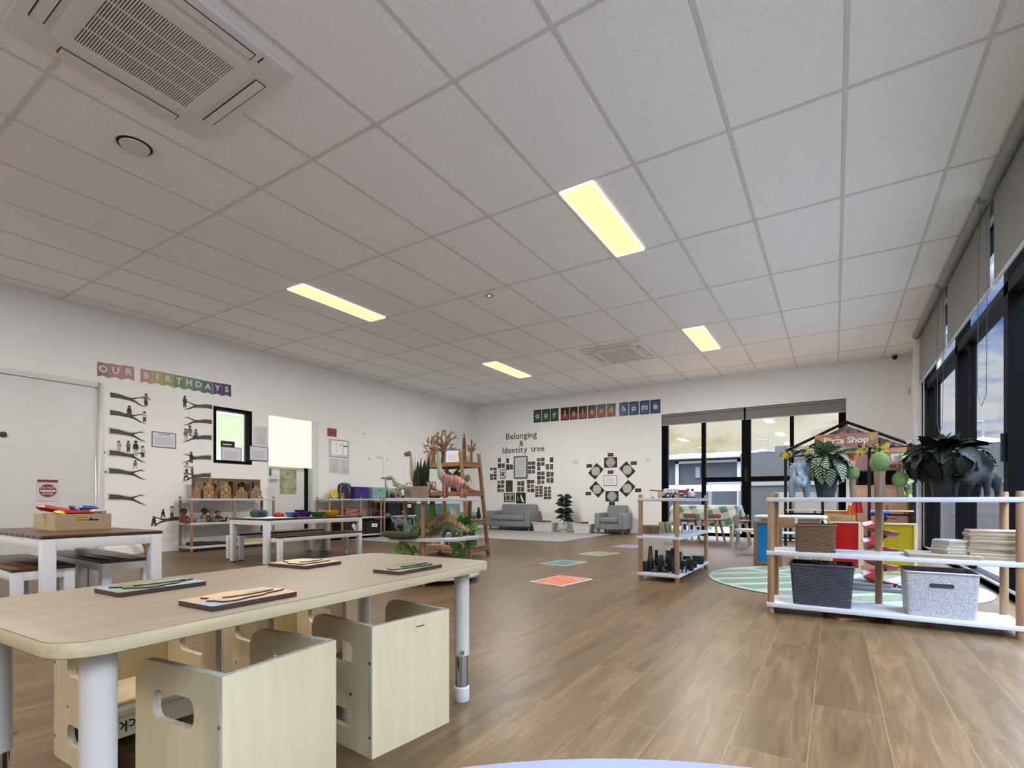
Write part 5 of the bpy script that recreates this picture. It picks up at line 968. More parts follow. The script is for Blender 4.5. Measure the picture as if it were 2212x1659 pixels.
BR = [([(-0.80, 0, .16), (-.55, 0, .22), (-.36, 0, .34), (-.12, 0, .43), (.12, 0, .46), (.27, 0, .58), (.33, 0, .78), (.36, 0, 1.0), (.37, 0, 1.2), (.40, 0, 1.29)], [.015, .04, .11, .17, .165, .11, .07, .055, .045, .045]), ([(.36, 0, 1.28), (.44, 0, 1.345), (.54, 0, 1.33), (.64, 0, 1.29)], [.042, .062, .05, .034]), ([(.46, 0, 1.275), (.58, 0, 1.215)], [.034, .024])]+leg4(.14, -.26, .10, .40, .062, 0.02)
brm = skin2('brachiosaurus_skin', '#B8776A', '#5C3A33', '#9DB592', 0.070, 11, 0.16, 0.55, 0.385); brm2 = skin2('brachiosaurus_skin_brown', '#A56F50', '#4E3A2A', '#98AC86', 0.075, 11, 0.2, 0.55, 0.37)
def put(u, y_or_depth, z): x = ux(u, y_or_depth); return (x, y_or_depth, z)
def rd(u, d, z):
    k = (u-CX)/F_PX*d; return (_f.x*d+_r.x*k, _f.y*d+_r.y*k, z)
def horn(b, p, d, l, r_, s, mi=0): b.tube([V(p)*s, (V(p)+V(d)*l*0.6)*s, (V(p)+V(d)*l+V((0, 0, l*0.2)))*s], [r_*s, r_*0.6*s, r_*0.08*s], 8, mi)
FA = pi+YAW         # facing left in the picture
critter('pink brown long necked dinosaur, right one of two on the round stand', rd(975, 4.22, TOP), FA, 0.315, BR, brm, sx=0.95); critter('brown long necked dinosaur behind the straw basket on the round stand', rd(910, 4.48, TOP), FA-0.3, 0.30, BR, brm2, sx=0.9)
TR = [([(-.95, 0, .50), (-.6, 0, .46), (-.3, 0, .46), (0, 0, .50), (.2, 0, .60), (.30, 0, .74), (.36, 0, .86), (.46, 0, .92)], [.012, .045, .09, .13, .12, .085, .075, .08]), ([(.40, 0, .92), (.54, 0, .92), (.70, 0, .88)], [.085, .075, .04]), ([(.44, 0, .85), (.56, 0, .81), (.66, 0, .79)], [.05, .04, .025])]
for sy in (-1, 1): TR += [([(0, sy*.09, .48), (.12, sy*.10, .30), (-.04, sy*.10, .15), (.02, sy*.10, .03), (.13, sy*.10, .02)], [.10, .075, .04, .035, .03]), ([(.24, sy*.08, .62), (.34, sy*.09, .52), (.40, sy*.08, .54)], [.035, .025, .016])]
bone = skin2('bone_dinosaur', '#B7B29A', '#55564A', None, 0, 60, 0.45); bonem = skin2('grey_dinosaur', '#7C7F80', '#4B4D50', None, 0, 40, 0.3)
critter('bone coloured tyrannosaur skeleton toy, right of two at the left edge of the round stand', rd(866, 4.30, TOP), FA, 0.19, TR, bone); critter('grey skeleton dinosaur crouching at the far left edge of the round stand', rd(846, 4.36, TOP), FA+0.4, 0.13, BR, bone, sx=1.1)
# brown trex, stegosaurus, ceratopsians, small ones on the middle board
critter('brown tyrannosaur leaning forward at the front of the middle board', rd(926, 4.12, MID), YAW, 0.19, TR, skin2('trex_skin', '#8C5A4C', '#5E3C34', None, 0, 35, 0.3))
SG = [([(-.80, 0, .16), (-.5, 0, .26), (-.25, 0, .40), (0, 0, .46), (.22, 0, .38), (.38, 0, .26), (.50, 0, .20), (.60, 0, .17)], [.015, .05, .13, .19, .15, .08, .06, .03])]+leg4(.20, -.20, .11, .34, .06)
def plates(b, s):
    for i in range(9):
        f = i/8; x_ = -.55+1.0*f; z_ = .30+.34*sin(pi*(0.12+f*0.78)); h = .16+.30*sin(pi*(0.1+f*0.8)); y_ = .025*(-1)**i
        b.prism([(x_*s-0.055*s, (z_-.03)*s), (x_*s+0.055*s, (z_-.03)*s), (x_*s+.07*s, (z_+h*.55)*s), (x_*s-.01*s, (z_+h)*s), (x_*s-.06*s, (z_+h*.5)*s)], (y_-.012)*s, (y_+.012)*s)
critter('green stegosaurus with tan back plates on the middle board', rd(968, 4.16, MID), YAW-0.2, 0.20, SG, skin2('stego_skin', '#5E6E46', '#2E3A2A', None, 0, 30, 0.4), extra=(('back_plates', plates, C('#B79A62')),))
CE_ = [([(-.70, 0, .22), (-.45, 0, .34), (-.2, 0, .42), (.08, 0, .42), (.26, 0, .42), (.42, 0, .38), (.58, 0, .28), (.66, 0, .24)], [.02, .08, .17, .19, .16, .13, .085, .045]), ([(.27, 0, .40), (.20, 0, .56), (.15, 0, .66)], [(.06, .16), (.05, .22), (.03, .18)])]+leg4(.17, -.27, .12, .36, .07)
CE_ids[0] = CE_
def frill_spikes(b, s):
    for k in range(9): a = -1.6+0.4*k; horn(b, (.16, .23*sin(a), .57+.23*cos(a)), (-.1, .6*sin(a), .7*cos(a)), .06, .024, s)
def HORNS(c): return [('brow_horn', (lambda sy: lambda b, s: horn(b, (.42, sy*.08, .47), (.55, sy*.12, .45), .26, .032, s))(q), C(c)) for q in (-1, 1)]+[('nose_horn', lambda b, s: horn(b, (.60, 0, .33), (.3, 0, .8), .10, .026, s), C(c)), ('frill_spikes', frill_spikes, C(c))]
critter('yellow green horned dinosaur right of the stegosaurus', rd(988, 4.22, MID), YAW+0.15, 0.15, CE_, skin2('yellow_dino', '#A7A55E', '#6B6B3A', None, 0, 35, 0.3), extra=HORNS('#D9CFA8'))
critter('small tan horned dinosaur at the right edge of the middle board', rd(1003, 4.36, MID), YAW, 0.11, CE_, skin2('tan_dino', '#8E7A50', '#3A2E22', None, 0, 35, 0.4), extra=HORNS('#C9B98E'))
critter('grey blue sail backed dinosaur on the mossy roll', rd(860, 4.25, MID+0.03), FA, 0.16, TR, bonem, extra=(('sail', lambda b, s: b.prism([(-.35*s, .52*s), (.22*s, .66*s), (.12*s, .78*s), (-.08*s, .82*s), (-.28*s, .70*s)], -.012*s, .012*s), C('#8A8690')),))
critter('small pale teal long necked dinosaur beside the left pole of the round stand', rd(886, 4.12, MID+0.012), FA+1.0, 0.15, BR, skin2('teal_dino', '#8FB3A0', '#5E7F74', None, 0, 40, 0.25))
# moss, felt volcano, ferns, ivy
moss = mat('moss', '#4E5A32', 0.95, noise=0.5, scale=120, bump=0.6)
mb = MB()
mb.tube([rd(829, 4.14, MID+0.028), rd(845, 3.99, MID+0.03), rd(868, 3.94, MID+0.03), rd(893, 3.98, MID+0.024), rd(905, 4.02, MID+0.02)], [0.022, 0.031, 0.032, 0.026, 0.012], 12)
o = mb.build('moss_roll', moss, sm=60); c0 = V(rd(868, 4.05, MID)); o.data.transform(Matrix.Translation(-c0)); o.location = c0; tag(o, 'rolled moss mat hanging over the left edge of the middle board', 'moss roll')
t = thing('felt_volcano', 'green felt volcano with orange top behind the front pole', 'toy volcano', rd(934, 4.50, MID))
MB().lathe([(1e-6, 0), (0.075, 0), (0.072, 0.05), (0.05, 0.12), (0.030, 0.20), (0.022, 0.26)], 20).build('cone', mat('lime_felt', '#A9C552', 0.95, noise=0.2, scale=60), t); MB().lathe([(0.022, 0.26), (0.024, 0.275), (0.018, 0.30), (1e-6, 0.305)], 16).build('lava', C('#A5562A', 0.8), t)
ivy = striped_leaf('ivy_leaf', '#6B9A48', '#8DBE66', 3, 0.3)
def ivy_spray(lb, c, pts, n, seed, size=0.06, spread=0.05):
    rnd = random.Random(seed); t = thing('ivy_spray', lb, 'artificial ivy', c, 0, 'ivy on the round stand'); P = [V(p) for p in pts]; MB().tube(P, 0.0025, 6).build('vine', C('#55683A'), t); mb = MB()
    for k in range(n):
        f = rnd.random()*(len(P)-1); i = min(int(f), len(P)-2); p = P[i].lerp(P[i+1], f-i); a = rnd.uniform(0, 2*pi)
        d = V((cos(a), sin(a)*0.7, rnd.uniform(-.6, .5))); mb.leaf(p+d*spread*rnd.random(), d, (0.3*rnd.uniform(-1, 1), -1, 0.5), size*rnd.uniform(.7, 1.2), size*0.95, 0.3, 0, 5, 0.45)
    mb.build('leaves', ivy, t)
b0 = V(rd(880, 4.15, ZB[1]-0.03)); ivy_spray('ivy hanging below the middle board at the left pole of the round stand', tuple(b0), [(0, 0, 0), (-0.03, -0.02, -0.08), (0.02, -0.02, -0.15), (-0.06, 0, -0.17)], 34, 4, 0.07)
b0 = V(rd(1010, 4.45, ZB[1]+0.02)); ivy_spray('ivy spilling over the right edge of the round stand', tuple(b0), [(-0.05, 0, 0.10), (0.02, -0.03, 0.05), (0.07, -0.05, 0.0), (0.0, -0.06, -0.10), (-0.06, -0.06, -0.20)], 52, 5, 0.078)
b0 = V(rd(1002, 4.5, MID+0.02)); ivy_spray('ivy standing behind the horned dinosaurs on the middle board', tuple(b0), [(-0.06, 0, 0.0), (-0.02, 0, 0.08), (0.02, 0, 0.12)], 26, 6, 0.07)
b0 = V(rd(895, 4.35, MID+0.01)); ivy_spray('leafy ivy behind the pale teal dinosaur', tuple(b0), [(-0.06, 0, 0.0), (0, 0, 0.07), (0.05, 0, 0.08), (0.08, 0, 0.02)], 34, 7, 0.075)
straw = grid_mat('straw_weave', '#A8947A', '#6E5C44', 160, 150, 0.3, 0.9)
def straw_basket(lb, c, r_, h, hh):
    t = thing('straw_basket', lb, 'basket', c, YAW, 'straw baskets on the round stand'); MB().lathe([(1e-6, 0), (r_*0.92, 0), (r_, h*0.4), (r_*0.95, h), (r_*0.88, h), (r_*0.9, h*0.4), (1e-6, 0.012)], 26).build('basket_body', straw, t)
    MB().tube([(r_*0.95*cos(a)*1.0, r_*0.95*cos(a)*-0.63*0, h*0.7+hh*sin(a)) for a in [pi*i/12 for i in range(13)]], 0.006, 8).build('handle', C('#C2AF92', 0.9), t); return t
sb = rd(908.5, 4.12, TOP); straw_basket('large straw basket with a loop handle on the round stand', sb, 0.066, 0.095, 0.105); sb2 = rd(884, 4.42, TOP); straw_basket('small straw basket behind the large one on the round stand', sb2, 0.045, 0.09, 0.07)
t = thing('snake_plant', 'dark pointed snake plant standing in the large straw basket', 'plant', (sb[0], sb[1], TOP+0.014)); mb = MB()
for k in range(11): a = k*2.4; r_ = 0.012+0.03*((k*7) % 5)/5; mb.leaf((r_*cos(a), r_*sin(a), 0.0), (0.17*cos(a), 0.10*sin(a)+0.06, 1), (cos(a)+0.2, sin(a)-0.7, 0.1), 0.23+0.13*((k*5) % 7)/7, 0.062, 0.04, 0, 7, 0.5)
mb.build('leaves', striped_leaf('snake_leaf', '#1F3026', '#35493A', 9, 0.35), t); MB().lathe([(1e-6, 0), (0.04, 0), (0.045, 0.06), (1e-6, 0.055)], 16).build('soil', C('#3A2E24', 0.9), t)
for lb, u, d, r_ in (('brown stone at the feet of the right long necked dinosaur', 944, 4.3, 0.03), ('dark mossy stone between the two long necked dinosaurs', 935, 4.2, 0.026)): tag(MB().ball((0, 0, 0), r_, (1.4, 1, 0.5), 14).build('stone', C('#4E4632', 0.9, noise=0.3, scale=60), loc=rd(u, d, TOP+r_*0.45)), lb, 'stone')
critter('small brown horned dinosaur behind the legs of the right long necked dinosaur', rd(1000, 4.5, TOP), FA, 0.10, CE_, skin2('brown_dino', '#8A5A34', '#4E3420', None, 0, 35, 0.3))
# triceratops pair on the right shelf
cem = skin2('triceratops_skin', '#8396A0', '#6E5A56', '#86A5B5', 0.04, 22, 0.22); cemd = skin2('backlit_triceratops_skin', '#0D1012', '#070809', None, 0, 22, 0.25, 0.85)  # second skin is near black: the backlit silhouette is put into its colour
critter('grey blue triceratops at the left end of the right shelf', put(1727, 3.56, TOP), R(-82), 0.275, CE_, cem, extra=HORNS('#8B7C72')); critter('triceratops coloured dark as if backlit, at the glazing end of the right shelf', put(2120, 3.53, TOP), R(-118), 0.285, CE_, cemd, extra=HORNS('#0C0F11'))
# wicker, plastic baskets
def tub(name, lb, u0, u1, y0, y1, z, h, taper, m, grp=None, rim=True, slot=False, hole=None):
    x0, x1 = ux(u0, y0), ux(u1, y0); w_, d = (x1-x0)/2, (y1-y0)/2; t = thing(name, lb, 'basket', ((x0+x1)/2, (y0+y1)/2, z), 0, grp); o, i = rrect(-w_, w_, -d, d, 0.018), rrect(-w_+0.006, w_-0.006, -d+0.006, d-0.006, 0.013); n = len(o); k = 1-taper
    mb = MB(); vs = [(p*k, q*k, 0) for p, q in o]+[(p, q, h) for p, q in o]+[(p, q, h) for p, q in i]+[(p*k, q*k, 0.006) for p, q in i]
    mb.add(vs, [(j+r_*n, (j+1) % n+r_*n, (j+1) % n+(r_+1)*n, j+(r_+1)*n) for r_ in range(3) for j in range(n)]+[tuple(range(n-1, -1, -1)), tuple(3*n+j for j in range(n))]); mb.build('basket_body', m, t)
    if rim: MB().tube([(p*1.005, q*1.005, h) for p, q in o], 0.0055, 6, closed=True).build('rim', C(rim, 0.5), t)
    if slot: s_ = MB(); s_.T = Matrix.Translation((0, -d*(k+taper*0.72)-0.001, h*0.72)) @ Matrix.Rotation(R(-6), 4, 'X'); s_.prism(rrect(-0.05, 0.05, -0.010, 0.010, 0.0095, 5), -0.002, 0.004); s_.build('handle_slot', C('#23211E', 0.6), t)
    return t
tub('wicker_basket', 'brown wicker basket on the middle board of the right shelf', 1717, 1806, 3.44, 3.64, MID, 0.155, 0.02, grid_mat('brown_wicker', '#8C6644', '#2E1D12', 120, 90, 0.62, 0.7), rim='#8A6444')
bb = tub('mesh_basket', 'dark grey mesh basket on the bottom board of the right shelf', 1706, 1846, 3.43, 3.68, LOW, 0.235, 0.10, grid_mat('dark_mesh', '#474C5C', '#14161C', 85, 75, 0.6, 0.4), rim='#4B5060')
tub('mesh_basket', 'white perforated basket with handle slot on the bottom board of the right shelf', 1955, 2119, 3.43, 3.69, LOW, 0.232, 0.08, grid_mat('white_mesh', '#BDBEC5', '#4A4B52', 105, 105, 0.22, 0.45, True), rim='#D4D5D9', slot=True)
bx0 = bb.location
for lb, dx, col, dz in (('dark red toy vehicle in the dark mesh basket', 0.0, '#8A2A2E', 0.0), ('yellow toy block in the dark mesh basket', 0.055, '#D9A92A', 0.004), ('teal green toy piece in the dark mesh basket', -0.035, '#2F6A60', 0.014), ('orange toy piece at the right in the dark mesh basket', 0.10, '#B5583A', -0.006)):
    mb = MB()
    for k in range(4): mb.box(-0.026+0.013*k, -0.017+0.013*k, -0.03, 0.03, -0.012, 0.012+0.004*(k % 2))
    mb.box(-0.026, 0.026, -0.028, 0.028, -0.012, 0.006); tag(mb.build('toy_brick', C(col, 0.4), loc=(bx0.x+dx, bx0.y+0.05, LOW+0.222+dz), bev=0.002), lb, 'toy', 'toys in the dark mesh basket')
# stacks of wooden boards on the middle board
def boards(lb, u, y, n, half, th, sides, cols, grp, rot=0.0, jit=0.006, z=MID):
    rnd = random.Random(int(u)); x = ux(u, y); order = ['bottom', 'second from the bottom', 'third from the bottom', 'fourth from the bottom', 'fifth from the bottom', 'sixth from the bottom', 'seventh from the bottom', 'eighth from the bottom', 'ninth from the bottom']
    for i in range(n):
        a = rot+rnd.uniform(-.06, .06); p = rrect(-half, half, -half*0.8, half*0.8, 0.006, 2) if sides == 4 else circ(half, sides, a0=rnd.uniform(-.05, .05))
        o = MB().prism(p, 0.0002, th-0.0003, 'xy', 0, 1).build('wooden_board', [C(cols[0]), C(cols[1])], loc=(x+rnd.uniform(-jit, jit), y+rnd.uniform(-jit, jit), z+i*th), rz=a, bev=0.0035)
        nm = 'top' if i == n-1 else order[i]; tag(o, lb % nm, 'board', grp)
boards('square wooden board, %s of the tall pile on the right shelf', 2141, 3.56, 9, 0.102, 0.0165, 4, ('#CDBFA2', '#A8977A'), 'square boards on the right shelf', 0.0, 0.008)
boards('six sided wooden board, %s of the middle pile on the right shelf', 2054, 3.56, 5, 0.09, 0.0145, 6, ('#D9D6CC', '#A99C84'), 'six sided boards on the right shelf', 0.3, z=MID+0.0205)
boards('flat wooden tray, %s of the low pile on the right shelf', 2034, 3.55, 2, 0.15, 0.010, 4, ('#C9BCA0', '#8E8068'), 'trays on the right shelf', 0.05, 0.004)
# under the right shelf
tag(MB().prism(rrect(-0.10, 0.10, -0.09, 0.09, 0.004, 2), 0, 0.012, 'xy').build('floor_tile_toy', C('#A5694A'), loc=(ux(1834, 3.55), 3.55, 0.0), rz=0.5), 'orange brown wooden tile lying under the right shelf', 'tile')
mb = MB(); [mb.ball((0.012*(k % 5)-0.03+0.004*(k % 2), 0.012*(k//5)-0.02, 0.010+0.004*((k*3) % 3)), 0.010, (1.1, 1, 0.9), 8) for k in range(20)]; tag(mb.build('pine_cone', C('#2E2428', 0.8), loc=(ux(1911, 3.5), 3.5, 0.0)), 'dark pine cone lying under the right shelf', 'pine cone')
tag(MB().ball((0, 0, 0.013), 0.015, (1.2, 1, 0.85)).build('toy_nut', C('#A5502A', 0.5), loc=(ux(2006, 3.5), 3.5, 0.0)), 'small orange toy under the white perforated basket', 'toy')
# --- middle shelf: ambulance, fire engine, bottles, blocks
def wheel(b, x, y, r_, mi, w_=0.012): b.tube([(x, y-w_/2, r_), (x, y+w_/2, r_)], r_, 18, mi)
def truck(lb, c, rz, L_, H_, col, cross=False, dots=True):
    t = thing('toy_vehicle', lb, 'toy vehicle', c, rz, 'wooden vehicles on the block shelf'); W_ = 0.07; MB().box(-L_/2, L_*0.5, -W_/2, W_/2, 0.02, H_).build('body', C(col, 0.4), t, bev=0.004)
    MB().box(-L_/2-0.03, -L_/2, -W_/2+0.004, W_/2-0.004, 0.02, H_*0.72).build('cab', C('#C9B08A', 0.5), t, bev=0.006)
    for x_ in (-L_*0.30, L_*0.28):
        for sy in (-1, 1): wl = MB(); wheel(wl, x_, sy*(W_/2+0.005), 0.024, 0); w_ = wl.build('wheel', C('#22262E', 0.5), t); MB().tube([(x_, sy*(W_/2+0.011), 0.024), (x_, sy*(W_/2+0.013), 0.024)], 0.011, 14).build('hub', C('#C9CCD2', 0.4), w_)
    mb = MB(); y = -W_/2-0.0012
    if cross: mb.box(-L_*0.38, L_*0.06, y, y+0.002, H_*0.34, H_*0.58, 0).box(-L_*0.18, -L_*0.14, y-0.001, y, H_*0.38, H_*0.54, 1).box(-L_*0.22, -L_*0.10, y-0.001, y, H_*0.44, H_*0.48, 1); [mb.box(-L_*0.36+k*L_*0.14, -L_*0.30+k*L_*0.14, y, y+0.002, H_*0.74, H_*0.88, 2) for k in range(3)]; mb.ring(circ(L_*0.11, 18, (L_*0.30, H_*0.72)), circ(L_*0.085, 18, (L_*0.30, H_*0.72)), y, y+0.002, 'xz', 3)
    else: mb.box(-L_*0.4, L_*0.4, y, y+0.002, H_*0.5, H_*0.6, 1).box(-L_*0.3, -L_*0.1, y, y+0.002, H_*0.66, H_*0.86, 3)
    mb.build('markings', [C('#A32E38'), C('#E6E6E8'), C('#3A5A9E'), C('#4A5360')], t, sm=0); return t
FR = -0.15
truck('white wooden ambulance with red cross on top of the block shelf', (ux(1449, 4.62), 4.62, TOP), YAW-0.1, 0.115, 0.085, '#DCDDE4', True); truck('red wooden fire engine on top of the block shelf', (ux(1472, 4.88), 4.88, TOP), YAW-0.3, 0.11, 0.08, '#8E1F28')
t = thing('toy_crane', 'brown wooden crane arm with string in front of the white ambulance', 'toy crane', (ux(1422, 4.45), 4.45, TOP), YAW); MB().box(0.0, 0.03, -0.02, 0.02, 0, 0.055).build('mast', C('#BFA987'), t, bev=0.003); ar = MB(); ar.T = Matrix.Translation((0.02, 0, 0.062)) @ Matrix.Rotation(R(4), 4, 'Y'); ar.box(-0.095, 0.02, -0.007, 0.007, -0.006, 0.006); ar.build('arm', C('#7A4630'), t, bev=0.002)
MB().tube([(-0.072, 0, 0.062), (-0.066, 0, 0.03), (-0.05, 0, 0.008)], 0.0012, 5).build('string', C('#8E8A84'), t); MB().box(-0.062, -0.035, -0.006, 0.006, 0, 0.008).build('hook', C('#8A4632'), t)
for u, y, lb, c1, c2 in ((1485.5, 5.0, 'toy bottle with dark red cap, left of two on the block shelf', '#B9A7AC', '#6E1F2A'), (1495.5, 5.12, 'white toy bottle with black cap, right of two on the block shelf', '#D6D6DA', '#22242A')):
    t = thing('toy_bottle', lb, 'toy bottle', (ux(u, y), y, TOP), 0, 'toy bottles on the block shelf'); MB().lathe([(1e-6, 0), (0.026, 0), (0.026, 0.05), (0.012, 0.066), (0.012, 0.074)], 18).build('bottle_body', C(c1, 0.35), t); MB().lathe([(0.014, 0.072), (0.014, 0.09), (1e-6, 0.092)], 14).build('cap', C(c2), t); MB().lathe([(0.027, 0.0), (0.0275, 0.016), (0.027, 0.017)], 18).build('base_band', C(c2), t)
def xb(u, y): return ux(u, y)
t = thing('wooden_crate', 'brown wooden crate at the left of the block shelf middle board', 'crate', (xb(1407, 4.55), 4.55, MID), YAW); mb = MB(); mb.box(-0.065, 0.065, -0.05, 0.05, 0, 0.006); [mb.box(-0.065+0.0262*k, -0.041+0.0262*k, -0.05, -0.044, 0.006, 0.075).box(-0.065+0.0262*k, -0.041+0.0262*k, 0.044, 0.05, 0.006, 0.075) for k in range(5)]; mb.box(-0.065, -0.059, -0.044, 0.044, 0.006, 0.075).box(0.059, 0.065, -0.044, 0.044, 0.006, 0.075); mb.build('slats', M['brownwood'], t); MB().box(-0.066, 0.066, -0.052, -0.05, 0.066, 0.075).build('lip', C('#A88A66'), t)
for i, (u, lb, col) in enumerate(((1432, 'pale wooden board leaning leftmost behind the crate', '#C2B49A'), (1440, 'pale wooden board leaning in the middle of three beside the crate', '#B3A58C'), (1448, 'pale wooden board leaning rightmost of three beside the crate', '#D3C8B2'))):
    mb = MB(); mb.T = Matrix.Rotation(R(-14+3*i), 4, 'Y'); mb.box(-0.006, 0.006, -0.05, 0.05, 0.002, 0.10); tag(mb.build('leaning_board', C(col), loc=(xb(u, 4.72+0.05*i), 4.72+0.05*i, MID), rz=YAW, bev=0.002), lb, 'board', 'leaning boards on the block shelf')
tag(MB().lathe([(1e-6, 0), (0.02, 0), (0.024, 0.05), (0.02, 0.055), (1e-6, 0.05)], 16).build('wooden_cup', C('#A88F74'), loc=(xb(1459, 4.6), 4.6, MID)), 'small brown wooden cup beside the front pole of the block shelf', 'cup')
for u, y, w_, h, lb in ((1478, 4.85, 0.045, 0.10, 'tall narrow toy house frame on the block shelf middle board'), (1493, 5.02, 0.05, 0.085, 'white toy house frame with dark window on the block shelf middle board'), (1507, 5.18, 0.05, 0.05, 'short white toy house frame at the far end of the block shelf')):
    t = thing('toy_house_block', lb, 'toy house', (xb(u, y), y, MID), YAW, 'toy house blocks'); MB().ring(rrect(-w_/2, w_/2, 0, h, 0.002, 2), rrect(-w_*0.3, w_*0.3, h*0.25, h*0.8, 0.002, 2), -0.015, 0.015).build('frame', C('#D8D8DC', 0.5), t, bev=0.002); MB().box(-w_*0.29, w_*0.29, 0.002, 0.006, h*0.26, h*0.79).build('window', C('#3B342F'), t, sm=0)
tag(MB().box(-0.06, 0.06, -0.03, 0.03, 0, 0.006).build('white_tile', C('#D9E0E6'), loc=(xb(1463, 4.5), 4.5, MID), rz=YAW), 'flat white tile at the front of the block shelf middle board', 'tile')
bk = C('#15171C', 0.35); names = ['tallest tapered black tower', 'black cylinder at the front left corner', 'stepped black block', 'tall narrow black tower', 'black column', 'black twin column', 'wide black block', 'black stepped steps', 'black block by the front pole', 'black arch', 'black cone topped block', 'flat black slab', 'black slab at the far end', 'small black cube', 'thin black column', 'low black block', 'black disc stack', 'far black cylinder']
bl = [(1405, 4.36, .030, .215, 'taper'), (1394, 4.33, .026, .085, 'cyl'), (1414, 4.33, .032, .05, 'step'), (1418, 4.50, .018, .17, 'tower'), (1428, 4.38, .02, .14, 'box'), (1437, 4.36, .026, .15, 'step'), (1448, 4.45, .03, .12, 'box'), (1444, 4.60, .03, .16, 'tower'), (1457, 4.32, .022, .10, 'box'), (1478, 4.42, .022, .10, 'arch'), (1471, 4.62, .028, .155, 'taper'), (1490, 4.66, .035, .09, 'box'), (1507, 5.10, .05, .075, 'box'), (1499, 4.80, .024, .05, 'box'), (1453, 4.75, .016, .17, 'box'), (1480, 4.78, .05, .10, 'arch'), (1493, 4.56, .02, .045, 'cyl'), (1515, 5.24, .03, .06, 'cyl')]
where = ['third from the left on the bottom board of the block shelf', 'of the block shelf', 'low at the front of the block shelf', 'behind the stepped block on the block shelf', 'left of the twin column on the block shelf', 'in the front row of the block shelf', 'behind the front row of the block shelf', 'rising at the back of the block shelf', 'of the block shelf', 'just right of the front pole of the block shelf', 'behind the front pole of the block shelf', 'lying right of the front pole on the block shelf', 'of the block shelf bottom board', 'between slabs on the right of the block shelf', 'at the back left of the block shelf', 'behind the black arch on the block shelf', 'at the right front edge of the block shelf', 'in the far corner of the block shelf']
for (u, y, r_, h, k), a, b in zip(bl, names, where):
    mb = MB()
    if k == 'taper': mb.tube([(0, 0, 0), (0, 0, h*0.45), (0, 0, h*0.46), (0, 0, h)], [r_, r_, r_*0.85, r_*0.42], 20)
    elif k == 'cyl': mb.cyl((0, 0, 0), (0, 0, h), r_, n=22)
    elif k == 'step': [mb.box(-r_+r_*0.5*j, r_, -r_, r_, h*j/3, h*(j+1)/3) for j in range(3)]
    elif k == 'tower': mb.box(-r_, r_, -r_, r_, 0, h*0.6).box(-r_*0.7, r_*0.7, -r_*0.7, r_*0.7, h*0.6, h*0.97).box(-r_*0.9, r_*0.9, -r_*0.9, r_*0.9, h*0.97, h)
    elif k == 'arch': mb.prism([(-r_, 0), (-r_*0.5, 0)]+[(-r_*0.5*cos(pi*i/8), h*0.45+r_*0.5*sin(pi*i/8)) for i in range(9)]+[(r_*0.5, 0), (r_, 0), (r_, h), (-r_, h)], -0.02, 0.02)
    else: mb.box(-r_, r_, -r_, r_, 0, h)
    tag(mb.build('black_block', bk, loc=(xb(u, y), y, LOW), rz=YAW*0.4, bev=0.0015), a+' '+b, 'block', 'black blocks on the block shelf')
# ---------------------------------------------------------------- shelf by the birthday wall: little houses, mirrors, dolls
XS = -7.19
def lx(u, x=XS): return uy(u, x)
kraft = wood('kraft_wood', '#B08C62', '#9A7850', 0.6, 9, 'z')
t = thing('folding_mirror', 'three panel wooden mirror standing behind the little houses', 'mirror', (-7.31, lx(486, -7.31), TOP)); c0 = lx(486, -7.31)
for u0, u1, a in ((413, 456, R(8)), (457.5, 508, R(-7)), (509, 560, R(-9))):
    y0, y1 = lx(u0, -7.31)-c0, lx(u1, -7.31)-c0; w_ = (y1-y0)/2-0.004; h = 0.285; mb = MB(); mb.T = Matrix.Translation((0, (y0+y1)/2, 0)) @ Matrix.Rotation(pi/2+a, 4, 'Z')
    mb.ring(rrect(-w_, w_, 0, h, 0.004, 5), rrect(-w_*0.80, w_*0.80, 0.045, h-0.04, 0.03, 5), -0.012, 0.012); f_ = mb.build('mirror_frame', M['brownwood'], t)
    mb = MB(); mb.T = Matrix.Translation((0, (y0+y1)/2, 0)) @ Matrix.Rotation(pi/2+a, 4, 'Z'); mb.box(-w_*0.82, w_*0.82, 0.002, 0.005, 0.03, h-0.03); mb.build('mirror_glass', mat('mirror_silver', '#E8ECEE', 0.03, 1.0), f_, sm=0)
wins = ['#D8C24A', '#B23A3A', '#6FA07A', '#E9E3C9', '#C9566A', '#7FB0C0']
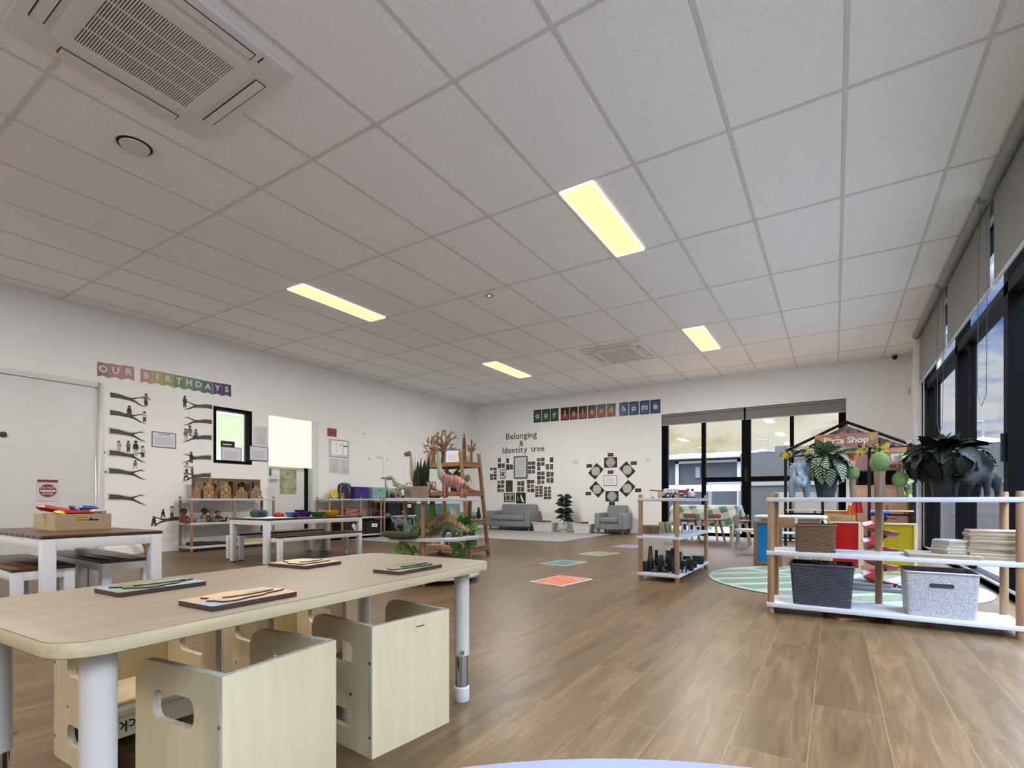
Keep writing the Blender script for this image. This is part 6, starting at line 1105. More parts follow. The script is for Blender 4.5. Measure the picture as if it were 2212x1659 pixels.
for i, (u0, u1, v, x_, gb, lb) in enumerate(((417, 432, 1046, -7.13, 0, 'narrow stepped wooden toy house at the left end of the row'), (430, 441, 1040, -7.20, 1, 'wooden toy house with a curved gable behind the narrow one'), (440, 461, 1039, -7.12, 1, 'tallest wooden toy house with a yellow round window'), (463, 476, 1050, -7.20, 0, 'small wooden toy house half hidden in the middle of the row'),
        (476, 498, 1040, -7.12, 1, 'wooden toy house with a wide curved gable and red windows'), (509, 533, 1052, -7.12, 0, 'low wooden toy house with dark windows right of the middle'), (534, 541, 1060, -7.2, 0, 'tiny wooden toy house between the two right ones'), (541, 564, 1049, -7.12, 0, 'stepped wooden toy house at the right end of the row'))):
    y0, y1 = lx(u0, x_), lx(u1, x_); w_ = (y1-y0)/2; yc = (y0+y1)/2; h = max(0.08, zv(v, x_, yc)-TOP); t = thing('toy_house', lb, 'toy house', (x_, yc, TOP), pi/2, 'wooden toy houses')
    gp = [(-w_, 0), (w_, 0), (w_, h*0.62)]+([(w_*0.8, h*0.72), (w_*0.5, h*0.78), (w_*0.35, h*0.93), (0, h), (-w_*0.35, h*0.93), (-w_*0.5, h*0.78), (-w_*0.8, h*0.72)] if gb else [(w_*0.6, h*0.62), (w_*0.6, h*0.8), (w_*0.3, h*0.8), (w_*0.3, h), (-w_*0.3, h), (-w_*0.3, h*0.8), (-w_*0.6, h*0.8), (-w_*0.6, h*0.62)])+[(-w_, h*0.62)]
    MB().prism(gp, -0.012, 0.012).build('facade', kraft, t)
    mb = MB(); n = 3 if w_ > 0.04 else 2
    for r_ in range(3):
        for k in range(n): xx = -w_*0.62+w_*1.24*k/(n-1); zz = h*(0.12+0.18*r_); mb.box(xx-w_*0.11, xx+w_*0.11, -0.0135, -0.0115, zz, zz+h*0.085, (r_*2+k+i) % 6 if (r_+k+i) % 2 and i not in (5,) else 6)
    if gb: mb.prism(circ(w_*0.2, 12, (0, h*0.76)), -0.0135, -0.0115, mi=i % 2*4)
    mb.build('window', [mat('toy_pane', w__, 0.3) for w__ in wins]+[C('#3A2C22')], t, sm=0)
def doll(lb, u, x_, s, cloth_, skin, hair_, lie=0.0, rz=0.0):
    t = thing('rag_doll', lb, 'doll', (x_, lx(u, x_), MID), pi/2+rz, 'rag dolls on the doll shelf'); T = Matrix.Rotation(lie, 4, 'X')
    def P(*a): p = T @ V(a); return (p.x*s, p.y*s, max(p.z*s, 0.0))
    mb = MB(); mb.tube([P(0, 0, 0.03), P(0, 0, 0.18), P(0, 0, 0.36), P(0, 0, 0.46)], [0.16*s, 0.17*s, 0.12*s, 0.05*s], 12)
    for sx in (-1, 1): mb.tube([P(sx*0.12, 0, 0.38), P(sx*0.24, -0.08, 0.24), P(sx*0.22, -0.18, 0.10)], [0.05*s, 0.05*s, 0.04*s], 8)
    mb.build('dress', C(cloth_, 0.9, noise=0.25, scale=50), t)
    for sx in (-1, 1): MB().tube([P(sx*0.08, -0.08, 0.07), P(sx*0.12, -0.28, 0.07), P(sx*0.14, -0.44, 0.06)], [0.07*s, 0.06*s, 0.055*s], 8).build('leg', C(skin, 0.9), t)
    hp = P(0, 0, 0.60); hd = MB().ball(hp, 0.15*s, (1, 0.95, 1.05), 14).build('head', C(skin, 0.9), t)
    MB().ball((hp[0], hp[1]+0.03*s, hp[2]+0.045*s), 0.165*s, (1.05, 1.0, 0.95), 12).build('hair', C(hair_, 0.95, noise=0.4, scale=60, bump=0.6), t)
    e = MB(); [e.ball((hp[0]+sx*0.05*s, hp[1]-0.14*s, hp[2]+0.0), 0.014*s, (1, 0.5, 1), 8) for sx in (-1, 1)]; e.build('eye', C('#1E1A18'), hd)
doll('large rag doll with big black hair and red dress on the doll shelf', 397, -7.16, 0.24, '#8E3A3A', '#7E4A36', '#17120F'); doll('small rag doll in blue behind the left front pole of the doll shelf', 421, -7.20, 0.12, '#3A5A7E', '#B08A70', '#4A3A2C', R(-60))
doll('beige rag doll slumped with brown hair right of the left front pole', 437, -7.13, 0.15, '#B7A68E', '#C2A384', '#7E664A', R(25)); doll('rag doll with brown face propped up in the doll heap', 442, -7.22, 0.24, '#6E5C46', '#6E4633', '#5A3A28'); doll('rag doll with pale hair propped up behind the green one', 457, -7.22, 0.23, '#A89A84', '#C9A98C', '#B8A88A')
doll('rag doll in green dress lying at the middle of the doll heap', 461, -7.12, 0.16, '#2F6A44', '#C2A080', '#8A7350', R(-30)); doll('rag doll with rust hair and dark suit right of the green doll', 473, -7.17, 0.20, '#22263A', '#B98A6A', '#7E3E22', R(-15)); doll('rag doll lying flat in navy and maroon at the right of the doll heap', 488, -7.12, 0.15, '#2A2C50', '#7A2A36', '#3A2420', R(-70), 0.6)
tag(MB().box(-0.13, 0.11, -0.17, 0.05, 0, 0.045).box(-0.12, 0.10, 0.05, 0.24, 0, 0.035).build('black_tray', C('#1B1A1B', 0.5), loc=(-7.21, 3.64, LOW), bev=0.003), 'low black box with a step on the bottom board of the doll shelf', 'box')
tag(MB().ring(rrect(-0.20, 0.20, -0.10, 0.10, 0.004, 3), rrect(-0.185, 0.185, -0.085, 0.085, 0.004, 3), 0, 0.06, 'xy').box(-0.19, 0.19, -0.09, 0.09, 0, 0.008).build('wooden_tray', M['lightwood'], loc=(-7.2, lx(541, -7.2), LOW), rz=pi/2), 'pale wooden tray on the bottom board of the doll shelf', 'tray')
# ---------------------------------------------------------------- backpack shelf and crates
XQ = -7.2
t = thing('backpack', 'navy backpack with white piping and a pink tag on the left wall shelf', 'backpack', (-7.17, lx(744, -7.17), TOP), R(58)); W_, H_, D_ = 0.115, 0.27, 0.075
mb = MB(); n = 20
def bag_ring(z, k): return [(p[0]*k, p[1]*k, z) for p in rrect(-W_, W_, -D_, D_, 0.05, 4)]
rings = [(0, 0.9), (0.03, 1.0), (0.16, 1.0), (0.22, 0.95), (0.255, 0.78), (0.272, 0.45)]; L_ = len(bag_ring(0, 1)); vs = [p for z, k in rings for p in bag_ring(z, k)]
mb.add(vs, [(i*L_+j, i*L_+(j+1) % L_, (i+1)*L_+(j+1) % L_, (i+1)*L_+j) for i in range(len(rings)-1) for j in range(L_)]+[tuple(range(L_-1, -1, -1)), tuple((len(rings)-1)*L_+j for j in range(L_))])
mb.build('bag_body', C('#2A3444', 0.8), t, sm=60); MB().tube([(-W_*0.62, -D_*0.9, 0.02), (-W_*0.66, -D_*1.03, 0.14), (-W_*0.52, -D_*0.9, 0.235), (0, -D_*0.55, 0.268), (W_*0.52, -D_*0.9, 0.235), (W_*0.66, -D_*1.03, 0.14), (W_*0.62, -D_*0.9, 0.02)], 0.004, 6).build('piping', C('#E0E0E0'), t)
pk = MB(); pk.box(-0.075, 0.075, -D_-0.022, -D_+0.01, 0.02, 0.13); pk.build('front_pocket', C('#232D3C', 0.85), t, bev=0.012); MB().box(-0.085, -0.015, -D_-0.026, -D_-0.022, 0.005, 0.105).build('tag_card', mat('pink_tag', '#B98478', 0.5, col2='#7E4A44', scale=60), t); MB().tube([(-0.02, 0.02, 0.268), (0, 0.02, 0.30), (0.02, 0.02, 0.268)], 0.005, 6).build('top_handle', C('#1E2632'), t); MB().box(-0.012, 0.012, -0.004, 0.0, 0.23, 0.245).build('logo_patch', C('#DADADA'), t)
MB().tube([(W_*0.8, -D_, 0.03), (W_*0.95, -D_-0.05, 0.0), (W_*0.95, -D_-0.06, -0.035)], 0.006, 6).build('strap', C('#161C26'), t)
t = thing('yellow_helmet', 'yellow helmet lying on its side behind the backpack', 'helmet', (-7.20, lx(723, -7.20), TOP+0.082)); mb = MB(); mb.T = V((-0.8, 0.25, -0.35)).to_track_quat('Z', 'Y').to_matrix().to_4x4(); mb.lathe([(0.08, 0), (0.082, 0.03), (0.065, 0.065), (0.03, 0.085), (1e-6, 0.09)], 24); mb.build('shell', C('#D9B83A', 0.4), t); mb2 = MB(); mb2.T = mb.T; mb2.lathe([(0.074, 0.002), (0.075, 0.03), (0.055, 0.058), (1e-6, 0.075)], 20); mb2.build('lining', C('#17171A', 0.9), t)
def cube_bin(lb, u0, u1, x0, h, col, z=TOP, name='fabric_cube', grp='fabric cubes on the left wall shelves', tagc=None, dx=0.26, handle=True, cat='storage cube'):
    y0, y1 = lx(u0, x0), lx(u1, x0); w_ = (y1-y0)/2; t = thing(name, lb, cat, (x0-dx/2, (y0+y1)/2, z), pi/2, grp); mb = MB(); o, i = rrect(-w_, w_, -dx/2, dx/2, 0.008, 3), rrect(-w_+0.005, w_-0.005, -dx/2+0.005, dx/2-0.005, 0.006, 3)
    mb.ring(o, i, 0.0, h, 'xy'); mb.prism(i, 0.002, 0.006, 'xy'); mb.build('bin_body', C(col, 0.9, noise=0.1, scale=200), t, sm=0)
    if handle: MB().tube([(-0.035, -dx/2-0.002, h*0.82), (-0.02, -dx/2-0.006, h*0.76), (0.02, -dx/2-0.006, h*0.76), (0.035, -dx/2-0.002, h*0.82)], 0.006, 6).build('handle', C('#2A2440' if col != '#8FBDBB' else '#5E8E8C', 0.8), t)
    if tagc: b = MB(); b.T = Matrix.Translation((0, -dx/2-0.002, h*tagc[0])) @ Matrix.Rotation(tagc[1], 4, 'Y'); b.box(-0.065, 0.065, -0.002, 0, -0.03, 0.03); tg = b.build('name_tag', M['paper'], t, sm=0); b2 = MB(); b2.T = b.T; b2.box(-0.04, 0.04, -0.003, -0.002, -0.006, 0.008); b2.build('writing', C('#5A5480'), tg, sm=0)
    return t
cube_bin('purple fabric cube right of the backpack', 767, 797, -7.06, 0.21, '#4A2C8E'); cube_bin('pale teal fabric cube right of the purple cube', 805, 834, -7.06, 0.21, '#8FBDBB')
t = thing('open_case', 'open black case behind the skeleton dinosaurs', 'case', (-7.2, lx(859, -7.2), TOP), pi/2); MB().box(-0.19, 0.19, -0.12, 0.12, 0, 0.06).build('tray', C('#1C1B1D', 0.5), t, bev=0.006); lid = MB(); lid.T = Matrix.Translation((0, 0.12, 0.06)) @ Matrix.Rotation(R(-14), 4, 'X'); lid.box(-0.19, 0.19, 0, 0.02, 0, 0.15); lid.build('lid', C('#2A292C', 0.5), t, bev=0.006)
def patterned(name, cols, sc):
    m = bpy.data.materials.new(name); m.use_nodes = True; t_ = m.node_tree; b = t_.nodes['Principled BSDF']; tc = N(t_, 'ShaderNodeTexCoord'); mp = N(t_, 'ShaderNodeMapping'); mp.inputs['Scale'].default_value = (1, 1, 1); mp.inputs['Rotation'].default_value = (0.12, 0.2, 0); t_.links.new(tc.outputs['Object'], mp.inputs[0]); sp = N(t_, 'ShaderNodeSeparateXYZ'); t_.links.new(mp.outputs[0], sp.inputs[0])
    q = N(t_, 'ShaderNodeMath', operation='MULTIPLY'); q.inputs[1].default_value = sc; t_.links.new(sp.outputs[2], q.inputs[0]); fr_ = N(t_, 'ShaderNodeMath', operation='FRACT'); t_.links.new(q.outputs[0], fr_.inputs[0]); n = len(cols); r_ = ramp(t_, [(i/n, lin(c)) for i, c in enumerate(cols)], 'CONSTANT'); t_.links.new(fr_.outputs[0], r_.inputs[0]); t_.links.new(r_.outputs[0], b.inputs['Base Color']); b.inputs['Roughness'].default_value = 0.9; return m
for lb, u0, u1, cols in (('striped woven basket in dark red, green and yellow under the backpack', 720, 744, ('#7E3B34', '#B58A3C', '#3E5A3A', '#5A2A4A', '#A5653A')), ('pink and orange patterned woven basket under the purple cube', 748, 787, ('#B5524A', '#D98A5A', '#5E7A8E', '#C9A24A', '#B85A6A', '#4A4A5A'))):
    x0 = -7.08; y0, y1 = lx(u0, x0), lx(u1, x0); w_ = (y1-y0)/2; t = thing('woven_basket', lb, 'basket', (x0-0.11, (y0+y1)/2, MID), pi/2, 'striped woven baskets'); MB().ring(rrect(-w_, w_, -0.1, 0.1, 0.02, 3), rrect(-w_+0.008, w_-0.008, -0.092, 0.092, 0.016, 3), 0, 0.155, 'xy').box(-w_+0.01, w_-0.01, -0.09, 0.09, 0.002, 0.01).build('basket_body', patterned('stripes', cols, 14), t, sm=0)
cloth('heap of dark brown bark pieces under the teal cube', -7.16, lx(822, -7.16), MID, 0.13, ('#3A2622', '#5A382C', '#241A18', '#7E5A48'), 7, 0.7, 7, 'bark_heap', 'bark')
BKC = '#18181A'
for lb, u0, u1, z, h, tg in (('black crate on the middle board right of the bark heap', 838, 866, MID, 0.24, None), ('black crate with a small white tag on the middle board behind the round stand', 869, 896, MID, 0.24, (0.75, 0.0)), ('black crate with a slanted white tag on the bottom board under the striped baskets', 740, 790, LOW, 0.24, (0.55, R(52))), ('black crate with a straight white tag on the bottom board', 791, 826, LOW, 0.24, (0.62, R(3))), ('black crate with a white tag on the bottom board behind the round stand', 850, 893, LOW, 0.24, (0.66, 0.0))):
    cube_bin(lb, u0, u1, -7.07, h, BKC, z, 'black_crate', 'black storage crates', tg, 0.27, False, 'crate')
for lb, x_, u0, u1, z, h, col in (('dark teal fabric cube on the floor behind the ladder shelf', -5.9, 933, 954, 0.007, 0.60, '#4F7A76'), ('teal fabric cube beside the dark teal one behind the ladder shelf', -5.85, 965, 994, 0.007, 0.60, '#6FA09B'), ('low pale teal fabric cube showing between the ladder shelf and the sofa', -6.2, 1008, 1032, 0.007, 0.42, '#7FB4B0')):
    cube_bin(lb, u0, u1, x_, h, col, z, 'fabric_cube', 'teal cubes by the corner', None, 0.36, False)
# ---------------------------------------------------------------- ladder shelf contents
LYc = 4.955; LT = LS[3]+0.0005
def flat_tree(lb, u, v0, y, w_, seed):
    x = ux(u, y); h = zv(v0, x, y)-LT; rnd = random.Random(seed); t = thing('wooden_tree', lb, 'wooden tree', (x, y, LT), YAW*0.5, 'wooden trees on the ladder shelf'); mb = MB()
    def bar(p, q, a, b): d = V((q[0]-p[0], 0, q[1]-p[1])).normalized(); n_ = V((d.z, 0, -d.x)); mb.prism([(p[0]-n_.x*a, p[1]-n_.z*a), (p[0]+n_.x*a, p[1]+n_.z*a), (q[0]+n_.x*b, q[1]+n_.z*b), (q[0]-n_.x*b, q[1]-n_.z*b)], -0.008-0.0004*len(mb.v)/8 % 0.001, 0.008)
    tw_ = w_*0.16; mb.prism([(-tw_*1.3, 0), (tw_*1.3, 0), (tw_*0.85, h*0.22), (tw_, h*0.5), (-tw_, h*0.5), (-tw_*0.85, h*0.22)], -0.009, 0.009)
    def grow(p, a, l, wd, dep):
        q = (p[0]+l*sin(a), p[1]+l*cos(a)); bar(p, q, wd, wd*0.65)
        if dep:
            for s_ in (-1, 1): grow((p[0]+(q[0]-p[0])*(0.75 if s_ < 0 else 0.98), p[1]+(q[1]-p[1])*(0.75 if s_ < 0 else 0.98)), a+s_*R(34), l*0.60, wd*0.62, dep-1)
    for a, l, z in ((R(-38), h*0.27, 0.44), (R(36), h*0.27, 0.46), (R(-62), h*0.22, 0.36), (R(62), h*0.20, 0.34), (R(-12), h*0.26, 0.5), (R(14), h*0.26, 0.5)): grow((tw_*0.5*(1 if a > 0 else -1)*0.8, h*z), a, l, tw_*0.42, 2)
    mb.build('cut_out', M['brownwood'], t, sm=0)
flat_tree('smaller branching wooden tree on the ladder shelf, left of two', 936, 938, 4.93, 0.17, 1); flat_tree('taller branching wooden tree on the ladder shelf, right of two', 959, 924, 5.03, 0.24, 2)
t = thing('standing_notice', 'blue framed notice standing on top of the ladder shelf', 'notice', (ux(977, 4.88), 4.88, LT), YAW*0.6); w_, h = 0.10, 0.175; mb = MB(); mb.T = Matrix.Rotation(R(-8), 4, 'X'); mb.ring(rrect(-w_, w_, 0, h, 0.002, 2), rrect(-w_*0.86, w_*0.86, 0.015, h-0.015, 0.002, 2), -0.004, 0.004); mb.build('frame', C('#5A6E86'), t, sm=0); mb = MB(); mb.T = Matrix.Rotation(R(-8), 4, 'X'); mb.box(-w_*0.88, w_*0.88, -0.001, 0.002, 0.012, h-0.012, 0); lines(mb, w_*1.5, h*0.6, 8, -0.0012, 1, 0, h*0.45); mb.build('sheet', [M['lav'], M['grey']], t, sm=0)
x_, y_ = ux(1002.5, 4.97), 4.97; hh = zv(934, x_, y_)-LT; t = thing('wooden_spire', 'tall tapering dark tipped wooden spire on the ladder shelf', 'ornament', (x_, y_, LT)); MB().lathe([(0.028, 0), (0.027, hh*0.35), (0.022, hh*0.6), (0.016, hh*0.8), (0.006, hh*0.97), (1e-6, hh)], 18).build('shaft', patterned('spire_bands', ('#7E5A3A', '#8A6642', '#6B4A2F', '#5A3E28'), 3.0), t); [MB().lathe([(0.0218*k_+0.001, hh*z_), (0.021*k_+0.001, hh*(z_+0.03))], 18).build('band', C('#C9A878' if z_ > 0.8 else '#3A2A20'), t) for z_, k_ in ((0.62, 1.0), (0.83, 0.72))]
x_, y_ = ux(1018, 5.0), 5.0; hh = zv(953, x_, y_)-LT; t = thing('carved_wood', 'knobbly carved wooden coral shape at the right end of the ladder shelf top', 'ornament', (x_, y_, LT)); mb = MB(); mb.tube([(0, 0, 0), (0, 0, hh*0.4), (0.004, 0, hh*0.6)], [0.018, 0.016, 0.02], 10)
for a, l in ((-0.7, 0.3), (0.0, 0.42), (0.6, 0.34), (-1.2, 0.2), (1.1, 0.22)): mb.tube([(0.004, 0, hh*0.52), (0.004+hh*l*sin(a)*0.8, 0.006*a, hh*0.52+hh*l*cos(a)), (0.004+hh*l*sin(a), 0.006*a, hh*0.55+hh*(l+0.06)*cos(a)*1.05)], [0.014, 0.010, 0.011], 8)
mb.build('carving', M['brownwood'], t); tag(MB().cyl((0, 0, 0), (0, 0, 0.085), 0.018, n=18).build('birch_log', mat('birch_bark', '#C2B8AC', 0.8, col2='#8E8478', scale=60), loc=(ux(1010.5, 4.90), 4.90, LT)), 'short pale birch log beside the carved wood on the ladder shelf', 'log')
t = thing('variegated_plant', 'trailing variegated plant with big leaves on the second board of the ladder shelf', 'plant', (-3.93, 4.93, LS[2]+0.0005)); pot(t, 0.05, 0.06, 0.07, C('#2A2C2A')); foliage(t, mons, 0.07, 0.20, 0.17, 15, 0.15, 0.10, 12, low=-0.1, bend=0.6)
t = thing('purple_flower', 'dark purple leafy sprig at the right end of the second ladder board', 'plant', (-3.70, 4.90, LS[2]+0.0005)); mb = MB(); [mb.leaf((0, 0, 0.006), (cos(a), sin(a), 0.35), (0, 0, 1), 0.09, 0.035, 0.4, k % 2) for k, a in enumerate([0.3, 1.2, 2.4, 3.3, 4.4, 5.5])]; mb.build('leaves', [C('#3A2A3E'), C('#1E2A24')], t)
t = thing('framed_card', 'small white framed card standing on the second ladder board', 'card', (ux(934, 5.06), 5.06, LS[2]+0.0005), YAW*0.5); MB().ring(rrect(-0.05, 0.05, 0, 0.135, 0.002, 2), rrect(-0.043, 0.043, 0.008, 0.127, 0.002, 2), -0.004, 0.004).build('frame', C('#4A4858'), t, sm=0); mb = MB(); mb.box(-0.044, 0.044, 0, 0.002, 0.006, 0.129, 0); lines(mb, 0.08, 0.09, 6, -0.0003, 1, 0, 0.065); mb.build('sheet', [M['lav'], M['grey']], t, sm=0)
zc = LS[1]+0.0005
t = thing('white_coral', 'white coral ornament on the third board of the ladder shelf', 'ornament', (ux(981, 4.85), 4.85, zc)); mb = MB()
for k in range(14): a = k*2.4; r_ = 0.03+0.02*(k % 3); mb.tube([(0, 0, 0), (r_*cos(a)*0.6, r_*sin(a)*0.5, 0.07), (r_*cos(a), r_*sin(a)*0.7, 0.10+0.02*(k % 4))], [0.014, 0.012, 0.008], 8)
mb.build('coral', C('#DDDCE0', 0.6), t)
t = thing('geode', 'purple lined geode on the third board of the ladder shelf', 'geode', (ux(956, 4.83), 4.83, zc)); MB().lathe([(1e-6, 0), (0.06, 0.002), (0.066, 0.02), (0.045, 0.04), (0.02, 0.052), (1e-6, 0.054)], 16).build('shell', mat('geode_stone', '#9A86A8', 0.5, col2='#6E5A6A', scale=40), t); MB().lathe([(0.0665, 0.0), (0.068, 0.006), (0.0665, 0.012)], 16).build('rim_stone', C('#6E5A50', 0.8), t)
for lb, u, y, r_ in (('round grey stone beside the coral on the ladder shelf', 948, 5.0, 0.03), ('flat grey stone left of the dark bottle brush tree', 1016, 5.0, 0.035), ('brown stone behind the dark bottle brush tree', 1018, 5.08, 0.045)): tag(MB().ball((0, 0, r_*0.7), r_, (1.3, 1, 0.7)).build('stone', C('#8A8078' if 'grey' in lb else '#6E5644', 0.9), loc=(ux(u, y), y, zc)), lb, 'stone')
t = thing('bottle_brush_tree', 'dark bottle brush tree at the right end of the third ladder board', 'toy tree', (ux(1034, 5.02), 5.02, zc)); MB().cyl((0, 0, 0), (0, 0, 0.03), 0.008).build('trunk', C('#3A2A22'), t); MB().lathe([(1e-6, 0.02)]+[(r_, z) for k in range(6) for r_, z in ((0.045-0.006*k, 0.03+0.022*k), (0.022-0.003*k, 0.045+0.022*k))]+[(1e-6, 0.165)], 14).build('needles', C('#1E2A2A', 0.9), t)
zc = LS[0]+0.0005
wb = C('#E4E2DE', 0.6); PB = [([(-.55, 0, .36), (-.2, 0, .42), (.15, 0, .44), (.4, 0, .5), (.55, 0, .52), (.68, 0, .46)], [.14, .24, .23, .17, .17, .08])]+leg4(.2, -.32, .13, .32, .09)
def patches(b, s): b.ball((.18*s, 0, .46*s), .25*s, (0.55, 1.02, 1.0), 12).ball((.56*s, .12*s, .66*s), .06*s).ball((.56*s, -.12*s, .66*s), .06*s)
for u, y, rz, lb in ((1024, 4.84, 0.6, 'black and white toy panda at the right end of the lowest ladder board'), (955, 4.84, 2.6, 'black and white toy cow beside the penguins on the lowest ladder board'), (941, 4.9, 0.2, 'black and white toy animal at the left of the lowest ladder board')): critter(lb, (ux(u, y), y, zc), rz, 0.085, PB, wb, 0.05, 'toy_animal', 'toy animals on the ladder shelf', extra=(('black_patches', patches, C('#1B1B1D')),), cat='toy animal')
for u, y, lb in ((962, 4.90, 'toy penguin in the middle of the lowest ladder board'), (970, 4.93, 'toy penguin behind the first one on the lowest ladder board')): t = thing('toy_penguin', lb, 'toy animal', (ux(u, y), y, zc), YAW, 'toy animals on the ladder shelf'); MB().lathe([(1e-6, 0), (0.022, 0.004), (0.025, 0.03), (0.018, 0.052), (0.016, 0.064), (1e-6, 0.076)], 14).build('body', C('#1E1E22'), t); MB().ball((0, -0.014, 0.026), 0.016, (1, 0.8, 1.3), 10).build('belly', wb, t)
rnd = random.Random(9); shc = ['#D9CFC0', '#C9B59A', '#E6E2DA', '#B59A82']
for k in range(18): u = 931+3.1*k; y = 4.80+0.05*rnd.random(); tag(MB().ball((0, 0, 0.008), 0.012, (rnd.uniform(1, 1.5), 1, 0.7), 8).build('sea_shell', C(shc[k % 4], 0.6), loc=(ux(u, y), y, zc)), 'small pale sea shell scattered along the front of the lowest ladder board', 'shell', 'sea shells on the lowest ladder board')
t = thing('potted_fiddle_plant', 'upright leafy plant in a white pot between the two book baskets', 'plant', (-4.79, 9.62, 0.0065)); MB().lathe([(1e-6, 0), (0.07, 0), (0.07, 0.05), (0.095, 0.06), (0.10, 0.12), (0.085, 0.17), (0.078, 0.17), (0.085, 0.10), (1e-6, 0.10)], 26).build('pot', C('#DDD9CE', 0.5), t)
mb = MB(); rnd = random.Random(4); MB().tube([(0, 0, 0.10), (0.01, 0, 0.40), (0.03, 0, 0.70)], [0.009, 0.008, 0.005], 8).build('stem', C('#4A4030'), t)
for k in range(30): z = 0.24+0.52*k/30; a = k*2.4; d = V((cos(a), sin(a)*0.7, rnd.uniform(0.1, 0.6))); mb.leaf((0.02*z, 0, z), d, (0, -0.8, 1), 0.21-0.05*k/30, 0.125, 0.45, 0, 6, 0.8)
mb.build('leaves', striped_leaf('fiddle_leaf', '#24362A', '#3E5440', 4, 0.3), t)
# ---------------------------------------------------------------- pizza shop play house
HY = 8.6; hx = lambda u, y=HY: ux(u, y)
X0, X1, XA, XD0, XD1 = -0.615, 0.895, 0.14, -0.145, 0.406; EV, AP, HD = 1.40, 1.77, 0.95
t = thing('play_house', 'black framed pizza shop play house with flower hung gable by the back wall', 'play house', ((X0+X1)/2, HY, 0)); ox = (X0+X1)/2; blk = M['black']
def P_(x, z, y=0.0): return (x-ox, y, z)
r_ = 0.019
for x in (X0, X1):
    for y in (0.0, HD): MB().box(x-ox-r_, x-ox+r_, y-r_, y+r_, 0, EV).build('post', blk, t, sm=0)
for x in (XD0, XD1): MB().box(x-ox-r_, x-ox+r_, -r_, r_, 0, EV).build('post', blk, t, sm=0)
for y in (0.0, HD):
    MB().tube([P_(X0-0.02, EV-0.01, y), P_(XA, AP, y), P_(X1+0.02, EV-0.01, y)], 0.021, 4).build('gable_bar', blk, t, sm=0); MB().box(X0-ox, X1-ox, y-0.012, y+0.012, EV-0.022, EV).build('header_bar', blk, t, sm=0)
for x in (X0, X1): MB().box(x-ox-0.015, x-ox+0.015, 0, HD, EV-0.03, EV).build('side_bar', blk, t, sm=0)
MB().box(XA-ox-0.015, XA-ox+0.015, 0, HD, AP-0.03, AP).build('ridge_bar', blk, t, sm=0)
for p, q in ((X0, XD0), (XD1, X1)):
    MB().box(p-ox, q-ox, -0.012, 0.012, 0.46, 0.485).build('counter_bar', blk, t, sm=0); tr = MB().box(p-ox+0.01, q-ox-0.01, -0.10, 0.05, 0.515, 0.535).build('counter_board', M['lightwood'], t, bev=0.003); m_ = MB(); [m_.box(p-ox+f*(q-p)-0.012, p-ox+f*(q-p)+0.012, -0.04, 0.0, 0.485, 0.515) for f in (0.2, 0.8)]; m_.build('bracket', C('#8A6A48'), tr)
floral = mat('floral_cloth', '#C9A9B4', 0.9, col2='#3E4A3A', scale=34)
mb = MB(); n = 24
for i in range(n+1): x = XA-0.30+(X1-XA+0.28)*i/n; zt_ = AP-0.03-abs(x-XA)*(AP-EV)/(X1-XA if x > XA else XA-X0)-0.015; mb.v += [(x-ox, 0.03+0.018*sin(i*1.7), zt_), (x-ox, 0.03+0.025*sin(i*1.7+0.6), max(zt_-0.24, EV+0.01) if zt_-0.02 > EV else zt_-0.03)]
for i in range(n): mb.f.append([2*i, 2*i+1, 2*i+3, 2*i+2]); mb.m.append(0); mb.uv.append(None)
mb.build('gable_cloth', floral, t)
mb = MB()
for i in range(9): x = X1-0.18+0.20*i/8; mb.v += [(x-ox, 0.12+0.02*sin(i*1.9), EV-0.03), (x-ox+0.02*sin(i), 0.12+0.03*sin(i*1.9), 0.75)]
for i in range(8): mb.f.append([2*i, 2*i+1, 2*i+3, 2*i+2]); mb.m.append(0); mb.uv.append(None)
mb.build('side_curtain', floral, t); MB().box(X0-ox+0.03, XA-0.30-ox, 0.004, 0.01, EV+0.015, EV+0.06).build('awning_strip', C('#DADCDF'), t, sm=0)
MB().tube([P_(X1-0.07, EV+0.02, -0.03), P_(X1-0.10, EV+0.075, -0.035), P_(X1-0.06, EV+0.045, -0.03), P_(X1-0.03, EV+0.08, -0.035), P_(X1-0.07, EV+0.02, -0.03)], 0.006, 6).build('ribbon', C('#DADADA'), t)
# sign and posters hang on the frame
sx0, sx1 = hx(1760, HY-0.04), hx(1897, HY-0.04); sz0, sz1 = zv(967, XA, HY), zv(937, XA, HY); sw, sh = sx1-sx0, sz1-sz0
t = thing('shop_sign', 'Pizza Shop sign with pizza pictures across the play house gable', 'sign', ((sx0+sx1)/2, HY-0.04, (sz0+sz1)/2)); MB().box(-sw/2, sw/2, -0.004, 0.012, -sh/2, sh/2).build('board', mat('sign_print', '#C08E86', 0.5, col2='#A56A5E', scale=7), t, sm=0)
mb = MB(); rnd = random.Random(2); pz = ['#B98A4A', '#C9A25A', '#A5653A', '#D9B86A']
for k, (a, c, r2) in enumerate(((-.40, -.22, .20), (-.40, .26, .22), (-.20, -.30, .20), (-.13, .30, .16), (.02, -.28, .2), (.20, .30, .18), (.24, -.32, .16), (.41, .24, .26), (.41, -.26, .18))):
    mb = MB(); mb.prism(circ(r2*sh*0.95, 20, (a*sw, c*sh*0.8)), -0.006, -0.004, mi=k % 4); [mb.prism(circ(r2*sh*0.16, 8, (a*sw+r2*sh*0.55*cos(j*1.3), c*sh*0.8+r2*sh*0.55*sin(j*1.3))), -0.0068, -0.0058, mi=4) for j in range(5)]
    mb.build('pizza_picture', [C(c_) for c_ in pz]+[C('#7E2A22')], t, sm=0)
mb = MB(); add_text(mb, 'Pizza Shop', sh*0.60, (0, -0.009, 0), 0.002, sh*0.02, sx=1.05); mb.build('writing', C('#EFEDF4', 0.4), t, sm=0)
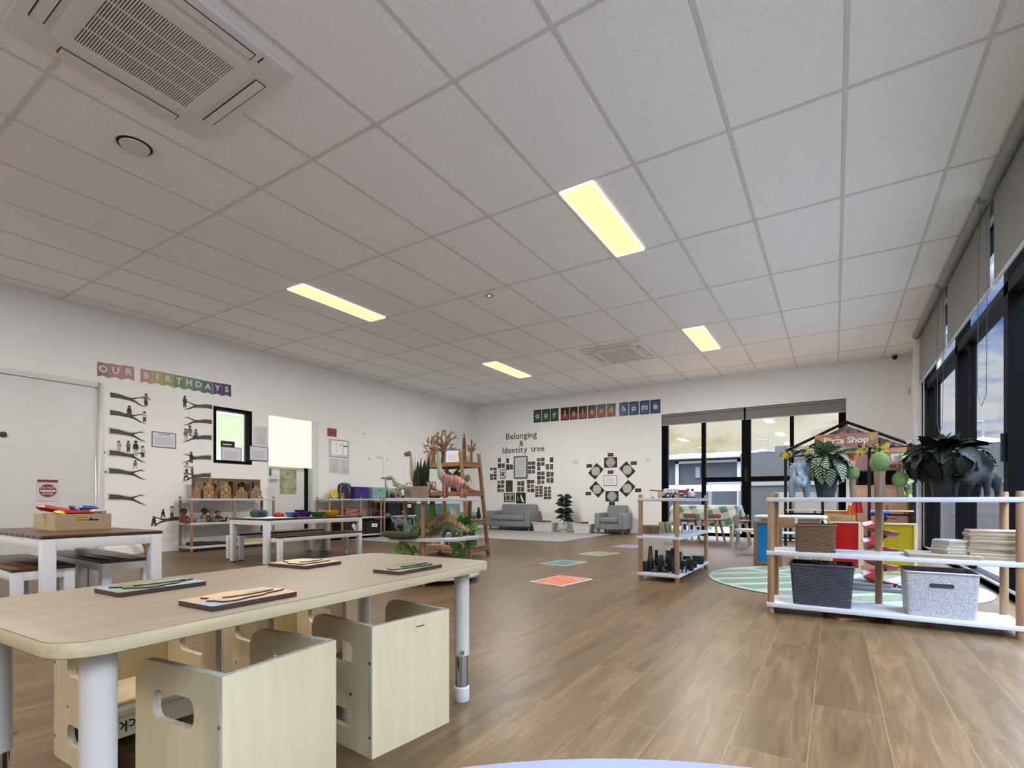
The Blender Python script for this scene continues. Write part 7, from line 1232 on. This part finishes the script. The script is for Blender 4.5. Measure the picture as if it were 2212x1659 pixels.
def poster(lb, u0, v0, u1, v1, cols, seed):
    y = HY-0.03; x0, x1 = hx(u0, y), hx(u1, y); z0, z1 = zv(v1, (x0+x1)/2, y), zv(v0, (x0+x1)/2, y); w_, h = x1-x0, z1-z0; t = thing('poster', lb, 'poster', ((x0+x1)/2, y, (z0+z1)/2), 0, 'posters of the play house'); MB().box(-w_/2, w_/2, 0, 0.003, -h/2, h/2).build('sheet', C(cols[0], 0.4), t, sm=0); mb = MB(); rnd = random.Random(seed)
    mb.box(-w_*0.42, w_*0.42, -0.001, 0, h*0.22, h*0.46, 0); mb.box(-w_*0.35, w_*0.35, -0.001, 0, -h*0.30, h*0.12, 1); mb.box(-w_*0.18, w_*0.18, -0.002, -0.001, -h*0.28, h*0.0, 2); [mb.box(a-w_*0.05, a+w_*0.05, -0.002, -0.001, -h*0.42, -h*0.12, 3) for a in (-w_*0.3, w_*0.3)]; mb.build('picture', [C(c) for c in cols[1:]], t, sm=0)
poster('shop front poster with green top under the pizza sign', 1808, 967, 1851, 997, ('#C9A25A', '#2F6A3A', '#8E4A34', '#4A4038', '#A5352E'), 1); poster('orange poster with a white oven picture at the right of the play house', 1918, 966, 1959, 1003, ('#B5704A', '#C98A5A', '#D9D4CE', '#8E949C', '#C9837A'), 2)
def garland(lb, u0, u1, v, n, seed):
    y = HY-0.05; x0, x1 = hx(u0, y), hx(u1, y); z = zv(v, (x0+x1)/2, y); t = thing('flower_garland', lb, 'garland', ((x0+x1)/2, y, z), 0, 'yellow flower garlands'); w_ = x1-x0; rnd = random.Random(seed); mb = MB(); f = MB(); MB().tube([(-w_/2, 0, 0.0), (0, 0, -0.015), (w_/2, 0, 0.0)], 0.005, 6).build('vine', C('#3A4A2A'), t)
    for k in range(n): p = V((rnd.uniform(-w_/2, w_/2), rnd.uniform(-.03, .03), rnd.uniform(-.05, .05))); d = V((rnd.uniform(-1, 1), -0.6, rnd.uniform(-1, 1))); mb.leaf(p, d, (0, -1, 0.3), 0.055, 0.03, 0.3, 0)
    for k in range(n//2):
        p = V((rnd.uniform(-w_/2, w_/2), -0.035, rnd.uniform(-.05, .05)))
        for j in range(6): a = j*pi/3; f.leaf(p, (cos(a), -0.3, sin(a)), (0, -1, 0), 0.026, 0.018, 0.2, 0, 3)
        f.ball(tuple(p), 0.006, mi=1, n=6)
    mb.build('leaves', C('#3F4F2C', 0.8), t); f.build('flowers', [C('#D9BE3A', 0.7), C('#8E5A2A')], t)
garland('yellow flower garland bunched at the left corner post of the play house', 1692, 1716, 982, 26, 1); garland('yellow flower garland along the left half of the play house header', 1735, 1810, 973, 46, 2); garland('yellow flower garland right of the shop front poster', 1852, 1872, 972, 22, 3); garland('yellow flower garland rising toward the orange poster', 1884, 1918, 968, 30, 4)
# play kitchen in the house
t = thing('play_kitchen', 'pink and peach wooden play oven inside the pizza shop', 'play kitchen', (0.60, 9.70, 0)); pk_, pe = C('#C79A94', 0.6), C('#D9A88A', 0.6)
MB().box(-0.32, 0.32, -0.2, 0.25, 0.05, 0.90).build('cabinet', pe, t, bev=0.004); MB().box(-0.32, -0.29, -0.18, 0.25, 0.90, 1.12).box(0.29, 0.32, -0.18, 0.25, 0.90, 1.12).box(-0.29, 0.29, 0.22, 0.25, 0.90, 1.12).build('oven_recess', C('#3A2A2A', 0.7), t, sm=0); MB().box(-0.33, 0.33, -0.2, 0.25, 1.12, 1.36).build('hood', pk_, t, bev=0.01); MB().box(0.10, 0.24, -0.215, -0.2, 1.16, 1.25).build('label_plate', C('#7E6258'), t, sm=0)
for x in (-0.16, 0.16): d_ = MB().box(x-0.14, x+0.14, -0.215, -0.2, 0.12, 0.84).build('door', C('#E3B79C', 0.6), t, bev=0.004); MB().box(x+0.10*(-1 if x > 0 else 1)-0.008, x+0.10*(-1 if x > 0 else 1)+0.008, -0.23, -0.215, 0.45, 0.6).build('handle', C('#B9814E'), d_)
t = thing('peach_board', 'peach play counter standing in the doorway of the pizza shop', 'counter', (hx(1806, 8.9), 8.9, 0)); MB().box(-0.16, 0.16, 0, 0.03, 0.0, 0.50).build('front', C('#D69A62', 0.6), t, bev=0.003); MB().box(-0.17, 0.17, -0.02, 0.2, 0.50, 0.52).build('top', C('#E0B07C'), t, bev=0.003); MB().box(-0.16, -0.13, 0.03, 0.19, 0, 0.5).box(0.13, 0.16, 0.03, 0.19, 0, 0.5).build('side', C('#C98E58'), t)
t = thing('white_board', 'white board standing in for outside light behind the left pizza shop window', 'board', (hx(1735, 9.62), 9.62, 0)); MB().box(-0.42, 0.46, 0, 0.03, 0.05, 0.80).build('panel', C('#E4E6E6'), t, bev=0.003); [MB().box(x-0.02, x+0.02, -0.12, 0.14, 0, 0.05).build('foot', C('#B9BABC'), t) for x in (-0.36, 0.40)]  # white panel put in for the daylight showing at the back glazing
for lb, u, col, v0, v1 in (('bright red apron hanging in the doorway of the pizza shop', 1851, '#D8392C', 1078, 1108), ('orange apron hanging left of the red one in the pizza shop', 1840, '#E08A2C', 1092, 1128)):
    y = 8.75; x = hx(u, y); z0, z1 = zv(v1, x, y), zv(v0, x, y); h = z1-z0; t = thing('apron', lb, 'apron', (x, y, z0), 0, 'aprons in the play house'); mb = MB(); n = 10
    for i in range(n+1): a = -0.075+0.15*i/n; mb.v += [(a*0.6, 0.012*sin(i*1.6), h), (a, 0.02*sin(i*1.6), 0)]
    for i in range(n): mb.f.append([2*i, 2*i+1, 2*i+3, 2*i+2]); mb.m.append(0); mb.uv.append(None)
    mb.build('cloth', C(col, 0.8), t); MB().tube([(-0.04, 0, h), (-0.01, 0, h+0.06), (0.035, 0, h)], 0.004, 5).build('strap', C(col), t)
zt_ = zv(1012, hx(1966, 8.7), 8.7); b0 = (hx(1963, 8.55), 8.55, 0.86)
ivy_spray('leafy vine hanging down the right post of the pizza shop', b0, [(0, 0, 0.50), (-0.02, -0.02, 0.25), (0.0, -0.02, 0.0), (-0.05, -0.03, -0.22)], 22, 21, 0.085)
# ---------------------------------------------------------------- coloured panels, marble run
def frame_panel(lb, x, y, w_, h, col, rz=0.0, wd=0.02, m_=None):
    t = thing('colour_panel', lb, 'panel', (x, y, 0.0076), rz, 'see-through colour panels'); MB().ring(rrect(-w_/2, w_/2, 0.0, h, 0.002, 2), rrect(-w_/2+wd, w_/2-wd, wd, h-wd*0.7, 0.002, 2), -0.013, 0.013).build('frame', m_ or M['lightwood'], t, bev=0.002); MB().box(-w_/2+wd-0.002, w_/2-wd+0.002, -0.002, 0.002, wd-0.002, h-wd*0.7+0.002).build('acrylic', acrylic('acrylic_'+col.strip('#'), col), t, sm=0)
    for s in (-1, 1): MB().box(s*(w_/2-0.03)-0.012, s*(w_/2-0.03)+0.012, -0.05, 0.05, -0.0005, 0.012).build('foot', m_ or M['lightwood'], t)
frame_panel('red see-through panel in a wooden frame behind the right shelf', 0.088, 5.86, 0.245, 0.46, '#C8221E'); frame_panel('yellow see-through panel in a wooden frame behind the marble run', 0.485, 5.75, 0.27, 0.46, '#C9B416', R(-4), 0.024); frame_panel('blue see-through panel with brown frame left of the right shelf', -0.575, 5.80, 0.26, 0.45, '#1E8FD0', 0, 0.034, M['brownwood'])
frame_panel('red see-through panel standing behind the red framed one', 0.14, 6.35, 0.22, 0.42, '#B81E22', R(6))
mx_, my_ = 0.26, 4.72; t = thing('marble_run', 'tall red spiral marble run on the round rug', 'marble run', (mx_, my_, 0.0075)); MB().prism(rrect(-0.20, 0.24, -0.14, 0.14, 0.02, 4), 0, 0.03, 'xy').prism(rrect(-0.19, 0.10, -0.12, 0.12, 0.02, 4), 0.03, 0.055, 'xy').build('base', C('#6E7478', 0.5), t, bev=0.003)
zs = [(0.05, 0.20, '#D9A32C'), (0.20, 0.36, '#E0A62E'), (0.36, 0.52, '#2E8A4A'), (0.52, 0.575, '#2A7AC0')]
for a, b, c in zs: MB().cyl((0.03, 0, a), (0.03, 0, b), 0.022, n=14).build('column_piece', C(c, 0.4), t)
for k in range(4):
    z1 = 0.545-0.125*k; n = 26; mb = MB(); vs = []
    for i in range(n+1):
        a = -0.4+2*pi*0.98*i/n; z = z1-0.125*i/n
        for rr, dz in ((0.03, 0.012), (0.045, -0.008), (0.10, -0.012), (0.118, 0.014), (0.121, 0.012), (0.10, -0.017), (0.044, -0.013), (0.027, 0.012)): vs.append((0.03+rr*cos(a), rr*sin(a), z+dz))
    mb.add(vs, [(i*8+j, i*8+(j+1) % 8, (i+1)*8+(j+1) % 8, (i+1)*8+j) for i in range(n) for j in range(8)]); mb.build('spiral_chute', C('#9C1F26', 0.25), t)
MB().cyl((0.03-0.06, 0, 0.575), (0.03+0.06, 0, 0.575), 0.012, n=12).build('top_bar', C('#2A5AA8', 0.4), t); MB().lathe([(1e-6, 0), (0.028, 0.004), (0.034, 0.02), (0.03, 0.02), (1e-6, 0.012)], 16, (0.16, -0.05, 0.0305)).build('catch_cup', C('#8FA6C0', 0.4), t)
# ---------------------------------------------------------------- white bent wood table and chairs, gingham table, stools
def bent(t, x0, x1, y, h, w_, m, nm='leg_loop'):
    r_ = 0.05; pts = [(x0, y, 0)]+[(x0, y, h-r_)]+[(x0+r_-r_*cos(a), y, h-r_+r_*sin(a)) for a in [pi*i/10 for i in range(1, 5)]]+[(x0+r_, y, h)]; pts = [(x0, y, 0), (x0, y, h-r_), (x0+r_*0.3, y, h-r_*0.3), (x0+r_, y, h), (x1-r_, y, h), (x1-r_*0.3, y, h-r_*0.3), (x1, y, h-r_), (x1, y, 0)]
    return MB().tube(pts, [(w_, 0.011)]*8, 8).build(nm, m, t)
ww = C('#DEDAD0', 0.4); br_ = C('#9A7A58', 0.5)
def bent_chair(lb, x, y, rz):
    t = thing('bent_chair', lb, 'chair', (x, y, 0), rz, 'white bent wood chairs')
    for s in (-1, 1): MB().tube([(-0.14, s*0.13, 0), (-0.145, s*0.13, 0.20), (-0.13, s*0.13, 0.25), (-0.08, s*0.13, 0.262), (0.10, s*0.13, 0.262)], [(0.014, 0.010)]*5, 8).build('leg', ww, t); MB().tube([(0.15, s*0.13, 0), (0.145, s*0.13, 0.26), (0.15, s*0.125, 0.46)], [(0.014, 0.010)]*3, 8).build('rear_leg', ww, t)
    MB().prism(rrect(-0.15, 0.14, -0.14, 0.14, 0.05, 5), 0.272, 0.288, 'xy').build('seat', C('#D9DBDD', 0.4), t, bev=0.003); MB().prism(rrect(-0.14, 0.14, 0.35, 0.47, 0.03, 4), 0.136, 0.150, 'yz').build('backrest', br_, t, bev=0.003)
bent_chair('white bent wood chair at the left end of the white play table', ux(1615, 7.45), 7.45, R(-8)+pi); bent_chair('white bent wood chair with its back toward the blue panel', ux(1698, 6.95), 6.95, R(-95)); bent_chair('white bent wood chair tucked behind the white play table', ux(1815, 8.0), 8.0, R(80))
t = thing('play_table', 'white bent wood play table in front of the pizza shop', 'table', (ux(1712, 7.45), 7.45, 0)); MB().prism(rrect(-0.42, 0.38, -0.30, 0.30, 0.06, 5), 0.45, 0.475, 'xy').build('tabletop', C('#E2E2E0', 0.35), t, bev=0.003); MB().box(-0.33, 0.30, -0.22, 0.22, 0.38, 0.449).build('apron', C('#B9AA92'), t)
for s in (-1, 1): bent(t, -0.40, 0.36, s*0.26, 0.445, 0.02, ww)
gm = None
def gingham():
    m = bpy.data.materials.new('gingham_cloth'); m.use_nodes = True; t_ = m.node_tree; b = t_.nodes['Principled BSDF']; L = t_.links.new; uv = N(t_, 'ShaderNodeUVMap'); sp = N(t_, 'ShaderNodeSeparateXYZ'); L(uv.outputs[0], sp.inputs[0])
    def sq(o):
        q = N(t_, 'ShaderNodeMath', operation='FRACT'); L(o, q.inputs[0]); g_ = N(t_, 'ShaderNodeMath', operation='GREATER_THAN'); L(q.outputs[0], g_.inputs[0]); g_.inputs[1].default_value = 0.5; return g_.outputs[0]
    a, c = sq(sp.outputs[0]), sq(sp.outputs[1]); s_ = N(t_, 'ShaderNodeMath', operation='ADD'); L(a, s_.inputs[0]); L(c, s_.inputs[1]); h_ = N(t_, 'ShaderNodeMath', operation='MULTIPLY'); L(s_.outputs[0], h_.inputs[0]); h_.inputs[1].default_value = 0.5
    r = ramp(t_, [(0.0, lin('#DDE0DB')), (0.3, lin('#B9BDB4')), (0.8, lin('#4F8A72'))], 'CONSTANT'); L(h_.outputs[0], r.inputs[0]); L(r.outputs[0], b.inputs['Base Color']); b.inputs['Roughness'].default_value = 0.9; return m
gx0, gx1, gy0, gy1, gh = ux(1462, 8.95), ux(1592, 8.75), 8.62, 9.28, 0.585
t = thing('picnic_table', 'white legged table under a green checked cloth by the back doors', 'table', ((gx0+gx1)/2, (gy0+gy1)/2, 0)); a, b = (gx1-gx0)/2, (gy1-gy0)/2; MB().box(-a, a, -b, b, gh-0.03, gh).build('tabletop', C('#E4E4E2'), t, bev=0.004)
for sx in (-1, 1):
    for sy in (-1, 1): MB().box(sx*(a-0.07)-0.022, sx*(a-0.07)+0.022, sy*(b-0.05)-0.022, sy*(b-0.05)+0.022, 0, gh-0.03).build('leg', C('#DCDCDE'), t, bev=0.003)
mb = MB(); nx_, ny_ = 28, 26; A, B_ = a+0.20, b+0.34; gv = []
for j in range(ny_+1):
    for i in range(nx_+1):
        u_, v_ = -A+2*A*i/nx_, -B_+2*B_*j/ny_; ex, ey = max(0, abs(u_)-a-0.004), max(0, abs(v_)-b-0.004); d = ex+ey; fl = 0.022*sin(u_*19+v_*3)*(ey > 0)+0.022*sin(v_*17)*(ex > 0)
        x = max(-a-0.004, min(a+0.004, u_))+(1 if u_ > 0 else -1)*(ex > 0)*(0.012+0.10*ex+fl*min(1, ex*5)); y = max(-b-0.004, min(b+0.004, v_))+(1 if v_ > 0 else -1)*(ey > 0)*(0.012+0.10*ey+fl*min(1, ey*5)); gv.append(((x, y, gh+0.003-d*(0.97 if ex*ey == 0 else 0.8)), (u_*4.4+v_*1.6, v_*4.4-u_*1.6)))
fs = [(j*(nx_+1)+i, j*(nx_+1)+i+1, (j+1)*(nx_+1)+i+1, (j+1)*(nx_+1)+i) for j in range(ny_) for i in range(nx_)]; mb.add([p for p, _ in gv], fs, 0, [[gv[k][1] for k in f] for f in fs]); o = mb.build('tablecloth', gingham(), sm=60, loc=((gx0+gx1)/2, (gy0+gy1)/2, 0)); tag(o, 'green and white checked cloth draped over the table by the back doors', 'tablecloth')
def stool(lb, x, y, rz):
    t = thing('wooden_stool', lb, 'stool', (x, y, 0), rz, 'wooden stools'); MB().prism(rrect(-0.17, 0.17, -0.12, 0.12, 0.04, 5), 0.355, 0.375, 'xy').build('seat', M['brownwood'], t, bev=0.004); MB().prism(rrect(-0.11, 0.11, 0.39, 0.455, 0.02, 4), 0.09, 0.11).build('backrest', M['brownwood'], t, bev=0.004)
    for sx in (-1, 1):
        MB().cyl((sx*0.07, 0.10, 0.37), (sx*0.07, 0.10, 0.40), 0.01).build('back_peg', M['beech'], t)
        for sy in (-1, 1): MB().cyl((sx*0.17, sy*0.13, 0), (sx*0.10, sy*0.07, 0.356), 0.014, 0.02, 12).build('leg', M['beech'], t)
stool('small wooden stool left of two before the checked tablecloth', ux(1483, 8.43), 8.43, R(-15)); stool('small wooden stool right of two before the checked tablecloth', ux(1536, 8.38), 8.38, R(-15)); stool('small wooden stool with a curved back at the right end of the checked table', ux(1600, 8.22), 8.22, R(-85))
